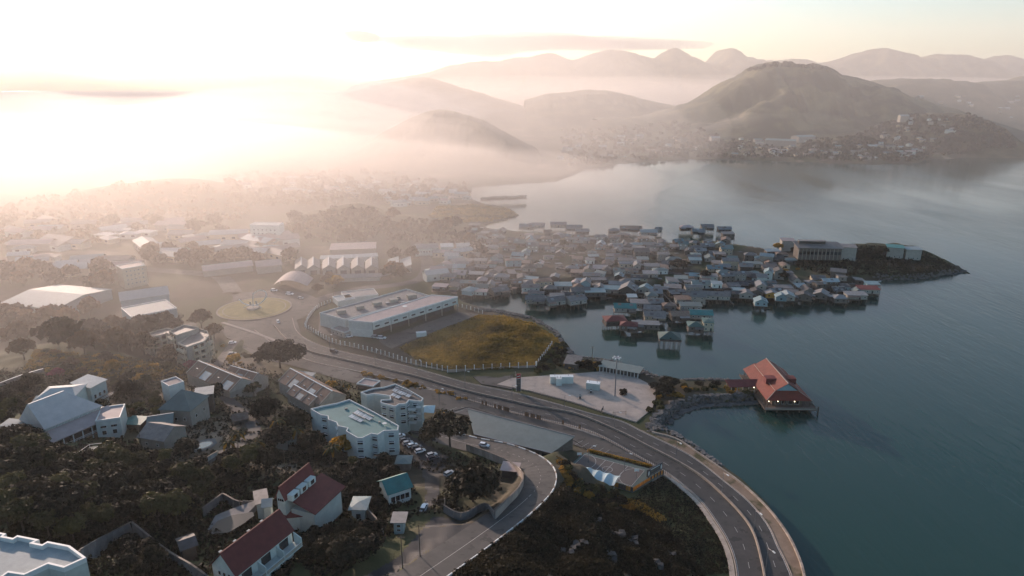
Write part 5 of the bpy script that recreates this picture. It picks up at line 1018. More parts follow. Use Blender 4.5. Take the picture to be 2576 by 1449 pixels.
# ------------------------------------------------------------------ stilt village
def in_px(poly, px, py): return bool(inside(np.array([float(px)]), np.array([float(py)]), poly)[0])
_hm = {}
def hmesh(kind, key, f):
    if (kind,)+key not in _hm: _hm[(kind,)+key] = f()
    return _hm[(kind,)+key]
VILL = []
def stilt_house(x, y, rz, L, W, Hh, zf, roof, rm, wm, rh, water, stor=1, label=None, pv=True):
    r = thing('stilt_house', label or 'x', 'house', (x, y, 0), rz, 'houses of the stilt village'); L = round(L*2)/2; W = round(W*2)/2; Hh = round(Hh*stor*2)/2; rh = round(rh*2)/2
    def wl():
        m = MB().box(0, 0, 0, L, W, Hh)
        if roof == 'gable':
            for s in (-1, 1): m.add([(s*L/2, -W/2, Hh), (s*L/2, W/2, Hh), (s*L/2, 0, Hh+rh)], [(0, 1, 2) if s > 0 else (0, 2, 1)])
        return m.mesh('wall', 'grey_wall')
    inst('wall', hmesh('w'+roof, (L, W, Hh, rh), wl), wm, r, (0, 0, zf))
    def rf():
        m = MB()
        if roof == 'gable': m.gable(L, W, Hh+.02, rh, .12, .6)
        elif roof == 'hip': m.hip(L, W, Hh+.02, rh, .12, .6)
        else: m.prism([(-L/2-.6, -W/2-.6), (L/2+.6, -W/2-.6), (L/2+.6, W/2+.6), (-L/2-.6, W/2+.6)], [Hh+.02, Hh+.02, Hh+rh*.4, Hh+rh*.4], [Hh+.15, Hh+.15, Hh+rh*.4+.13, Hh+rh*.4+.13])
        return m.mesh('roof', 'grey_roof')
    ro = inst('roof', hmesh('r'+roof, (L, W, Hh, rh), rf), rm, r, (0, 0, zf))
    if roof == 'gable' and random.random() < .45: link('ridge_cap', bxm('ridge_cap', L+1.2, .4, .1, 'tin2'), ro, (0, 0, Hh+rh+.1))
    if roof == 'gable':
        for q_ in range(random.choice([0, 1, 1, 2, 3])):
            hw = W/2; me_ = hmesh('sheet', (W, rh), lambda: MB().add([(-1.1, -.8, -.8*rh/hw), (1.1, -.8, -.8*rh/hw), (1.1, .8, .8*rh/hw), (-1.1, .8, .8*rh/hw), (-1.1, -.8, -.8*rh/hw+.05), (1.1, -.8, -.8*rh/hw+.05), (1.1, .8, .8*rh/hw+.05), (-1.1, .8, .8*rh/hw+.05)], [(3, 2, 1, 0), (4, 5, 6, 7), (0, 1, 5, 4), (1, 2, 6, 5), (2, 3, 7, 6), (3, 0, 4, 7)]).mesh('roof_sheet', 'tin'))
            t_ = random.uniform(.25, .75); inst('roof_sheet', me_, random.choice(['tin2', 'rust', 'rust', 'tin', 'dark_roof', 'blue_roof']), ro, (random.uniform(-L*.35, L*.35), -hw*t_, Hh+rh*(1-t_)+.15))
    if stor == 1 and random.random() < .5:
        lw = round(L*random.choice([.4, .6])*2)/2; s_ = random.choice([-1, 1]); X_ = s_*(L-lw)/2
        inst('porch_roof', hmesh('porch', (lw,), lambda: MB().prism([(-lw/2, -2.4), (lw/2, -2.4), (lw/2, 0), (-lw/2, 0)], [0, 0, .45, .45], [.1, .1, .55, .55]).mesh('porch_roof', 'tin')), random.choice(['rust', 'grey_roof', 'tin', 'dark_roof']), r, (X_, -W/2-.4, zf+Hh-.75))
        for q_ in (-1, 1): link('porch_post', bxm('porch_post', .15, .15, 2.0, 'wood'), r, (X_+q_*(lw/2-.2), -W/2-2.5, zf-.1))
        link('porch_floor', bxm('porch_floor', lw, 2.4, .15, 'deck'), r, (X_, -W/2-1.75, zf-.25))
    link('floor', bxm('floor', L+1.2, W+1.2, .2, 'deck'), r, (0, 0, zf-.25))
    nf = max(2, int(L/3.2))
    for s in range(stor):
        z = zf+Hh*s/stor+Hh/stor*.35
        for i in range(nf):
            X = -L/2+L*(i+.5)/nf
            if s == 0 and i == nf//2: link('door', bxm('door', 1.0, .1, 2.0, 'dark'), r, (X, -W/2-.02, zf+.05))
            else:
                f = link('window', bxm('window', 1.25, .1, 1.1, 'trim' if wm not in ('grey_wall', 'dark_wall') else 'wood'), r, (X, -W/2-.02, z))
                if pv: link('pane', bxm('pane', 1.0, .14, .85, 'dark'), f, (0, 0, .12))
        for i in range(max(1, int(W/4))):
            Y = -W/2+W*(i+.5)/max(1, int(W/4))
            for sx in ((1,) if proj((x, y, 0))[0] < 1500 else (-1, 1)): link('window', bxm('window', 1.2, .1, 1.0, 'dark'), r, (sx*(L/2+.02), Y, z), math.pi/2)
    if water:
        nx = max(3, int(L/2.4)); ny = max(2, int(W/3)); D = zf+2.2
        for i in range(nx):
            for j in range(ny):
                if 0 < i < nx-1 and 0 < j < ny-1 and (i+j) % 2: continue
                link('stilt', bxm('stilt', .26, .26, round(D, 1), 'wood'), r, (-L/2+.2+(L-.4)*i/(nx-1), -W/2+.2+(W-.4)*j/(ny-1), -2.4))
    r['wm'] = wm; r['rm'] = rm; r['rf'] = roof; r['L'] = L; r['st'] = stor
    VILL.append(r); exc(x, y, max(L, W)/2); return r
def vh(px, py, L, W, rzd, roof, rm, wm, label, zf=2.6, rh=1.8, Hh=2.8, stor=1):
    p = U(px, py, 0.0); p.y += W/2; r = stilt_house(p.x, p.y, R(rzd), L, W, Hh, zf, roof, rm, wm, rh, True, stor, label); r['fixed'] = 1; return r
# notable houses (px, py = water line under the near edge)
LM = []
def lm(name, *a, **k): r = vh(*a, **k); LM.append((name, r)); return r
lm('green pier house', 1688, 878, 12, 11, -8, 'hip', 'green_roof', 'dark_wall', 'open pier house with a dark green hipped roof standing alone in front of the village', zf=5.0, rh=3.0, Hh=1.0)
lm('two storey cream house', 1783, 846, 6, 9, -8, 'hip', 'green_roof', 'cream_wall', 'two storey cream house with green roof and square windows, right of the front pier', stor=2, rh=1.2, zf=3.2)
vh(1752, 846, 9, 9, -8, 'hip', 'green_roof', 'grey_wall', 'dark green roofed house with a terrace, left of the two storey cream house', zf=3.2, rh=2.2)
vh(1765, 812, 14, 8, -6, 'gable', 'teal_roof', 'pale_wall', 'teal roofed house right behind the two storey cream house')
vh(1710, 815, 11, 8, 4, 'gable', 'rust', 'grey_wall', 'patched brownish roof with two pale blue sheets in the middle of the front pier')
vh(1738, 790, 14, 6, -4, 'shed', 'grey_green', 'pale_wall', 'long pale green lean-to house on the right side of the front pier')
lm('rust red house', 1548, 832, 13, 10, 6, 'hip', 'maroon_roof', 'dark_wall', 'large rust red hipped house at the left corner of the front pier', zf=3.4, rh=2.2)
vh(1583, 845, 10, 7, -10, 'hip', 'maroon_roof', 'wood', 'small rust red house with a pale ridge beside the large red one', zf=3.4, rh=1.8)
vh(1573, 796, 14, 8, -3, 'gable', 'teal_roof', 'pale_wall', 'teal roofed white walled house behind the two red houses', zf=3)
vh(1648, 818, 13, 9, -4, 'gable', 'grey_roof', 'cream_wall', 'pale grey gabled house with a gable window at the centre of the front pier', zf=3.2)
vh(1625, 838, 16, 6, -5, 'shed', 'tin', 'grey_wall', 'low open terrace roof of pale sheets in front of the front pier houses', zf=2.6, rh=1)
vh(1612, 783, 13, 7, -4, 'shed', 'grey_roof', 'pale_wall', 'flat grey roofed house on white stilts at the neck of the front pier')
vh(1650, 782, 10, 8, 3, 'gable', 'grey_roof', 'grey_wall', 'grey gabled house right of the flat roofed one at the neck of the front pier')
vh(1590, 767, 6, 5, 0, 'shed', 'tin2', 'grey_wall', 'tiny hut with a white flat roof over the water left of the front pier')
lm('white canopy house', 1348, 778, 13, 8, -6, 'gable', 'grey_roof', 'pale_wall', 'pale walled grey roofed house on tall stilts, left tip of the left pier', zf=4)
vh(1395, 780, 13, 10, 22, 'gable', 'grey_roof', 'pale_wall', 'grey roofed house with a long side wall at the right tip of the left pier', zf=3.4)
vh(1447, 778, 13, 11, 26, 'gable', 'grey_roof', 'pale_wall', 'grey roofed house turned towards the inlet between the two piers', zf=3.4)
vh(1460, 755, 13, 9, 5, 'gable', 'grey_roof', 'pale_wall', 'long grey house just behind the one turned to the inlet', zf=3.4)
vh(1497, 757, 14, 8, 2, 'shed', 'blue_roof', 'grey_wall', 'house with a pale blue metal roof beside the inlet', zf=3.4)
vh(1540, 748, 12, 7, -3, 'shed', 'blue_roof', 'pale_wall', 'small white house with pale blue roof, right of the blue roofed one', zf=3)
lm('blue pitched house', 1625, 750, 8, 9, 68, 'gable', 'blue_roof', 'pale_wall', 'pale blue pitched house with white stilts and its gable to the water', zf=3.4, rh=2.4)
vh(1583, 752, 13, 12, 72, 'gable', 'grey_roof', 'dark_wall', 'big dark barn like house left of the pale blue pitched one', zf=3.4, rh=3.6)
lm('pale hipped house by the depot', 1182, 752, 10, 8, 62, 'hip', 'blue_roof', 'blue_wall', 'pale blue hipped house on stilts at the head of the inlet behind the depot', zf=3)
vh(1255, 752, 12, 8, 30, 'gable', 'grey_roof', 'grey_wall', 'grey shack over its dark reflection near the head of the inlet', zf=3)
lm('ochre two storey house', 1365, 736, 13, 9, 10, 'hip', 'rust', 'cream_wall', 'two storey ochre cream house with stacked brown hipped roofs and a balcony', stor=2, rh=1.6)
vh(1335, 732, 11, 8, 4, 'hip', 'grey_roof', 'pale_wall', 'white walled house with a grey hipped roof left of the ochre two storey house')
vh(1417, 738, 12, 8, 0, 'shed', 'blue_roof', 'pale_wall', 'white house with a light blue flat roof right of the ochre two storey house')
lm('lone blue house', 1916, 783, 8, 8, 78, 'gable', 'blue_roof', 'blue_wall', 'lone pale blue house with gable and white stilts standing out in the water', zf=3.6, rh=1.8)
lm('yellow house', 1943, 760, 8, 8, 80, 'gable', 'tin', 'yellow_wall', 'small bright yellow walled house on the water edge', zf=3, rh=1.6)
lm('twin pale house', 1983, 770, 9, 9, 78, 'gable', 'tin2', 'pale_wall', 'pale gabled house with two dark windows right of the yellow house', zf=4)
vh(1966, 772, 6, 7, 78, 'gable', 'blue_roof', 'blue_wall', 'narrow pale blue annex house left of the one with two dark windows', zf=4)
vh(1879, 762, 8, 9, 78, 'gable', 'grey_roof', 'pale_wall', 'grey gabled house with a pale ridge left of the lone blue house', zf=3); vh(1905, 757, 7, 9, 78, 'gable', 'dark_roof', 'grey_wall', 'dark narrow gabled house squeezed behind the lone blue house', zf=3)
vh(2026, 768, 8, 10, 70, 'gable', 'dark_roof', 'grey_wall', 'weathered dark gabled house over the water, first right of the pale gabled one', zf=3.2); vh(2070, 762, 10, 9, 60, 'gable', 'grey_roof', 'grey_wall', 'grey gabled house with a shiny sheet strip over the shaded water', zf=3)
vh(2114, 770, 8, 8, 85, 'hip', 'tin', 'grey_wall', 'grey hipped hut at the outer tip of the right water row', zf=2.4); vh(2155, 762, 14, 7, -2, 'shed', 'tin', 'pale_wall', 'low shed with a shiny pale roof on the right water row', zf=2.6)
vh(2187, 748, 14, 8, -4, 'shed', 'maroon_roof', 'pale_wall', 'dull red roofed white house at the far right end of the water row', zf=2.8); vh(2195, 735, 9, 6, -3, 'shed', 'blue_roof', 'blue_wall', 'small pale blue roofed hut behind the dull red roofed one', zf=3)
lm('long white house', 1800, 765, 20, 9, -7, 'gable', 'grey_roof', 'pale_wall', 'long white walled house with wide grey roof, right of the front pier', zf=3.2)
vh(1772, 742, 17, 8, -6, 'gable', 'grey_green', 'white_wall', 'upper white house with grey green roof behind the long white one', zf=5)
vh(1802, 748, 7, 5, -6, 'shed', 'tin2', 'white_wall', 'small white rooftop hut above the long white house', zf=7)
lm('two storey tower house', 1832, 612, 11, 8, 0, 'shed', 'tin', 'grey_wall', 'two storey house on high stilts at the right end of the back row', stor=2, zf=3.5)
lm('back jetty house', 1657, 592, 6, 5, 0, 'gable', 'tin', 'pale_wall', 'lone little house on stilts at the end of the back jetty', zf=3)
for i, (px, py, L, W, rm, wm_, st, lb) in enumerate([(1325,585,15,7,'tin','pale_wall',1,'leftmost house of the back water row, with open stilts'),(1352,582,15,8,'pink_roof','pale_wall',1,'second house from the left in the back water row'),(1405,580,16,8,'pink_roof','cream_wall',1,'third house from the left in the back water row, with a reddish roof'),(1445,588,16,9,'tin','pale_wall',1,'broad pale house right of the reddish one in the back water row'),(1465,598,13,8,'tin','grey_wall',1,'house at the right end of the left back row group'),(1545,596,11,7,'tin','grey_wall',1,'leftmost house of the middle back group'),(1582,590,17,8,'rust','grey_wall',1,'long brown roofed house at the top of the middle back group'),(1604,590,8,6,'rust','grey_wall',1,'boxy brown hut right of the long brown roofed back house'),(1632,600,16,8,'blue_roof','pale_wall',1,'pale blue roofed house on stilts near the back jetty'),(1728,588,13,8,'pink_roof','grey_wall',1,'hipped house at the left of the right back group'),(1757,598,12,8,'tin','grey_wall',1,'low grey house in the middle of the right back group'),(1780,586,12,8,'tin','pale_wall',1,'pale gabled house at the top of the right back group'),(1823,592,13,7,'tin','grey_wall',1,'roof slab behind the two storey tower house')]):
    vh(px, py, L, W, -3, 'hip' if i in (9, 5) else 'gable', rm, wm_, lb, zf=3.4, stor=st)
# fill: rows of houses on the reef and over the shallows
fillpoly = [(1085,735),(1130,700),(1180,660),(1210,630),(1180,600),(1200,575),(1320,595),(1480,602),(1530,598),(1640,612),(1700,628),(1715,600),(1850,622),(1870,640),(1960,650),(2010,690),(2100,705),(2180,718),(2190,738),(2050,752),(1960,748),(1830,752),(1790,745),(1720,790),(1620,790),(1600,762),(1560,740),(1440,762),(1330,760),(1310,732),(1230,745),(1150,748)]
cx = [(v['x'] if False else v.location.x, v.location.y, v['L']*.5) for v in VILL]
RM = ['grey_roof']*7+['dark_roof']*5+['rust']*3+['tin']*4+['tin2']+['blue_roof']+['pink_roof']+['grey_green']*3
WM = ['grey_wall']*5+['pale_wall']*5+['dark_wall']*2+['cream_wall', 'blue_wall', 'white_wall', 'wood']
occ = [(a, b, c_) for a, b, c_ in cx]; cnt = 0; tries = 0
streets = [spline(pxl([(1600,735),(1680,700),(1780,670),(1850,655),(1900,640)]), 5), spline(pxl([(1350,700),(1420,660),(1480,620)]), 5)]
rs = random.Random(11)
clear_spots = [(1418,615,9),(1705,655,12),(1770,690,10),(2310-0,600,1),(1850,700,14),(1480,640,8),(1640,660,9),(1560,680,8)]
while cnt < 243 and tries < 14000:
    tries += 1; px = rs.uniform(1085, 2195); py = rs.uniform(575, 790)
    if not in_px(fillpoly, px, py) or (px > 1990 and py < 712): continue
    p = U(px, py, 2); s = rs.choice([0, 1]); L = rs.uniform(7, 12.5); W = rs.uniform(5.2, 8); rad = L*.5
    if any((p.x-a)**2+(p.y-b)**2 < (rad+c_)**2*.66 for a, b, c_ in occ): continue
    if any((proj((p.x, p.y, 2))[0]-a)**2+((proj((p.x, p.y, 2))[1]-b)*2.4)**2 < c_**2*2.2 for a, b, c_ in clear_spots): continue
    if any(min((p.x-q.x)**2+(p.y-q.y)**2 for q in st) < (4+W/2)**2 for st in streets): continue
    base_h = h1(p.x, p.y); rz = R(rs.gauss(-4 if rs.random() < .72 else 78, 7)); wtr = base_h < 1.2; zf = 2.8 if wtr else base_h+rs.choice([.6, .6, 1.6])
    stilt_house(p.x, p.y, rz, L, W, 2.6+rs.random()*.5, zf, rs.choice(['gable']*5+['shed']*3+['hip']*2), rs.choice(RM), rs.choice(WM), rs.uniform(1.0, 2.4), wtr, 2 if rs.random() < .08 else 1, pv=py > 640)
    occ.append((p.x, p.y, rad)); cnt += 1
print('village', len(VILL), tries)
# small shacks, lean-tos and drying platforms packed between the houses: past the limit of a kind, one object
sh = MB(); shm = []; sk = 0; tr = 0
while sk < 330 and tr < 5000:
    tr += 1; px = rs.uniform(1085, 2195); py = rs.uniform(575, 790)
    if not in_px(fillpoly, px, py) or (px > 1990 and py < 712): continue
    p = U(px, py, 2); s_ = rs.uniform(1.6, 3.0)
    if any((p.x-a)**2+(p.y-b)**2 < (c_*.55+s_*.6)**2 for a, b, c_ in occ): continue
    if any(((px-a)**2+((py-b)*2.4)**2) < c_**2*1.6 for a, b, c_ in clear_spots): continue
    occ.append((p.x, p.y, s_*.9)); sk += 1; a = R(rs.gauss(0, 15)); z = rs.uniform(1.6, 3.2); w0, w1 = s_*rs.uniform(1.2, 2.2), s_*rs.uniform(1, 1.6); n0 = len(sh.f)
    sh.box(p.x, p.y, .0, w0*.9, w1*.9, z+1.4, a); shm += [0]*(len(sh.f)-n0); n0 = len(sh.f)
    sh.box(p.x, p.y, z+1.4, w0*1.15, w1*1.15, .15, a); shm += [rs.choice([1, 1, 2, 3])]*(len(sh.f)-n0)
    if rs.random() < .5: n0 = len(sh.f); sh.box(p.x+w0, p.y-w1, 1.9, w0*1.1, w1*.7, .18, a); sh.box(p.x+w0, p.y-w1, -2, .25, .25, 3.9); shm += [4]*(len(sh.f)-n0)
sme = sh.mesh('shack', 'grey_wall'); [sme.materials.append(M[k]) for k in ('dark_roof', 'rust', 'tin', 'deck')]; sme.polygons.foreach_set('material_index', shm)
tag(link('shack', sme), 'small shacks, lean-tos and platforms packed between the stilt houses', 'shacks', kind='stuff')
for i, (pts_, lb) in enumerate([([(1640,600),(1650,612),(1655,625)], 'plank walkway to the back jetty hut'), ([(1665,735),(1690,760),(1720,790),(1735,815)], 'plank walkway running down the middle of the front pier'), ([(1400,735),(1415,755),(1422,772)], 'plank walkway between the two left pier groups'), ([(1820,740),(1830,752),(1845,765)], 'plank walkway right of the long white house'), ([(1905,735),(1912,755),(1915,772)], 'plank walkway out to the lone blue house')]):
    q = spline(pxl(pts_, 2.4), 2); w_ = thing('walkway', lb, 'walkway', tuple(q[0])); part('deck', path_strip([p-q[0] for p in q], 1.4, 0, .15), 'deck', w_)
    for p in q[::2]: part('stilt', MB().box(p.x-q[0].x, p.y-q[0].y, -4.4, .2, .2, 4.3), 'wood', w_)
# village labels: roof, wall, form, then where it stands relative to a landmark house
RN = dict(grey_roof='grey sheet', dark_roof='dark weathered', rust='rusty brown', tin='dull metal', tin2='pale metal', blue_roof='light blue', pink_roof='pinkish', grey_green='grey green', teal_roof='teal', maroon_roof='dull red', green_roof='dark green')
ORD = ['nearest', 'second nearest', 'third nearest', 'fourth nearest', 'fifth nearest', 'sixth nearest', 'seventh nearest', 'eighth nearest', 'ninth nearest', 'tenth nearest']+[w_+' nearest' for w_ in ('eleventh twelfth thirteenth fourteenth fifteenth sixteenth seventeenth eighteenth nineteenth twentieth twenty-first twenty-second twenty-third twenty-fourth twenty-fifth twenty-sixth twenty-seventh twenty-eighth twenty-ninth thirtieth').split()]
LMX = [('green pier house', 1688, 850), ('two storey cream house', 1785, 800), ('big rust red house', 1545, 800), ('left pier tip', 1350, 770), ('pale blue gabled house', 1625, 735), ('ochre two storey house', 1365, 700), ('depot inlet head', 1182, 735), ('lone blue water house', 1916, 760), ('yellow house', 1943, 745), ('red house at the row end', 2187, 740), ('long white house', 1800, 745), ('two storey tower house', 1832, 600), ('back jetty hut', 1657, 585), ('left back row', 1400, 590), ('headland hall', 2040, 640), ('village core trees', 1700, 655), ('tall round village tree', 1418, 615)]
grp = {}
for v in VILL:
    if v.get('fixed'): continue
    X, Y = proj(v.location); d = sorted((math.hypot(X-a, (Y-b)*2.4), n, a, b) for n, a, b in LMX)[0]; dx, dy = X-d[2], (Y-d[3])*2.4
    dr = ('right of' if dx > 0 else 'left of') if abs(dx) > abs(dy) else ('behind' if dy < 0 else 'in front of')
    key = (RN[v['rm']], {'gable': 'pitched', 'hip': 'hipped', 'shed': 'flat'}[v['rf']], d[1], dr); grp.setdefault(key, []).append((d[0], v))
for (rn, rf_, n, dr), L_ in grp.items():
    L_.sort(key=lambda t: t[0])
    for i, (_, v) in enumerate(L_): v['label'] = f"{rn} {rf_} roofed house {dr} the {n}" + ('' if len(L_) == 1 else ', '+ORD[min(i, 29)])
# far stilt houses by the spit
for i, (px, py, L, W, lb) in enumerate([(1222,514,13,7,'faint stilt house nearest the green spit'),(1250,512,18,7,'long faint stilt house beyond the green spit'),(1271,510,7,6,'narrow faint stilt house beyond the green spit'),(1290,511,13,7,'boxy faint stilt house beyond the green spit'),(1313,509,11,6,'faint stilt house standing furthest out in the bay')]):
    p = U(px, py, 0); stilt_house(p.x, p.y+4, 0, L, W, 3, 4.5, 'shed' if i else 'hip', 'dark_roof', 'grey_wall', 1.2, True, 1, lb, False)
# boats
def boat(px, py, rz, L, label, m='trim'):
    p = U(px, py, .0); r = thing('canoe', label, 'boat', (p.x, p.y, .1), R(rz)); mb = MB(); n = 9; 
    for i in range(n):
        t = -1+2*i/(n-1); w_ = .62*max(.06, 1-abs(t)**2.5); k = .25*t*t; mb.v += [(t*L/2, -w_, .45+k), (t*L/2, -w_*.5, -.1+k*.5), (t*L/2, w_*.5, -.1+k*.5), (t*L/2, w_, .45+k)]
    for i in range(n-1):
        for j in range(3): a = i*4+j; mb.f += [(a, a+1, a+5, a+4)]
    part('hull', mb, m, r)
    for t in (-.5, .1, .55): part('thwart', MB().box(t*L/2, 0, .38, .3, 1.0, .05), 'wood', r)
boat(2126+80, 709, 5, 7, 'pale canoe floating off the right end of the water row'); boat(1325, 806, -10, 4, 'small dark canoe near the golden bank', 'wood'); boat(1930, 778, 20, 5, 'small boat beside the lone blue house', 'wood')
# ------------------------------------------------------------------ headland buildings
hall = B('large headland hall with a grey sloping roof and a raised dark clerestory', (2010,624), (2118,626), 17.5, 13, base=10, roof='shed', rh=2.4, wall='grey_wall', rm='grey_roof', name='hall', cat='hall', ov=1.4, t=.4)
L, W, H0 = hall['L'], hall['Wd'], hall['Hh']; part('clerestory', MB().box(-L*.12, W*.3, H0+1.5, L*.62, 4, 2.6), 'dark_wall', hall); part('upper_roof', MB().box(-L*.12, W*.3, H0+4.1, L*.66, 6, .3), 'grey_roof', hall)
for i in range(12): part('column', MB().box(-L/2+L*i/11, -W/2-.9, -2, .35, .35, H0+1.6), 'pale_wall', hall)
for i in range(11): link('window', bxm('window', L/11*.8, .12, 2.6, 'glass'), hall, (-L/2+L*(i+.5)/11, -W/2-.02, 2.2))
for a, b, z, W_, rm, lb in [((2118,622),(2156,624),16,10,'grey_roof','small hipped building at the right end of the headland hall'),((2233,622),(2275,625),14.5,9,'teal_roof','teal roofed house near the tip of the headland'),((2281,628),(2320,629),13.5,8,'tin2','white flat roofed house nearest the tip of the headland'),((1968,606),(2000,607),14,9,'pink_roof','pinkish roofed house behind the round tree left of the headland hall')]:
    B(lb, a, b, z, W_, roof='shed', rh=.8, rm=rm, wall='pale_wall', win=(('f', 3, 1.2, 1.2, 1.2),))
for a, b, z, W_, rm, wl_, lb in [((1818,656),(1858,658),11,9,'grey_roof','cream_wall','two storey cream block with a row of dark windows in the village centre'),((1912,643),(1945,646),12,7,'tin2','pale_wall','white roofed house on the slope left of the headland'),((2090,682),(2128,686),10,9,'grey_roof','grey_wall','grey house tucked against the foot of the dark headland'),((1905,697),(1930,698),9,6,'tin','white_wall','small white walled hut with three windows in the right part of the village'),((1930,680),(1960,684),10,8,'tin','grey_wall','grey house on the bank left of the dark headland')]:
    B(lb, a, b, z, W_, roof='gable', rh=1.6, rm=rm, wall=wl_, win=(('f', 4, 2.0, 1.1, 1.2), ('f', 3, .2, .8, .8)), cat='house')
# ------------------------------------------------------------------ town in the haze
def bf(label, a, b, z, W, **k):
    k.setdefault('rm', 'tin2'); return B(label, a, b, z, W, **k)
bf('long pale blue warehouse at the left picture edge with a bright rear roof edge', (0,764), (140,778), 10, 45, roof='gable', rh=3, rm='blue_roof', wall='blue_wall', name='warehouse', cat='warehouse')
bf('pale blue walled hall with roof vents left of the roundabout', (330,799), (445,776), 11, 24, base=3, roof='flat', rm='blue_roof', wall='blue_wall', name='warehouse', cat='warehouse', win=(('f', 5, 3, 2, 1.2),))
bf('white roofed hall behind the pale blue one left of the roundabout', (304,757), (425,740), 11, 22, base=3, roof='gable', rh=3, wall='blue_wall', name='warehouse', cat='warehouse')
bf('white four storey block with small windows in the left haze', (308,678), (366,668), 18, 14, base=3, roof='flat', rm='pink_roof', name='apartment_block', cat='apartment block', wall='cream_wall', win=(('f', 5, 12.4, 1.2, 1), ('f', 5, 9.2, 1.2, 1), ('f', 5, 6, 1.2, 1), ('f', 5, 2.8, 1.2, 1)))
bf('long low shed with a bright ridge left of the roundabout road', (512,682), (636,668), 8, 14, base=3, roof='gable', rh=2.5, rm='pink_roof', wall='pale_wall', name='shed', cat='shed', cap='tin2')
bf('pale two part shed right of the long low one', (646,672), (708,666), 9, 20, base=3, roof='gable', rh=2.5, rm='pink_roof', wall='pale_wall', name='shed', cat='shed')
bf('white apartment house on the wooded ridge in the haze', (628,566), (700,568), 20, 12, base=6, roof='flat', rm='tin2', name='apartment_block', cat='apartment block', win=(('f', 6, 9, 1.4, 1.2), ('f', 6, 5.5, 1.4, 1.2)))
bf('long low grey hall furthest behind the row of gabled sheds', (830,629), (944,625), 8, 18, base=3, roof='shed', rh=1.6, rm='pink_roof', wall='pale_wall', name='hall', cat='hall')
bf('bright thin roofed hall left half, behind the gabled sheds', (806,652), (885,649), 7, 8, base=3, roof='shed', rh=1, name='hall', cat='hall'); bf('bright thin roofed hall right half, behind the gabled sheds', (890,649), (950,645), 7, 8, base=3, roof='shed', rh=1, name='hall', cat='hall')
nm_ = ['leftmost', 'second', 'third', 'fourth', 'fifth', 'sixth and rightmost']
for i, px in enumerate([760,790,829,865,901,936]):
    p = U(px, 692, 3); r = thing('gabled_shed', f'pale gabled shed, {nm_[i]} of the row of six beyond the roundabout', 'shed', (p.x*1.025, p.y+14, 3), math.pi/2+math.atan2(1288-px, 1794), 'row of gabled sheds'); exc(p.x, p.y+14, 15)
    w = MB().box(0, 0, -1, 27, 9.5, 6); [w.add([(s*13.5, -4.75, 5), (s*13.5, 4.75, 5), (s*13.5, 0, 7.8)], [(0, 1, 2) if s > 0 else (0, 2, 1)]) for s in (-1, 1)]
    part('wall', w, 'pale_wall', r); ro = part('roof', MB().gable(27, 9.5, 5, 2.8, .25, .5), 'tin', r); part('ridge_cap', MB().box(0, 0, 8.0, 28, .6, .15), 'trim', ro); link('door', bxm('door', .2, 5, 3.6, 'metal_dark'), r, (-13.52, 0, 0))
for i, px in enumerate([980, 1012]):
    p = U(px, 692, 3); r = thing('lean_shed', ['left', 'right'][i]+' one of two tilted pale roofs right of the gabled sheds', 'shed', (p.x, p.y+20, 3), R(100)); exc(p.x, p.y+20, 16); part('wall', MB().box(0, 0, -1, 27, 8, 5), 'pale_wall', r); part('roof', MB().prism([(-14, -4.5), (14, -4.5), (14, 4.5), (-14, 4.5)], [6.5, 6.5, 4.1, 4.1], [6.8, 6.8, 4.4, 4.4]), 'tin2', r)
bf('low vaulted shed in front of the gabled sheds', (858,700), (955,697), 6, 10, base=3, roof='hip', rh=2, ridge=60, rm='tin', wall='pale_wall', name='shed', cat='shed')
bf('white school like block with many windows right of the gabled sheds', (1045,625), (1102,623), 10, 12, base=3, roof='gable', rh=2.5, rm='tin', wall='white_wall', name='hall', cat='hall', win=(('f', 7, 3, 1.4, 1.6),))
bf('pale low building right of the school like block', (1110,622), (1140,621), 8, 10, base=3, roof='shed', rh=1, name='hall', cat='hall'); bf('second pale low building right of the school like block', (1150,621), (1182,620), 8, 10, base=3, roof='shed', rh=1, name='hall', cat='hall')
def tent(px, py, w_, label, m='pink_roof'):
    p = U(px, py, 3); r = thing('vaulted_canopy', label, 'canopy', (p.x, p.y+12, 3)); mb = MB(); n = 12; exc(p.x, p.y+12, 16)
    for i in range(n+1): a = -1+2*i/n; z = 2.5+6*(1-a*a); mb.v += [(a*w_/2, -10*(1-a*a*.5), z-1.2), (a*w_/2, 12, z)]
    for i in range(n): mb.f.append((2*i, 2*i+2, 2*i+3, 2*i+1))
    part('canopy', mb, m, r)
    for s in (-1, 1): part('post', MB().box(s*w_*.42, 6, -1, .4, .4, 5), 'metal', r)
tent(722, 731, 26, 'arched pinkish canopy roof right above the roundabout')
for i, (px, py, w_) in enumerate([(45,640,28),(95,655,26),(165,662,26),(60,652,20),(230,658,30)]): bf('bright glaring roof in the left haze, '+['nearest the picture edge', 'second from the edge', 'third from the edge', 'small one below the first', 'furthest right of five'][i], (px-w_, py+4), (px+w_, py), 9, 9, base=3, roof='gable', rh=2, wall='pale_wall', name='shed', cat='shed')
rs = random.Random(5)
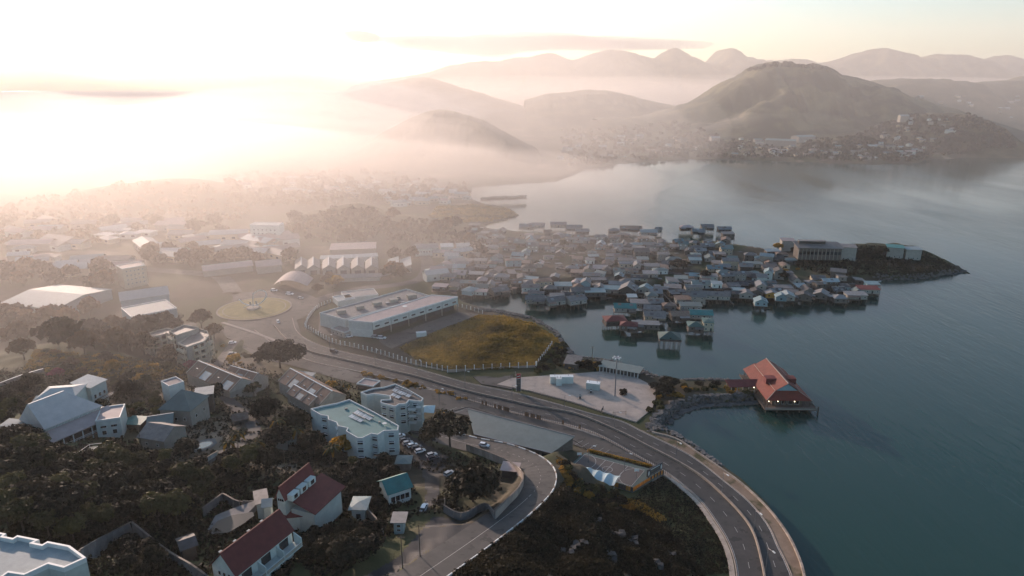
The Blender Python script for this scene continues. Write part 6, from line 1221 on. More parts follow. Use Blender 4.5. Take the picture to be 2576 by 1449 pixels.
zones = [('faint pale house in the town beyond the green spit', 'houses beyond the green spit', [(1000,470),(1180,478),(1180,505),(1150,515),(1000,520),(940,500)], 34), ('faint shed in the haze of the left town', 'hazy town buildings on the left', [(80,560),(500,560),(620,640),(480,660),(200,700),(0,620)], 44), ('tiny house in the valley between the hills', 'houses in the far valley', [(1420,345),(1700,340),(1900,375),(1900,395),(1640,398),(1440,420),(1400,400)], 40), ('small house on the shore below the big hill', 'houses on the far shore', [(1850,350),(2030,352),(2090,395),(2240,405),(2050,400),(1860,395)], 26), ('house on the wooded knoll by the far shore', 'houses on the far knoll', [(2040,395),(2100,362),(2220,365),(2330,385),(2290,402),(2100,402)], 26), ('house on the far headland', 'houses on the far headland', [(2200,345),(2300,300),(2450,296),(2470,330),(2330,375),(2220,380)], 24), ('white speck of a house on the distant ridge', 'houses on the distant ridge', [(2280,240),(2560,235),(2560,300),(2400,285)], 14), ('hazy roof between the roundabout and the wooded ridge', 'hazy roofs beyond the roundabout', [(480,600),(700,600),(820,640),(740,655),(560,650)], 22), ('hazy flat roofed shed on the industrial flats', 'sheds on the hazy industrial flats', [(560,450),(900,440),(1100,455),(900,500),(640,490)], 34), ('roof by the village road behind the depot', 'houses along the village road', [(1090,640),(1170,640),(1150,690),(1085,715)], 14)]
FW = [bxm('wall', 12, 8, 5, 'pale_wall'), bxm('wall', 18, 10, 6, 'white_wall'), bxm('wall', 9, 7, 4, 'cream_wall')]
FR = [MB().gable(12, 8, 5, 2, .2, .5).mesh('roof', 'tin'), MB().gable(18, 10, 6, 2.2, .2, .5).mesh('roof', 'tin'), MB().hip(9, 7, 4, 1.8, .2, .5).mesh('roof', 'tin')]
for lb, g_, pl_, n_ in zones:
    k = 0; t_ = 0; used = []
    while k < n_ and t_ < 600:
        t_ += 1; px = rs.uniform(min(a for a, _ in pl_), max(a for a, _ in pl_)); py = rs.uniform(min(b for _, b in pl_), max(b for _, b in pl_))
        if not in_px(pl_, px, py) or any(abs(px-a) < 11 and abs(py-b) < 4 for a, b in used): continue
        h = rayhit(px, py)
        if not h or h[0].z < .5: continue
        used.append((px, py)); i = rs.choice([0, 0, 1, 2]); k_ = k; r = thing('distant_house', lb, 'house', (h[0].x, h[0].y, h[0].z-.4), R(rs.gauss(0, 25)), g_); exc(h[0].x, h[0].y, 9)
        inst('wall', FW[i], rs.choice(['pale_wall', 'white_wall', 'cream_wall']), r); inst('roof', FR[i], rs.choice(['tin', 'tin2', 'tin2', 'grey_roof', 'pink_roof', 'blue_roof']), r)
        if 'left town' in lb or 'roundabout' in lb: r.scale = (1.9, 1.6, 1.2)
        for s in (-1, 1): link('window', bxm('window', 1.6, .2, 1.4, 'dark'), r, (s*2.4, (-4, -5, -3.5)[i]-.03, 2))
        k += 1
for a, b, z, W_, lb, rm in [((2010,345),(2052,343),18,24,'large pale roofed factory at the foot of the big hill','blue_roof'),((1925,352),(2000,355),16,26,'long pale factory roof in front of the large one at the big hill','blue_roof'),((2266,300-8),(2288,300-8),60,12,'white house standing on the headland crest','tin2'),((1790,347),(1812,347),20,18,'pale arched depot left of the big hill factories','tin2')]: 
    h = rayhit((a[0]+b[0])/2, a[1]+8)
    if h: zt = h[0].z+9; B(lb, a, b, zt, W_, base=h[0].z-2, roof='gable', rh=3, rm=rm, wall='pale_wall', name='factory', cat='factory')
# ------------------------------------------------------------------ vegetation
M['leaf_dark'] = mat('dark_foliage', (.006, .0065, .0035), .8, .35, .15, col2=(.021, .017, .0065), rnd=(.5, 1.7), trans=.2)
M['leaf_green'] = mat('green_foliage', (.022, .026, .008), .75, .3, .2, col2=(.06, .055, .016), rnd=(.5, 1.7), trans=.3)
M['leaf_gold'] = mat('sunlit_golden_foliage', (.13, .080, .014), .8, .3, .2, col2=(.38, .22, .04), rnd=(.5, 1.7), trans=.55)  # orange glow of the low sun put into the leaf colour
M['leaf_red'] = mat('reddish_foliage', (.05, .028, .012), .8, .3, .2, col2=(.10, .055, .022), rnd=(.5, 1.7), trans=.3)
M['leaf_pink'] = mat('bougainvillea', (.30, .08, .12), .8, .2, .3, trans=.35)
M['grass_gold'] = mat('sunlit_golden_grass', (.06, .05, .018), .85, .3, .05, col2=(.33, .22, .05), trans=.55)  # golden grass colour, brightened to carry the low sun glow
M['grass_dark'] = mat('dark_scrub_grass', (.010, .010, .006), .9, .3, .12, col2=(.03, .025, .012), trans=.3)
M['bark'] = mat('bark', (.07, .055, .045), .9, .2, 2)
rv = np.random.RandomState(9)
def quads_mesh(name, cen, nor, size, m, asp=1.0):
    """leaf sized quads with centres, normals and sizes (numpy)"""
    n = len(cen); up = rv.normal(size=(n, 3)); a = np.cross(nor, up); a /= np.linalg.norm(a, axis=1)[:, None]+1e-9; b = np.cross(nor, a); b /= np.linalg.norm(b, axis=1)[:, None]+1e-9
    s = np.asarray(size).reshape(-1, 1)*.5; a = a*s; b = b*s*asp
    co = np.stack([cen-a-b, cen+a-b*.7, cen+a*.8+b, cen-a*.7+b], 1).reshape(-1, 3)
    me = bpy.data.meshes.new(name); me.vertices.add(len(co)); me.vertices.foreach_set('co', co.ravel())
    me.loops.add(4*n); me.loops.foreach_set('vertex_index', np.arange(4*n, dtype=np.int32)); me.polygons.add(n); me.polygons.foreach_set('loop_start', np.arange(0, 4*n, 4, dtype=np.int32)); me.update(calc_edges=True); me.materials.append(M[m]); return me
def blob_leaves(centres, radii, nper, flat=.8):
    k = len(centres); c = np.repeat(centres, nper, 0); r = np.repeat(radii, nper)[:, None]
    d = rv.normal(size=(k*nper, 3)); d /= np.linalg.norm(d, axis=1)[:, None]; d[:, 2] = np.where(d[:, 2] < -.3, -d[:, 2], d[:, 2])
    p = c+d*r*np.array([1, 1, flat])*rv.uniform(.75, 1.08, (k*nper, 1)); nrm = d+rv.normal(size=d.shape)*.55; nrm /= np.linalg.norm(nrm, axis=1)[:, None]; return p, nrm
def crown_pts(rx, rz, zc, nb, br, nper, flat=.75, shell=.75):
    d = rv.normal(size=(nb, 3)); d /= np.linalg.norm(d, axis=1)[:, None]; d[:, 2] = np.where(d[:, 2] < -.35, -d[:, 2]*.6, d[:, 2])
    c = d*np.array([rx, rx, rz])*(shell*rv.uniform(.55, 1.05, (nb, 1)))+np.array([0, 0, zc]); return blob_leaves(c, br*rv.uniform(.65, 1.25, nb), nper, flat)
TREES = {}
def tree_proto(kind, rx, rz, zc, nb, br, nper, leaf, m, trunk_r, flat=.75, shell=.75, limbs=5):
    r = thing('tree', 'x', 'tree'); p, n = crown_pts(rx, rz, zc, nb, br, nper, flat, shell)
    t = MB().tube((0, 0, -1), (0, 0, zc-rz*.45), trunk_r, trunk_r*.65, 7)
    for i in range(limbs): a = 6.28*i/limbs+.5; t.tube((0, 0, zc-rz*.55), (math.cos(a)*rx*.55, math.sin(a)*rx*.55, zc-rz*.05), trunk_r*.5, trunk_r*.18, 5)
    link('trunk', t.mesh('trunk', 'bark'), r); link('crown', quads_mesh('crown', p, n, rv.uniform(.6, 1.35, len(p))*leaf, m), r); TREES[kind] = [r, False, rx]; return r
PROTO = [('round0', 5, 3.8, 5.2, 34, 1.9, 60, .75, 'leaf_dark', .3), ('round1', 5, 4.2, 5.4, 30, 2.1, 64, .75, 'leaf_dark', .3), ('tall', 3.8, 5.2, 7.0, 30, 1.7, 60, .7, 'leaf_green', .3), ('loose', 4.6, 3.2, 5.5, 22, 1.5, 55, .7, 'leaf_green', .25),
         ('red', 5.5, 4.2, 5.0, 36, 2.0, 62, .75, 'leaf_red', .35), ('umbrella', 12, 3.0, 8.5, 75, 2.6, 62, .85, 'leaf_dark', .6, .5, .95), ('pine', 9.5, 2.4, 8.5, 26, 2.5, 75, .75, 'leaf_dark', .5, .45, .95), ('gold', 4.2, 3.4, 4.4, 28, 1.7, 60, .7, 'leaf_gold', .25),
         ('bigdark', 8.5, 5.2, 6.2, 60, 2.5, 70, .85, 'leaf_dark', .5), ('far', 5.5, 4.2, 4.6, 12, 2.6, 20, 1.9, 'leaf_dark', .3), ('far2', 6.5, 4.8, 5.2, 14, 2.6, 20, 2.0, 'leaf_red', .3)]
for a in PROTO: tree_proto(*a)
def shrub_proto(kind, rx, rz, nb, br, nper, leaf, m):
    r = thing('shrub', 'x', 'shrub'); p, n = crown_pts(rx, rz, rz*.5, nb, br, nper, .8, .8); p[:, 2] = np.maximum(p[:, 2], .05)
    link('foliage', quads_mesh('foliage', p, n, rv.uniform(.6, 1.3, len(p))*leaf, m), r); link('stem', MB().tube((0, 0, -.4), (0, 0, rz*.6), .1, .06, 5).mesh('stem', 'bark'), r); TREES[kind] = [r, False, rx]
shrub_proto('shrub_gold', 1.9, 1.3, 9, .9, 42, .5, 'leaf_gold'); shrub_proto('shrub_dark', 2.2, 1.5, 10, 1.0, 42, .55, 'leaf_dark'); shrub_proto('shrub_green', 2.0, 1.5, 9, .95, 42, .5, 'leaf_green'); shrub_proto('shrub_pink', 3.2, 2.6, 14, 1.3, 46, .55, 'leaf_pink')
def palm_proto():
    r = thing('palm_tree', 'x', 'palm tree'); t = MB(); 
    for i in range(6): t.tube((.12*i*i*.3, 0, i*1.3-1), (.12*(i+1)**2*.3, 0, (i+1)*1.3-1), .22-.015*i, .2-.015*i, 6)
    link('trunk', t.mesh('trunk', 'bark'), r); tip = Vector((.12*36*.3, 0, 6.8))
    for k in range(13):
        a = 2*math.pi*k/13+.2*(k % 3); m = MB(); q = []; dr = .6+.5*(k % 3)
        for j in range(7): s = j/6; q.append(tip+Vector((math.cos(a)*3.6*s, math.sin(a)*3.6*s, 1.2*s*(1-s)*2.4*dr-2.0*s*s*(1.6-dr))))
        sd_ = Vector((-math.sin(a), math.cos(a), 0))
        for j in range(6):
            for sg in (-1, 1):
                w0 = .75*math.sin(math.pi*min(1, (j+.4)/6.5)); m.add([tuple(q[j]), tuple(q[j+1]), tuple(q[j+1]+sd_*sg*w0*.8-Vector((0, 0, .35))), tuple(q[j]+sd_*sg*w0-Vector((0, 0, .3)))], [(0, 1, 2, 3)])
        link('frond', m.mesh('frond', 'leaf_gold' if k % 3 == 0 else 'leaf_green'), r)
    TREES['palm'] = [r, False, 3]
palm_proto()
KD = {}
def plant(kind, x, y, z, sc, label, group=None, sz=1.0, cat=None, name=None):
    t = TREES[kind]; o = t[0] if not t[1] else copytree(t[0]); t[1] = True
    o.location = (x, y, z); o.rotation_euler = (0, 0, rs.uniform(0, 6.28)); o.scale = (sc, sc*rs.uniform(.88, 1.12), sc*sz); o['label'] = label
    if group: o['group'] = group
    elif 'group' in o: del o['group']
    if cat: o['category'] = cat
    if name: o.name = name
    KD[o.name] = kind
    return o
def at(kind, px, py, z0, sc, label, group=None, sz=1.0, ex=True):
    h_ = rayhit(px, py); p = h_[0] if (h_ and px > 1380) else G(px, py, z0); o = plant(kind, p.x, p.y, p.z-.2, sc, label, group, sz)
    if ex: exc(p.x, p.y, TREES[kind][2]*sc*.8)
    return o
for a in [('umbrella',705,925,5,1.05,'wide flat topped rain tree beside the road below the roundabout'),('umbrella',590,985,9,.45,'small flat topped tree between the left terraces'),
 ('pine',1132,1128,9,1.0,'big dark spreading tree in front of the long grey green hall',None,1.1),('pine',1085,1118,11,.55,'smaller spreading tree at the right corner of the further apartments'),
 ('bigdark',1190,1262,17,1.1,'large round dark tree enclosed by the curving wall'),('gold',864,1147,13,1.15,'round golden topped tree at the left front of the near apartments'),
 ('bigdark',505,1026,14,.55,'bushy tree in front of the left terrace'),('bigdark',670,1055,11,.85,'big dark tree at the left end of the long terrace'),('bigdark',740,1092,12,.9,'dense dark tree below the long terrace'),('round0',790,1140,14,1.1,'dark tree at the left wall of the near apartments'),('bigdark',700,1125,14,.75,'dark tree above the smaller red row house'),
 ('red',215,893,8,1.35,'left of three big reddish domed trees in the haze above the golden slope'),('red',300,893,8,1.5,'middle of three big reddish domed trees in the haze above the golden slope'),('red',365,897,7,1.5,'right of three big reddish domed trees in the haze above the golden slope'),('red',432,918,7,1.2,'reddish tree in front of the balconied flats'),('red',508,826,4,1.3,'reddish tree behind the balconied flats'),('red',540,852,4,1.0,'dark tree at the right of the balconied flats'),('red',62,905,12,1.2,'reddish tree at the left edge above the dark wall'),
 ('gold',285,938,15,.9,'golden round bush tree in the middle of the golden slope'),('round0',330,1010,16,1.2,'tall dark tree between the balcony house and the hipped house'),('gold',255,1015,17,.8,'brown bush tree beside the modern white house'),('round1',545,1010,13,.9,'dark bushy tree right of the carport'),('loose',640,1000,9,.9,'loose tree between the terraces'),
 ('gold',590,920,6,.9,'yellow green tree above the gap between the terraces'),('gold',835,985,5,.75,'yellowish banana like tree at the lower end of the long terrace'),('loose',850,1010,6,.9,'loose green tree at the lower end of the long terrace'),
 ('umbrella',1650,982,3,.30,'left windswept tree by the shore at the yard edge'),('umbrella',1683,975,3,.42,'bigger windswept tree by the shore at the yard edge'),('umbrella',1758,972,3,.2,'left small windswept tree on the causeway'),('umbrella',1800,970,3,.2,'right small windswept tree on the causeway'),
 ('round1',1670,1000,3,.8,'dark bush tree at the yard edge near the causeway'),('gold',1690,1005,3,.6,'golden bush where the causeway starts'),('shrub_dark',1567,992,3,1.1,'small planted shrub island below the floodlight mast'),('round0',1480,925,3,.55,'dark hedge tree by the small shelter'),('round1',1455,928,3,.5,'dark hedge tree left of the small shelter'),('round0',1505,928,3,.5,'dark hedge tree right of the small shelter'),
 ('tall',1418,632,3,1.0,'tall boxy tree standing among the village roofs'),('round0',1462,640,3,.9,'round tree right of the tall boxy village tree'),('bigdark',1705,680,4,.85,'big tree in the middle of the village'),('gold',1852,706,4,.8,'golden brown tree in the right part of the village'),('round1',1773,706,4,.9,'dark tree by the village street'),('gold',1956,633,6,1.1,'golden round tree left of the headland hall'),('round1',2003,645,8,1.0,'dark round tree in front of the headland hall'),('bigdark',2220,640,12,.7,'dark tree on the headland crest'),('bigdark',2265,642,12,.6,'second dark tree on the headland crest beside the teal roof'),('round0',2175,640,12,.6,'lone small tree on the headland skyline'),
 ('palm',695,1100,13,1.0,'palm tree by the hill lane, nearest the roof with skylights'),('palm',757,1120,14,1.1,'palm tree left of the near apartments'),('palm',600,1135,17,1.0,'palm tree beside the white garden wall'),('palm',830,1165,16,1.0,'palm tree above the smaller red row house'),('palm',640,1150,18,.9,'palm tree in the dark garden below the lane'),('palm',1108,1060,7,.7,'small palm by the big spreading tree'),('palm',575,1150,19,.8,'short palm right of the kidney pool'),('palm',868,990,6,.7,'young palm near the utility pole by the terraces')]: at(*a)
at('shrub_pink', 482, 925, 9, 1.2, 'pink flowering bush right of the golden slope'); at('shrub_pink', 140, 945, 18, 1.0, 'pink flowering bush at the left end of the golden slope'); at('shrub_pink', 505, 935, 9, .9, 'second pink flowering bush near the flats')
# scattered trees on the hillside
EX = np.array(EXC)
def free(x, y, r): return not np.any((EX[:, 0]-x)**2+(EX[:, 1]-y)**2 < (EX[:, 2]+r)**2)
roadpts = [(p.x, p.y, w_) for L_, w_ in ((road2c, 7.5), (serv, 8), (uproad, 4.5), (mid_, 17), (farroad, 7), (westroad, 8), (nwroad, 8)) for p in L_[::2]]
RP = np.array(roadpts)
def offroad(x, y, r=0): return not np.any((RP[:, 0]-x)**2+(RP[:, 1]-y)**2 < (RP[:, 2]+r)**2)
lots = [[(1425,1150),(1475,1132),(1690,1190),(1600,1262),(1540,1240),(1500,1232),(1440,1200)],[(960,1090),(1010,1085),(1125,1150),(1100,1170),(1000,1130)],[(1040,1300),(1180,1290),(1260,1310),(1150,1400),(1040,1449),(860,1449),(960,1400)],[(1000,960),(1200,1020),(1130,1040),(1060,1040),(960,990)],[(1140,1110),(1300,1150),(1290,1170),(1140,1130)],[(1060,1060),(1120,1040),(1180,1030),(1200,1090),(1140,1090)],[(460,1110),(560,1100),(560,1135),(470,1140)],[(900,1160),(960,1150),(1130,1200),(1090,1260),(1040,1230),(1000,1190)],[(1040,1200),(1110,1200),(1080,1290),(1050,1290)]]
TP = []
def scatter(poly, kinds, n, smin, smax, label, group, ex=True, z0=10, sz=1.0, tries=None, gap=.62):
    k = 0; t = 0; bx_ = (min(a for a, b in poly), max(a for a, b in poly), min(b for a, b in poly), max(b for a, b in poly))
    while k < n and t < (tries or n*14):
        t += 1; px = rs.uniform(bx_[0], bx_[1]); py = rs.uniform(bx_[2], bx_[3])
        if not in_px(poly, px, py) or (ex and any(in_px(q, px, py) for q in lots)): continue
        h = rayhit(px, py)
        if not h: continue
        x, y, z = h[0]; kd = rs.choice(kinds); sc = rs.uniform(smin, smax); rr_ = TREES[kd][2]*sc
        if ex and (not free(x, y, rr_*.72) or not offroad(x, y, rr_*.8)): continue
        if any((x-a)**2+(y-b)**2 < ((rr_+c)*gap)**2 for a, b, c in TP[-400:]): continue
        TP.append((x, y, rr_)); plant(kd, x, y, z-.3, sc, label, group, sz); k += 1
    return k
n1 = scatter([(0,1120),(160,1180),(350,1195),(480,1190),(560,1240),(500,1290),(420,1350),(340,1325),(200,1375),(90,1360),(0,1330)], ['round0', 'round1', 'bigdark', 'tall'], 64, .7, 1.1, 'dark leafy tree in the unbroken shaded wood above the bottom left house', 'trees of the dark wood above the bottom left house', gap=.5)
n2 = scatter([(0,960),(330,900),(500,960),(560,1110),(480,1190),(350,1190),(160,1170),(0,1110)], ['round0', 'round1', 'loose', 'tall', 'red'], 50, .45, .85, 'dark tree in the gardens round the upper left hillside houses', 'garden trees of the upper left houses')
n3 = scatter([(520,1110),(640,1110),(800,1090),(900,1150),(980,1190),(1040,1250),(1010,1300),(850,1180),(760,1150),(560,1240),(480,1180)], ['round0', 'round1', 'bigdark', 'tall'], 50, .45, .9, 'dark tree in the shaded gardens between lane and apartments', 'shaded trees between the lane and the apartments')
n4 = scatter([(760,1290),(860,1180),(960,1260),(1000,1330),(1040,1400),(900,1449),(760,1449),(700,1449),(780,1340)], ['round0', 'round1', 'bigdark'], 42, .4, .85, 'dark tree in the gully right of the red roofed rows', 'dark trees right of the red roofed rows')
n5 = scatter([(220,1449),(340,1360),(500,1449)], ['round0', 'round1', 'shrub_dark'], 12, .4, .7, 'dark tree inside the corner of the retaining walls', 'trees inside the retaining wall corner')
n6 = scatter([(560,870),(650,880),(900,960),(860,1000),(700,960),(560,930),(500,880)], ['shrub_gold', 'shrub_green'], 30, .5, .9, 'golden green bush along the road below the roundabout', 'bushes along the road below the roundabout')
n7 = scatter([(90,880),(330,905),(460,930),(470,960),(300,960),(90,935)], ['shrub_gold', 'shrub_gold', 'shrub_green'], 70, .6, 1.3, 'low golden bush on the sunlit slope at the left', 'golden bushes of the sunlit slope')
n8 = scatter([(1400,1160),(1450,1165),(1540,1235),(1600,1285),(1560,1290),(1430,1235),(1410,1200)], ['shrub_gold', 'shrub_green', 'shrub_dark'], 50, .6, 1.1, 'golden rimmed bush on the embankment between hill road and court', 'bushes on the embankment above the ball court', gap=.45)
n9 = scatter([(880,925),(1000,955),(1190,1005),(1180,1012),(1000,968),(880,936)], ['shrub_gold'], 26, .5, .9, 'golden sunlit shrub in the verge between coast road and service road', 'shrubs in the verge of the coast road', ex=False, gap=.5)
scatter([(1290,1115),(1190,1100),(1200,1112),(1390,1152),(1400,1146)], ['shrub_gold', 'shrub_green'], 22, .4, .7, 'low bush on the strip along the front of the long hall', 'bushes along the front of the long hall', gap=.5)
scatter([(1430,912),(1540,918),(1540,932),(1420,930)], ['shrub_dark', 'shrub_gold'], 16, .8, 1.4, 'dark hedge bush behind the concrete yard', 'hedge bushes behind the concrete yard', ex=False, gap=.45)
scatter([(1650,975),(1720,968),(1890,972),(1890,990),(1760,990),(1700,1000),(1660,1030),(1640,1050),(1630,1035)], ['shrub_gold', 'shrub_green'], 34, .5, 1.1, 'golden green shrub along the rocky causeway', 'shrubs along the rocky causeway', ex=False, gap=.5)
scatter([(1385,880),(1420,860),(1430,890),(1420,915),(1352,945),(1352,930)], ['shrub_dark', 'shrub_green'], 26, .7, 1.2, 'dark bush on the bank at the right foot of the golden field', 'bushes at the foot of the golden field', ex=False, gap=.5)
hd = [G(1483+i*(1635-1483)/33, 1136+i*(1175-1136)/33, 3) for i in range(34)]
hg = thing('hedge', 'long clipped golden hedge between the parking bays and the ball court', 'hedge', tuple(hd[0])); pc = []; pn = []
for p in hd: q, n = blob_leaves(np.array([[p.x-hd[0].x, p.y-hd[0].y, .5]]), np.array([.85]), 70); pc.append(q); pn.append(n)
link('foliage', quads_mesh('foliage', np.concatenate(pc), np.concatenate(pn), .4, 'leaf_gold'), hg)
# village greenery and hazy trees
scatter([(1200,600),(1500,640),(1850,640),(1850,700),(1500,700),(1250,690)], ['round1', 'loose', 'gold'], 14, .4, .7, 'small tree squeezed between village roofs', 'small trees among the village roofs', ex=False, z0=4, gap=1)
scatter([(1850,680),(1990,660),(2120,690),(2060,712),(1900,705)], ['round1', 'gold', 'shrub_dark'], 16, .4, .8, 'small tree at the foot of the dark headland', 'trees at the foot of the headland', ex=False, gap=.6)
scatter([(2030,625),(2100,618),(2300,625),(2370,660),(2330,680),(2100,680),(2030,665)], ['shrub_dark'], 60, .7, 1.1, 'dark bush on the steep side of the headland', 'bushes covering the headland', ex=False, gap=.4)
scatter([(150,820),(560,835),(450,840),(360,885),(120,890),(0,860),(0,790),(250,790)], ['far', 'far2'], 30, 1.0, 1.7, 'hazy brown domed tree in front of the pale blue halls', 'hazy trees below the blue halls', gap=.55)
scatter([(690,600),(740,545),(875,525),(960,550),(1110,565),(1200,585),(1240,610),(1220,640),(1030,615),(800,612)], ['far', 'far2'], 18, 1.0, 1.5, 'hazy tree covering the low wooded hill beyond the gabled sheds', 'trees of the low wooded hill', gap=.42)
scatter([(250,560),(560,560),(620,600),(380,620),(250,620)], ['far', 'far2'], 8, 1.0, 1.6, 'faint tree on the wooded ridge in the left haze', 'trees of the left hazy ridge', gap=.5)
scatter([(950,655),(1060,650),(1070,700),(1000,710),(955,700)], ['far', 'far2'], 9, .9, 1.3, 'hazy tree beside the tilted pale roofs', 'trees beside the tilted roofs', gap=.55)
scatter([(1180,640),(1240,620),(1250,680),(1130,700)], ['far'], 9, .8, 1.2, 'hazy tree on the edge of the village by the school like block', 'trees on the left edge of the village', gap=.55)
scatter([(380,640),(740,620),(740,700),(600,660),(520,700),(380,680)], ['far', 'far2'], 15, 1, 1.5, 'hazy tree between the sheds left of the roundabout', 'trees between the hazy sheds', gap=.6)
scatter([(0,680),(280,690),(270,740),(0,720)], ['far', 'far2'], 15, 1.1, 1.6, 'hazy tree behind the long pale blue warehouse', 'trees behind the long blue warehouse', gap=.55)
scatter([(795,712),(860,700),(860,722),(800,740)], ['gold', 'red'], 8, .7, 1.0, 'hazy yellow tree in front of the gabled sheds', 'trees in front of the gabled sheds', gap=.5)
# far woods as one mass
def woods(name, poly, n, leaf, hmax, m, label):
    c = []; nn = []; t = 0
    bx_ = (min(a for a, b in poly), max(a for a, b in poly), min(b for a, b in poly), max(b for a, b in poly))
    k = 0
    while k < n and t < n*6:
        t += 1; px = rs.uniform(bx_[0], bx_[1]); py = rs.uniform(bx_[2], bx_[3])
        if not in_px(poly, px, py): continue
        h = rayhit(px, py)
        if not h: continue
        q, w_ = blob_leaves(np.array([[h[0].x, h[0].y, h[0].z+hmax*.35]]), np.array([hmax*rs.uniform(.4, .8)]), 12); c.append(q); nn.append(w_); k += 1
    if c: o = link(name, quads_mesh(name, np.concatenate(c), np.concatenate(nn), leaf, m)); tag(o, label, 'woodland', kind='stuff')
woods('woodland', [(1650,385),(1850,350),(2000,380),(2060,345),(2200,350),(2330,390),(2330,405),(2200,410),(2000,402),(1700,398)], 420, 4.0, 8, 'leaf_dark', 'dark trees lining the far shore below the big hill')
woods('woodland', [(2140,345),(2200,320),(2290,292),(2450,290),(2540,345),(2555,372),(2400,392),(2330,398),(2200,400)], 420, 4.5, 8, 'leaf_dark', 'dark scrub and trees covering the far headland')
woods('woodland', [(1400,330),(1700,310),(1850,345),(1700,395),(1450,420)], 300, 5, 8, 'leaf_red', 'faint trees on the valley floor between the far hills')
woods('woodland', [(1880,180),(1960,160),(2060,168),(2100,185),(2060,176),(1960,168)], 60, 7, 9, 'leaf_dark', 'thin line of trees on the summit of the big hill')
woods('woodland', [(560,440),(900,430),(1180,470),(1180,500),(800,520),(600,520)], 260, 4.5, 8, 'leaf_red', 'faint trees across the hazy industrial flats')
woods('woodland', [(0,520),(330,465),(530,470),(640,530),(600,560),(250,560),(250,620),(0,620)], 260, 3.0, 8, 'leaf_red', 'faint trees covering the wooded ridge in the left haze')
woods('woodland', [(690,600),(740,545),(875,525),(960,550),(1110,565),(1200,585),(1240,610),(1220,640),(1030,615),(800,612)], 220, 2.4, 7, 'leaf_dark', 'hazy trees filling the low hill beyond the gabled sheds')
# undergrowth and grass (stuff)
def cover(name, poly, n, leaf, hh, m, label, cat, excl=True, asp=1.0, per=3):
    cx_, cy_ = [], []; bx_ = (min(a for a, b in poly), max(a for a, b in poly), min(b for a, b in poly), max(b for a, b in poly))
    X = rv.uniform(bx_[0], bx_[1], n*3); Y = rv.uniform(bx_[2], bx_[3], n*3); k = inside(X, Y, poly)
    if excl:
        for q in lots: k &= ~inside(X, Y, q)
    X = X[k][:n]; Y = Y[k][:n]; pts = []
    hs = [rayhit(a, b) for a, b in zip(X, Y)]; hs = [h[0] for h in hs if h]; P = np.array(hs)
    ok = np.ones(len(P), bool)
    for (x, y, r_) in (RP if excl else []): ok &= (P[:, 0]-x)**2+(P[:, 1]-y)**2 > (r_-1.2)**2
    if excl:
        for (x, y, r_) in EX: ok &= (P[:, 0]-x)**2+(P[:, 1]-y)**2 > (r_*.62)**2
    P = P[ok]; P = np.repeat(P, per, 0); P = P+rv.normal(size=P.shape)*np.array([.5, .5, 0])*leaf; P[:, 2] += rv.uniform(.0, 1, len(P))*hh; nr = rv.normal(size=P.shape); nr[:, 2] = np.abs(nr[:, 2])*.8
    nr /= np.linalg.norm(nr, axis=1)[:, None]; o = link(name, quads_mesh(name, P, nr, rv.uniform(.5, 1.3, len(P))*leaf, m, asp)); tag(o, label, cat, kind='stuff'); return o
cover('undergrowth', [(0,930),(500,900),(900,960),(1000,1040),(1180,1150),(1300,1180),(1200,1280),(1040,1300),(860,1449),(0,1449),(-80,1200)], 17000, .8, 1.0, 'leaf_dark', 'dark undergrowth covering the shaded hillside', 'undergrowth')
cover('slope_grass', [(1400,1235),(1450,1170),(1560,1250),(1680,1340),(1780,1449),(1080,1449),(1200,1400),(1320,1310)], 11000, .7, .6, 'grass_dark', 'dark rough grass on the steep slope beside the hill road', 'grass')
cover('sunlit_grass', [(1400,1150),(1450,1165),(1530,1215),(1600,1255),(1680,1310),(1660,1315),(1560,1260),(1430,1195)], 2200, .45, .6, 'grass_gold', 'golden sunlit grass along the foot of the embankment', 'grass')
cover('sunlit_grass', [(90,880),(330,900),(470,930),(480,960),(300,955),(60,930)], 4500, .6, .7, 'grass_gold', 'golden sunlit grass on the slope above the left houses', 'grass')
cover('field_grass', [(1005,876),(1100,835),(1205,794),(1270,796),(1345,816),(1400,853),(1425,885),(1388,873),(1350,921),(1240,930),(1130,930),(1060,912)], 15000, .9, .7, 'grass_gold', 'golden rough grass of the walled field', 'grass', excl=False)
cover('spit_grass', [(1190,515),(1280,525),(1300,541),(1230,558),(1130,560),(1080,545),(1100,520)], 1500, 2.2, .6, 'grass_gold', 'pale dry grass on the low spit', 'grass', excl=False)
cover('verge_grass', [(1655,1195),(1710,1225),(1760,1270),(1800,1325),(1845,1440),(1740,1449),(1660,1370),(1560,1262),(1600,1250)], 4800, .4, .3, 'grass_dark', 'thin grass on the flat ground inside the road bend', 'grass', excl=False)
cover('headland_scrub', [(2035,628),(2100,619),(2300,620),(2370,655),(2400,676),(2330,690),(2100,695),(2020,680),(1990,660)], 2600, 1.1, 1.2, 'leaf_dark', 'dark scrub covering the steep headland behind the village', 'scrub', excl=False)
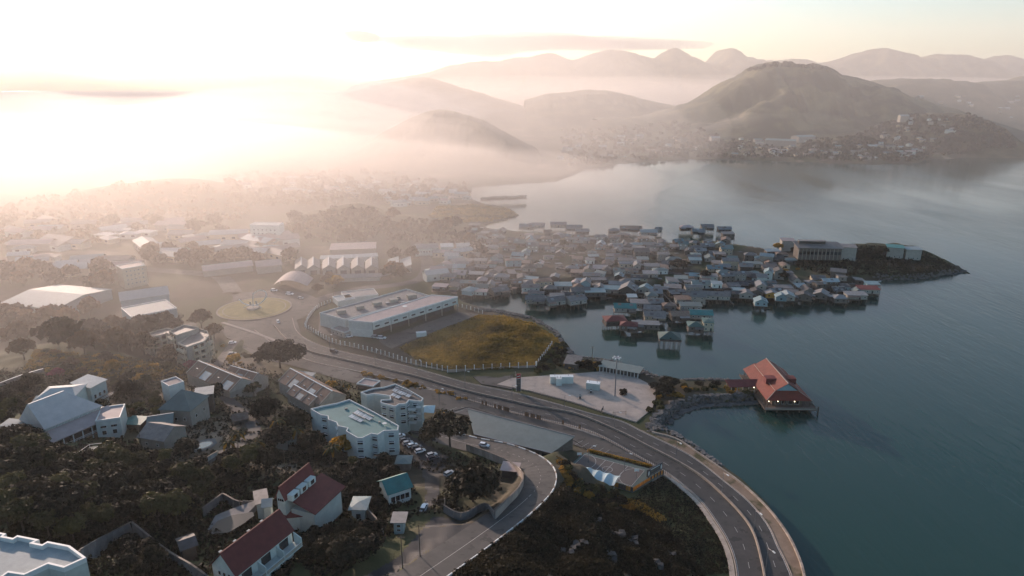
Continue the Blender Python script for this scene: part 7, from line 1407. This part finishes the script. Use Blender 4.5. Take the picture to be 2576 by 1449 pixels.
# boulders
def boulders(name, line, width, n, smin, smax, label, zf=0.0):
    mb = MB(); Ls = resample(spline(pxl(line, .5), 2), 200); 
    for i in range(n):
        p = Ls[rs.randrange(200)]; x = p.x+rs.uniform(-width, width); y = p.y+rs.uniform(-width, width); z = max(h1q(x, y), -.6)+zf; s = rs.uniform(smin, smax); a = rs.uniform(0, 3); vs = []
        for sx in (-1, 1):
            for sy in (-1, 1):
                for sz_ in (-1, 1): vs.append((x+(sx*math.cos(a)-sy*math.sin(a))*s*rs.uniform(.35, .7), y+(sx*math.sin(a)+sy*math.cos(a))*s*rs.uniform(.35, .7), z+sz_*s*rs.uniform(.25, .5)))
        mb.add(vs, [(0, 1, 3, 2), (4, 6, 7, 5), (0, 4, 5, 1), (2, 3, 7, 6), (1, 5, 7, 3), (0, 2, 6, 4)])
    o = part(name, mb, 'rock', None); tag(o, label, 'boulders', kind='stuff')
def h1q(x, y): return down(x, y)[0]
boulders('riprap', [(1640,1092),(1665,1062),(1705,1032),(1760,1016),(1830,1012),(1898,1006)], 3.2, 700, .8, 2.0, 'dark rock armour along the curved causeway')
boulders('riprap', [(1200,786),(1270,796),(1345,816),(1400,852),(1428,888),(1440,905)], 2.5, 380, .7, 1.8, 'dark boulders round the water edge of the golden field')
boulders('riprap', [(1450,910),(1520,918),(1600,938),(1655,960),(1760,964),(1890,968)], 2.0, 260, .6, 1.4, 'boulders along the shore behind the concrete yard')
boulders('shore_rocks', [(2200,703),(2300,700),(2360,692),(2425,683)], 2.5, 220, .8, 2.0, 'rocks along the foot of the dark headland'); boulders('shore_rocks', [(1640,1086),(1700,1104),(1750,1137),(1813,1180)], 1.6, 200, .5, 1.2, 'rocks at the foot of the sea wall')
for i, (px, py, s, lb) in enumerate([(1430,1388,3,'leftmost outcrop'),(1465,1372,3.5,'tall outcrop left of centre'),(1550,1345,4,'largest outcrop'),(1590,1362,3,'outcrop right of the largest one'),(1530,1400,3.2,'outcrop below the largest one'),(1650,1420,3,'lowest right outcrop'),(1500,1310,2.2,'upper small outcrop'),(1690,1395,2,'small outcrop near the dirt track')]):
    h = rayhit(px, py)
    if not h: continue
    mb = MB(); r2 = random.Random(i); s *= .62
    for k in range(9):
        x, y, z = r2.uniform(-s, s), r2.uniform(-s*.7, s*.7), r2.uniform(-.6, .5); q = s*r2.uniform(.25, .5); vs = [(x+a*q*r2.uniform(.6, 1.2), y+b*q*r2.uniform(.6, 1.2), z+c_*q*r2.uniform(.5, 1.1)) for a in (-1, 1) for b in (-1, 1) for c_ in (-1, 1)]
        mb.add(vs, [(0, 1, 3, 2), (4, 6, 7, 5), (0, 4, 5, 1), (2, 3, 7, 6), (1, 5, 7, 3), (0, 2, 6, 4)])
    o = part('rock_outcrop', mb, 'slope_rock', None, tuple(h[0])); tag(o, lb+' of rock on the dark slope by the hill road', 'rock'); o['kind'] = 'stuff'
# ------------------------------------------------------------------ mist and smoke
def lumpy(name, c, r, dens, g, label, col=(.97, .91, .87), seed=0, n=26, amp=.35, tilt=0):
    mb = MB(); rr_ = np.random.RandomState(seed); off = rr_.rand(2)*90
    for i in range(n+1):
        th = math.pi*i/n
        for j in range(2*n):
            ph = math.pi*j/n; x, y, z = math.sin(th)*math.cos(ph), math.sin(th)*math.sin(ph), math.cos(th)
            k = 1+amp*float(fbm(np.array([x*1.6+off[0]+z]), np.array([y*1.6+off[1]+z*1.3]), 4)[0])*2
            zz = z*k*r[2]; mb.v.append((c[0]+x*k*r[0]+tilt*zz, c[1]+y*k*r[1], min(385, max(c[2]+zz, -2.5)) if 'mist' in name else max(c[2]+zz, -2.5)))
    w_ = 2*n
    for i in range(n):
        for j in range(w_): mb.f.append((i*w_+j, (i+1)*w_+j, (i+1)*w_+(j+1) % w_, i*w_+(j+1) % w_))
    M[name+str(seed)] = vol(name+str(seed), dens, g, col); o = part(name, mb, name+str(seed), None); tag(o, label, 'mist', kind='stuff'); return o
lumpy('mist', (-520, 900, 20), (640, 600, 115), .0013, .5, 'low sunlit mist lying over the left town', seed=1)
lumpy('mist', (-210, 1230, 10), (430, 330, 200), .0010, .3, 'sunlit smoke haze round the near conical hill', seed=2)
lumpy('mist', (200, 3500, 0), (3000, 520, 120), .0007, .4, 'fog bank lying in front of the far mountains', seed=3, amp=.5)
lumpy('mist', (400, 2250, 0), (3000, 1550, 900),   .00024, .22, 'thin bright mist over the far bay', seed=6, amp=.12)
lumpy('smoke', (-1150, 1900, 30), (950, 320, 150), .004, .0, 'dense smoke hiding the hills on the left', col=(.72, .72, .74), seed=4, amp=.4)
lumpy('smoke', (640, 1780, 30), (170, 60, 45), .0025, .5, 'thin smoke drifting from the factories below the big hill', seed=5, tilt=1.4)
# distant cloud banks outside the haze
def cloud(pts, D, label, seed, dens=.0006):
    W_ = [UD(*p, D) for p in pts]; n = len(W_)
    return W_
for sd_, (a, b, D, th, lb) in enumerate([((985, 106), (1500, 112), 15000, 210, 'long grey cloud bank above the far mountains'), ((1200, 108), (1760, 112), 15500, 120, 'thin tail of the long grey cloud bank'), ((865, 92), (965, 90), 15000, 120, 'small grey cloud left of the long bank')]):
    A = UD(*a, D); B2 = UD(*b, D); c = (A+B2)/2; o = lumpy('cloud', (c.x, c.y, c.z), ((B2-A).length/2, 900, th), .0022, .0, lb, col=(.5, .5, .53), seed=20+sd_, amp=.35)

# ------------------------------------------------------------------ where each look-alike stands
DES = dict(round0='round dark tree', round1='dense dark tree', bigdark='large dark tree', tall='tall dark tree', loose='open crowned tree', red='reddish tree', gold='golden tree', far='hazy dark tree', far2='hazy brownish tree', shrub_gold='golden shrub', shrub_dark='dark shrub', shrub_green='greenish shrub')
NEAR = [('bottom left modern house', 110, 1380), ('retaining wall corner', 335, 1340), ('colonial house', 190, 1050), ('garden court', 210, 1150), ('hipped garden house', 440, 1020), ('kidney shaped pool', 510, 1120), ('dark grey gabled house', 390, 1105), ('big red row house', 640, 1370), ('smaller red row house', 750, 1230), ('dark swimming pool', 580, 1315), ('teal roofed little house', 1005, 1230), ('pale roofed kiosk', 900, 1280), ('guard house', 1003, 1320), ('near apartment block', 900, 1070), ('long terrace', 750, 990), ('left terrace', 530, 960), ('balconied flats', 460, 860), ('golden slope', 260, 915), ('round walled tree', 1190, 1230), ('hill road bend', 1380, 1200), ('ball court', 1530, 1185), ('yard gate', 1558, 1040), ('floodlight mast', 1547, 960), ('restaurant walkway', 1830, 980), ('totem sign', 1304, 970), ('green jetty shed', 1560, 925), ('long hall', 1300, 1090), ('roundabout', 640, 775), ('blue vented hall', 380, 790), ('long blue warehouse', 80, 750), ('six gabled sheds', 850, 680), ('vaulted canopies', 600, 730), ('school like block', 1073, 620), ('white ridge flats', 665, 575), ('field corner', 1350, 925), ('village core', 1600, 660), ('headland hall', 2065, 610), ('headland tip', 2370, 650), ('headland crest', 2230, 625)]
FAR = [('green spit', 1200, 520), ('conical hill', 1200, 380), ('valley mouth', 1480, 430), ('valley middle', 1600, 360), ('valley right side', 1780, 370), ('big hill factories', 1970, 350), ('shore below the big hill', 1950, 395), ('wooded knoll', 2180, 375), ('headland neck', 2330, 370), ('headland crest', 2400, 300), ('distant ridge', 2420, 250), ('left picture edge', 30, 620), ('left haze ridge', 350, 560), ('white glaring roofs', 150, 650), ('four storey block', 330, 670), ('roundabout', 640, 775), ('low wooded hill', 870, 560), ('industrial flats', 800, 470), ('village road', 1130, 670), ('white ridge flats', 665, 575)]
def autolabel(objs, lms, noun):
    g_ = {}
    for o in objs:
        X, Y = proj(o.location); d_ = min((math.hypot(X-a, (Y-b)*2), n, a, b) for n, a, b in lms); dx, dy = X-d_[2], (Y-d_[3])*2
        dr = ('right of' if dx > 0 else 'left of') if abs(dx) > abs(dy) else ('beyond' if dy < 0 else 'in front of')
        g_.setdefault((noun(o), dr, d_[1]), []).append((d_[0], o))
    for (nn_, dr, n), L_ in g_.items():
        L_.sort(key=lambda t: t[0])
        for i, (_, o) in enumerate(L_): o['label'] = f"{nn_} {dr} the {n}"+('' if len(L_) == 1 else ', '+(ORD+['farthest'])[min(i, 30)])
autolabel([o for o in C.objects if o.get('category') in ('tree', 'shrub') and 'group' in o], NEAR, lambda o: DES.get(KD.get(o.name), 'bush'))
autolabel([o for o in C.objects if o.name.startswith('distant_house')], FAR, lambda o: {'tin': 'faint grey roofed house', 'tin2': 'faint white roofed house', 'grey_roof': 'small dark roofed house', 'pink_roof': 'faint pinkish roofed house', 'blue_roof': 'faint blue roofed house'}.get(next((k for k in ('tin', 'tin2', 'grey_roof', 'pink_roof', 'blue_roof') if M[k] == o.children[1].material_slots[0].material), 'tin')))
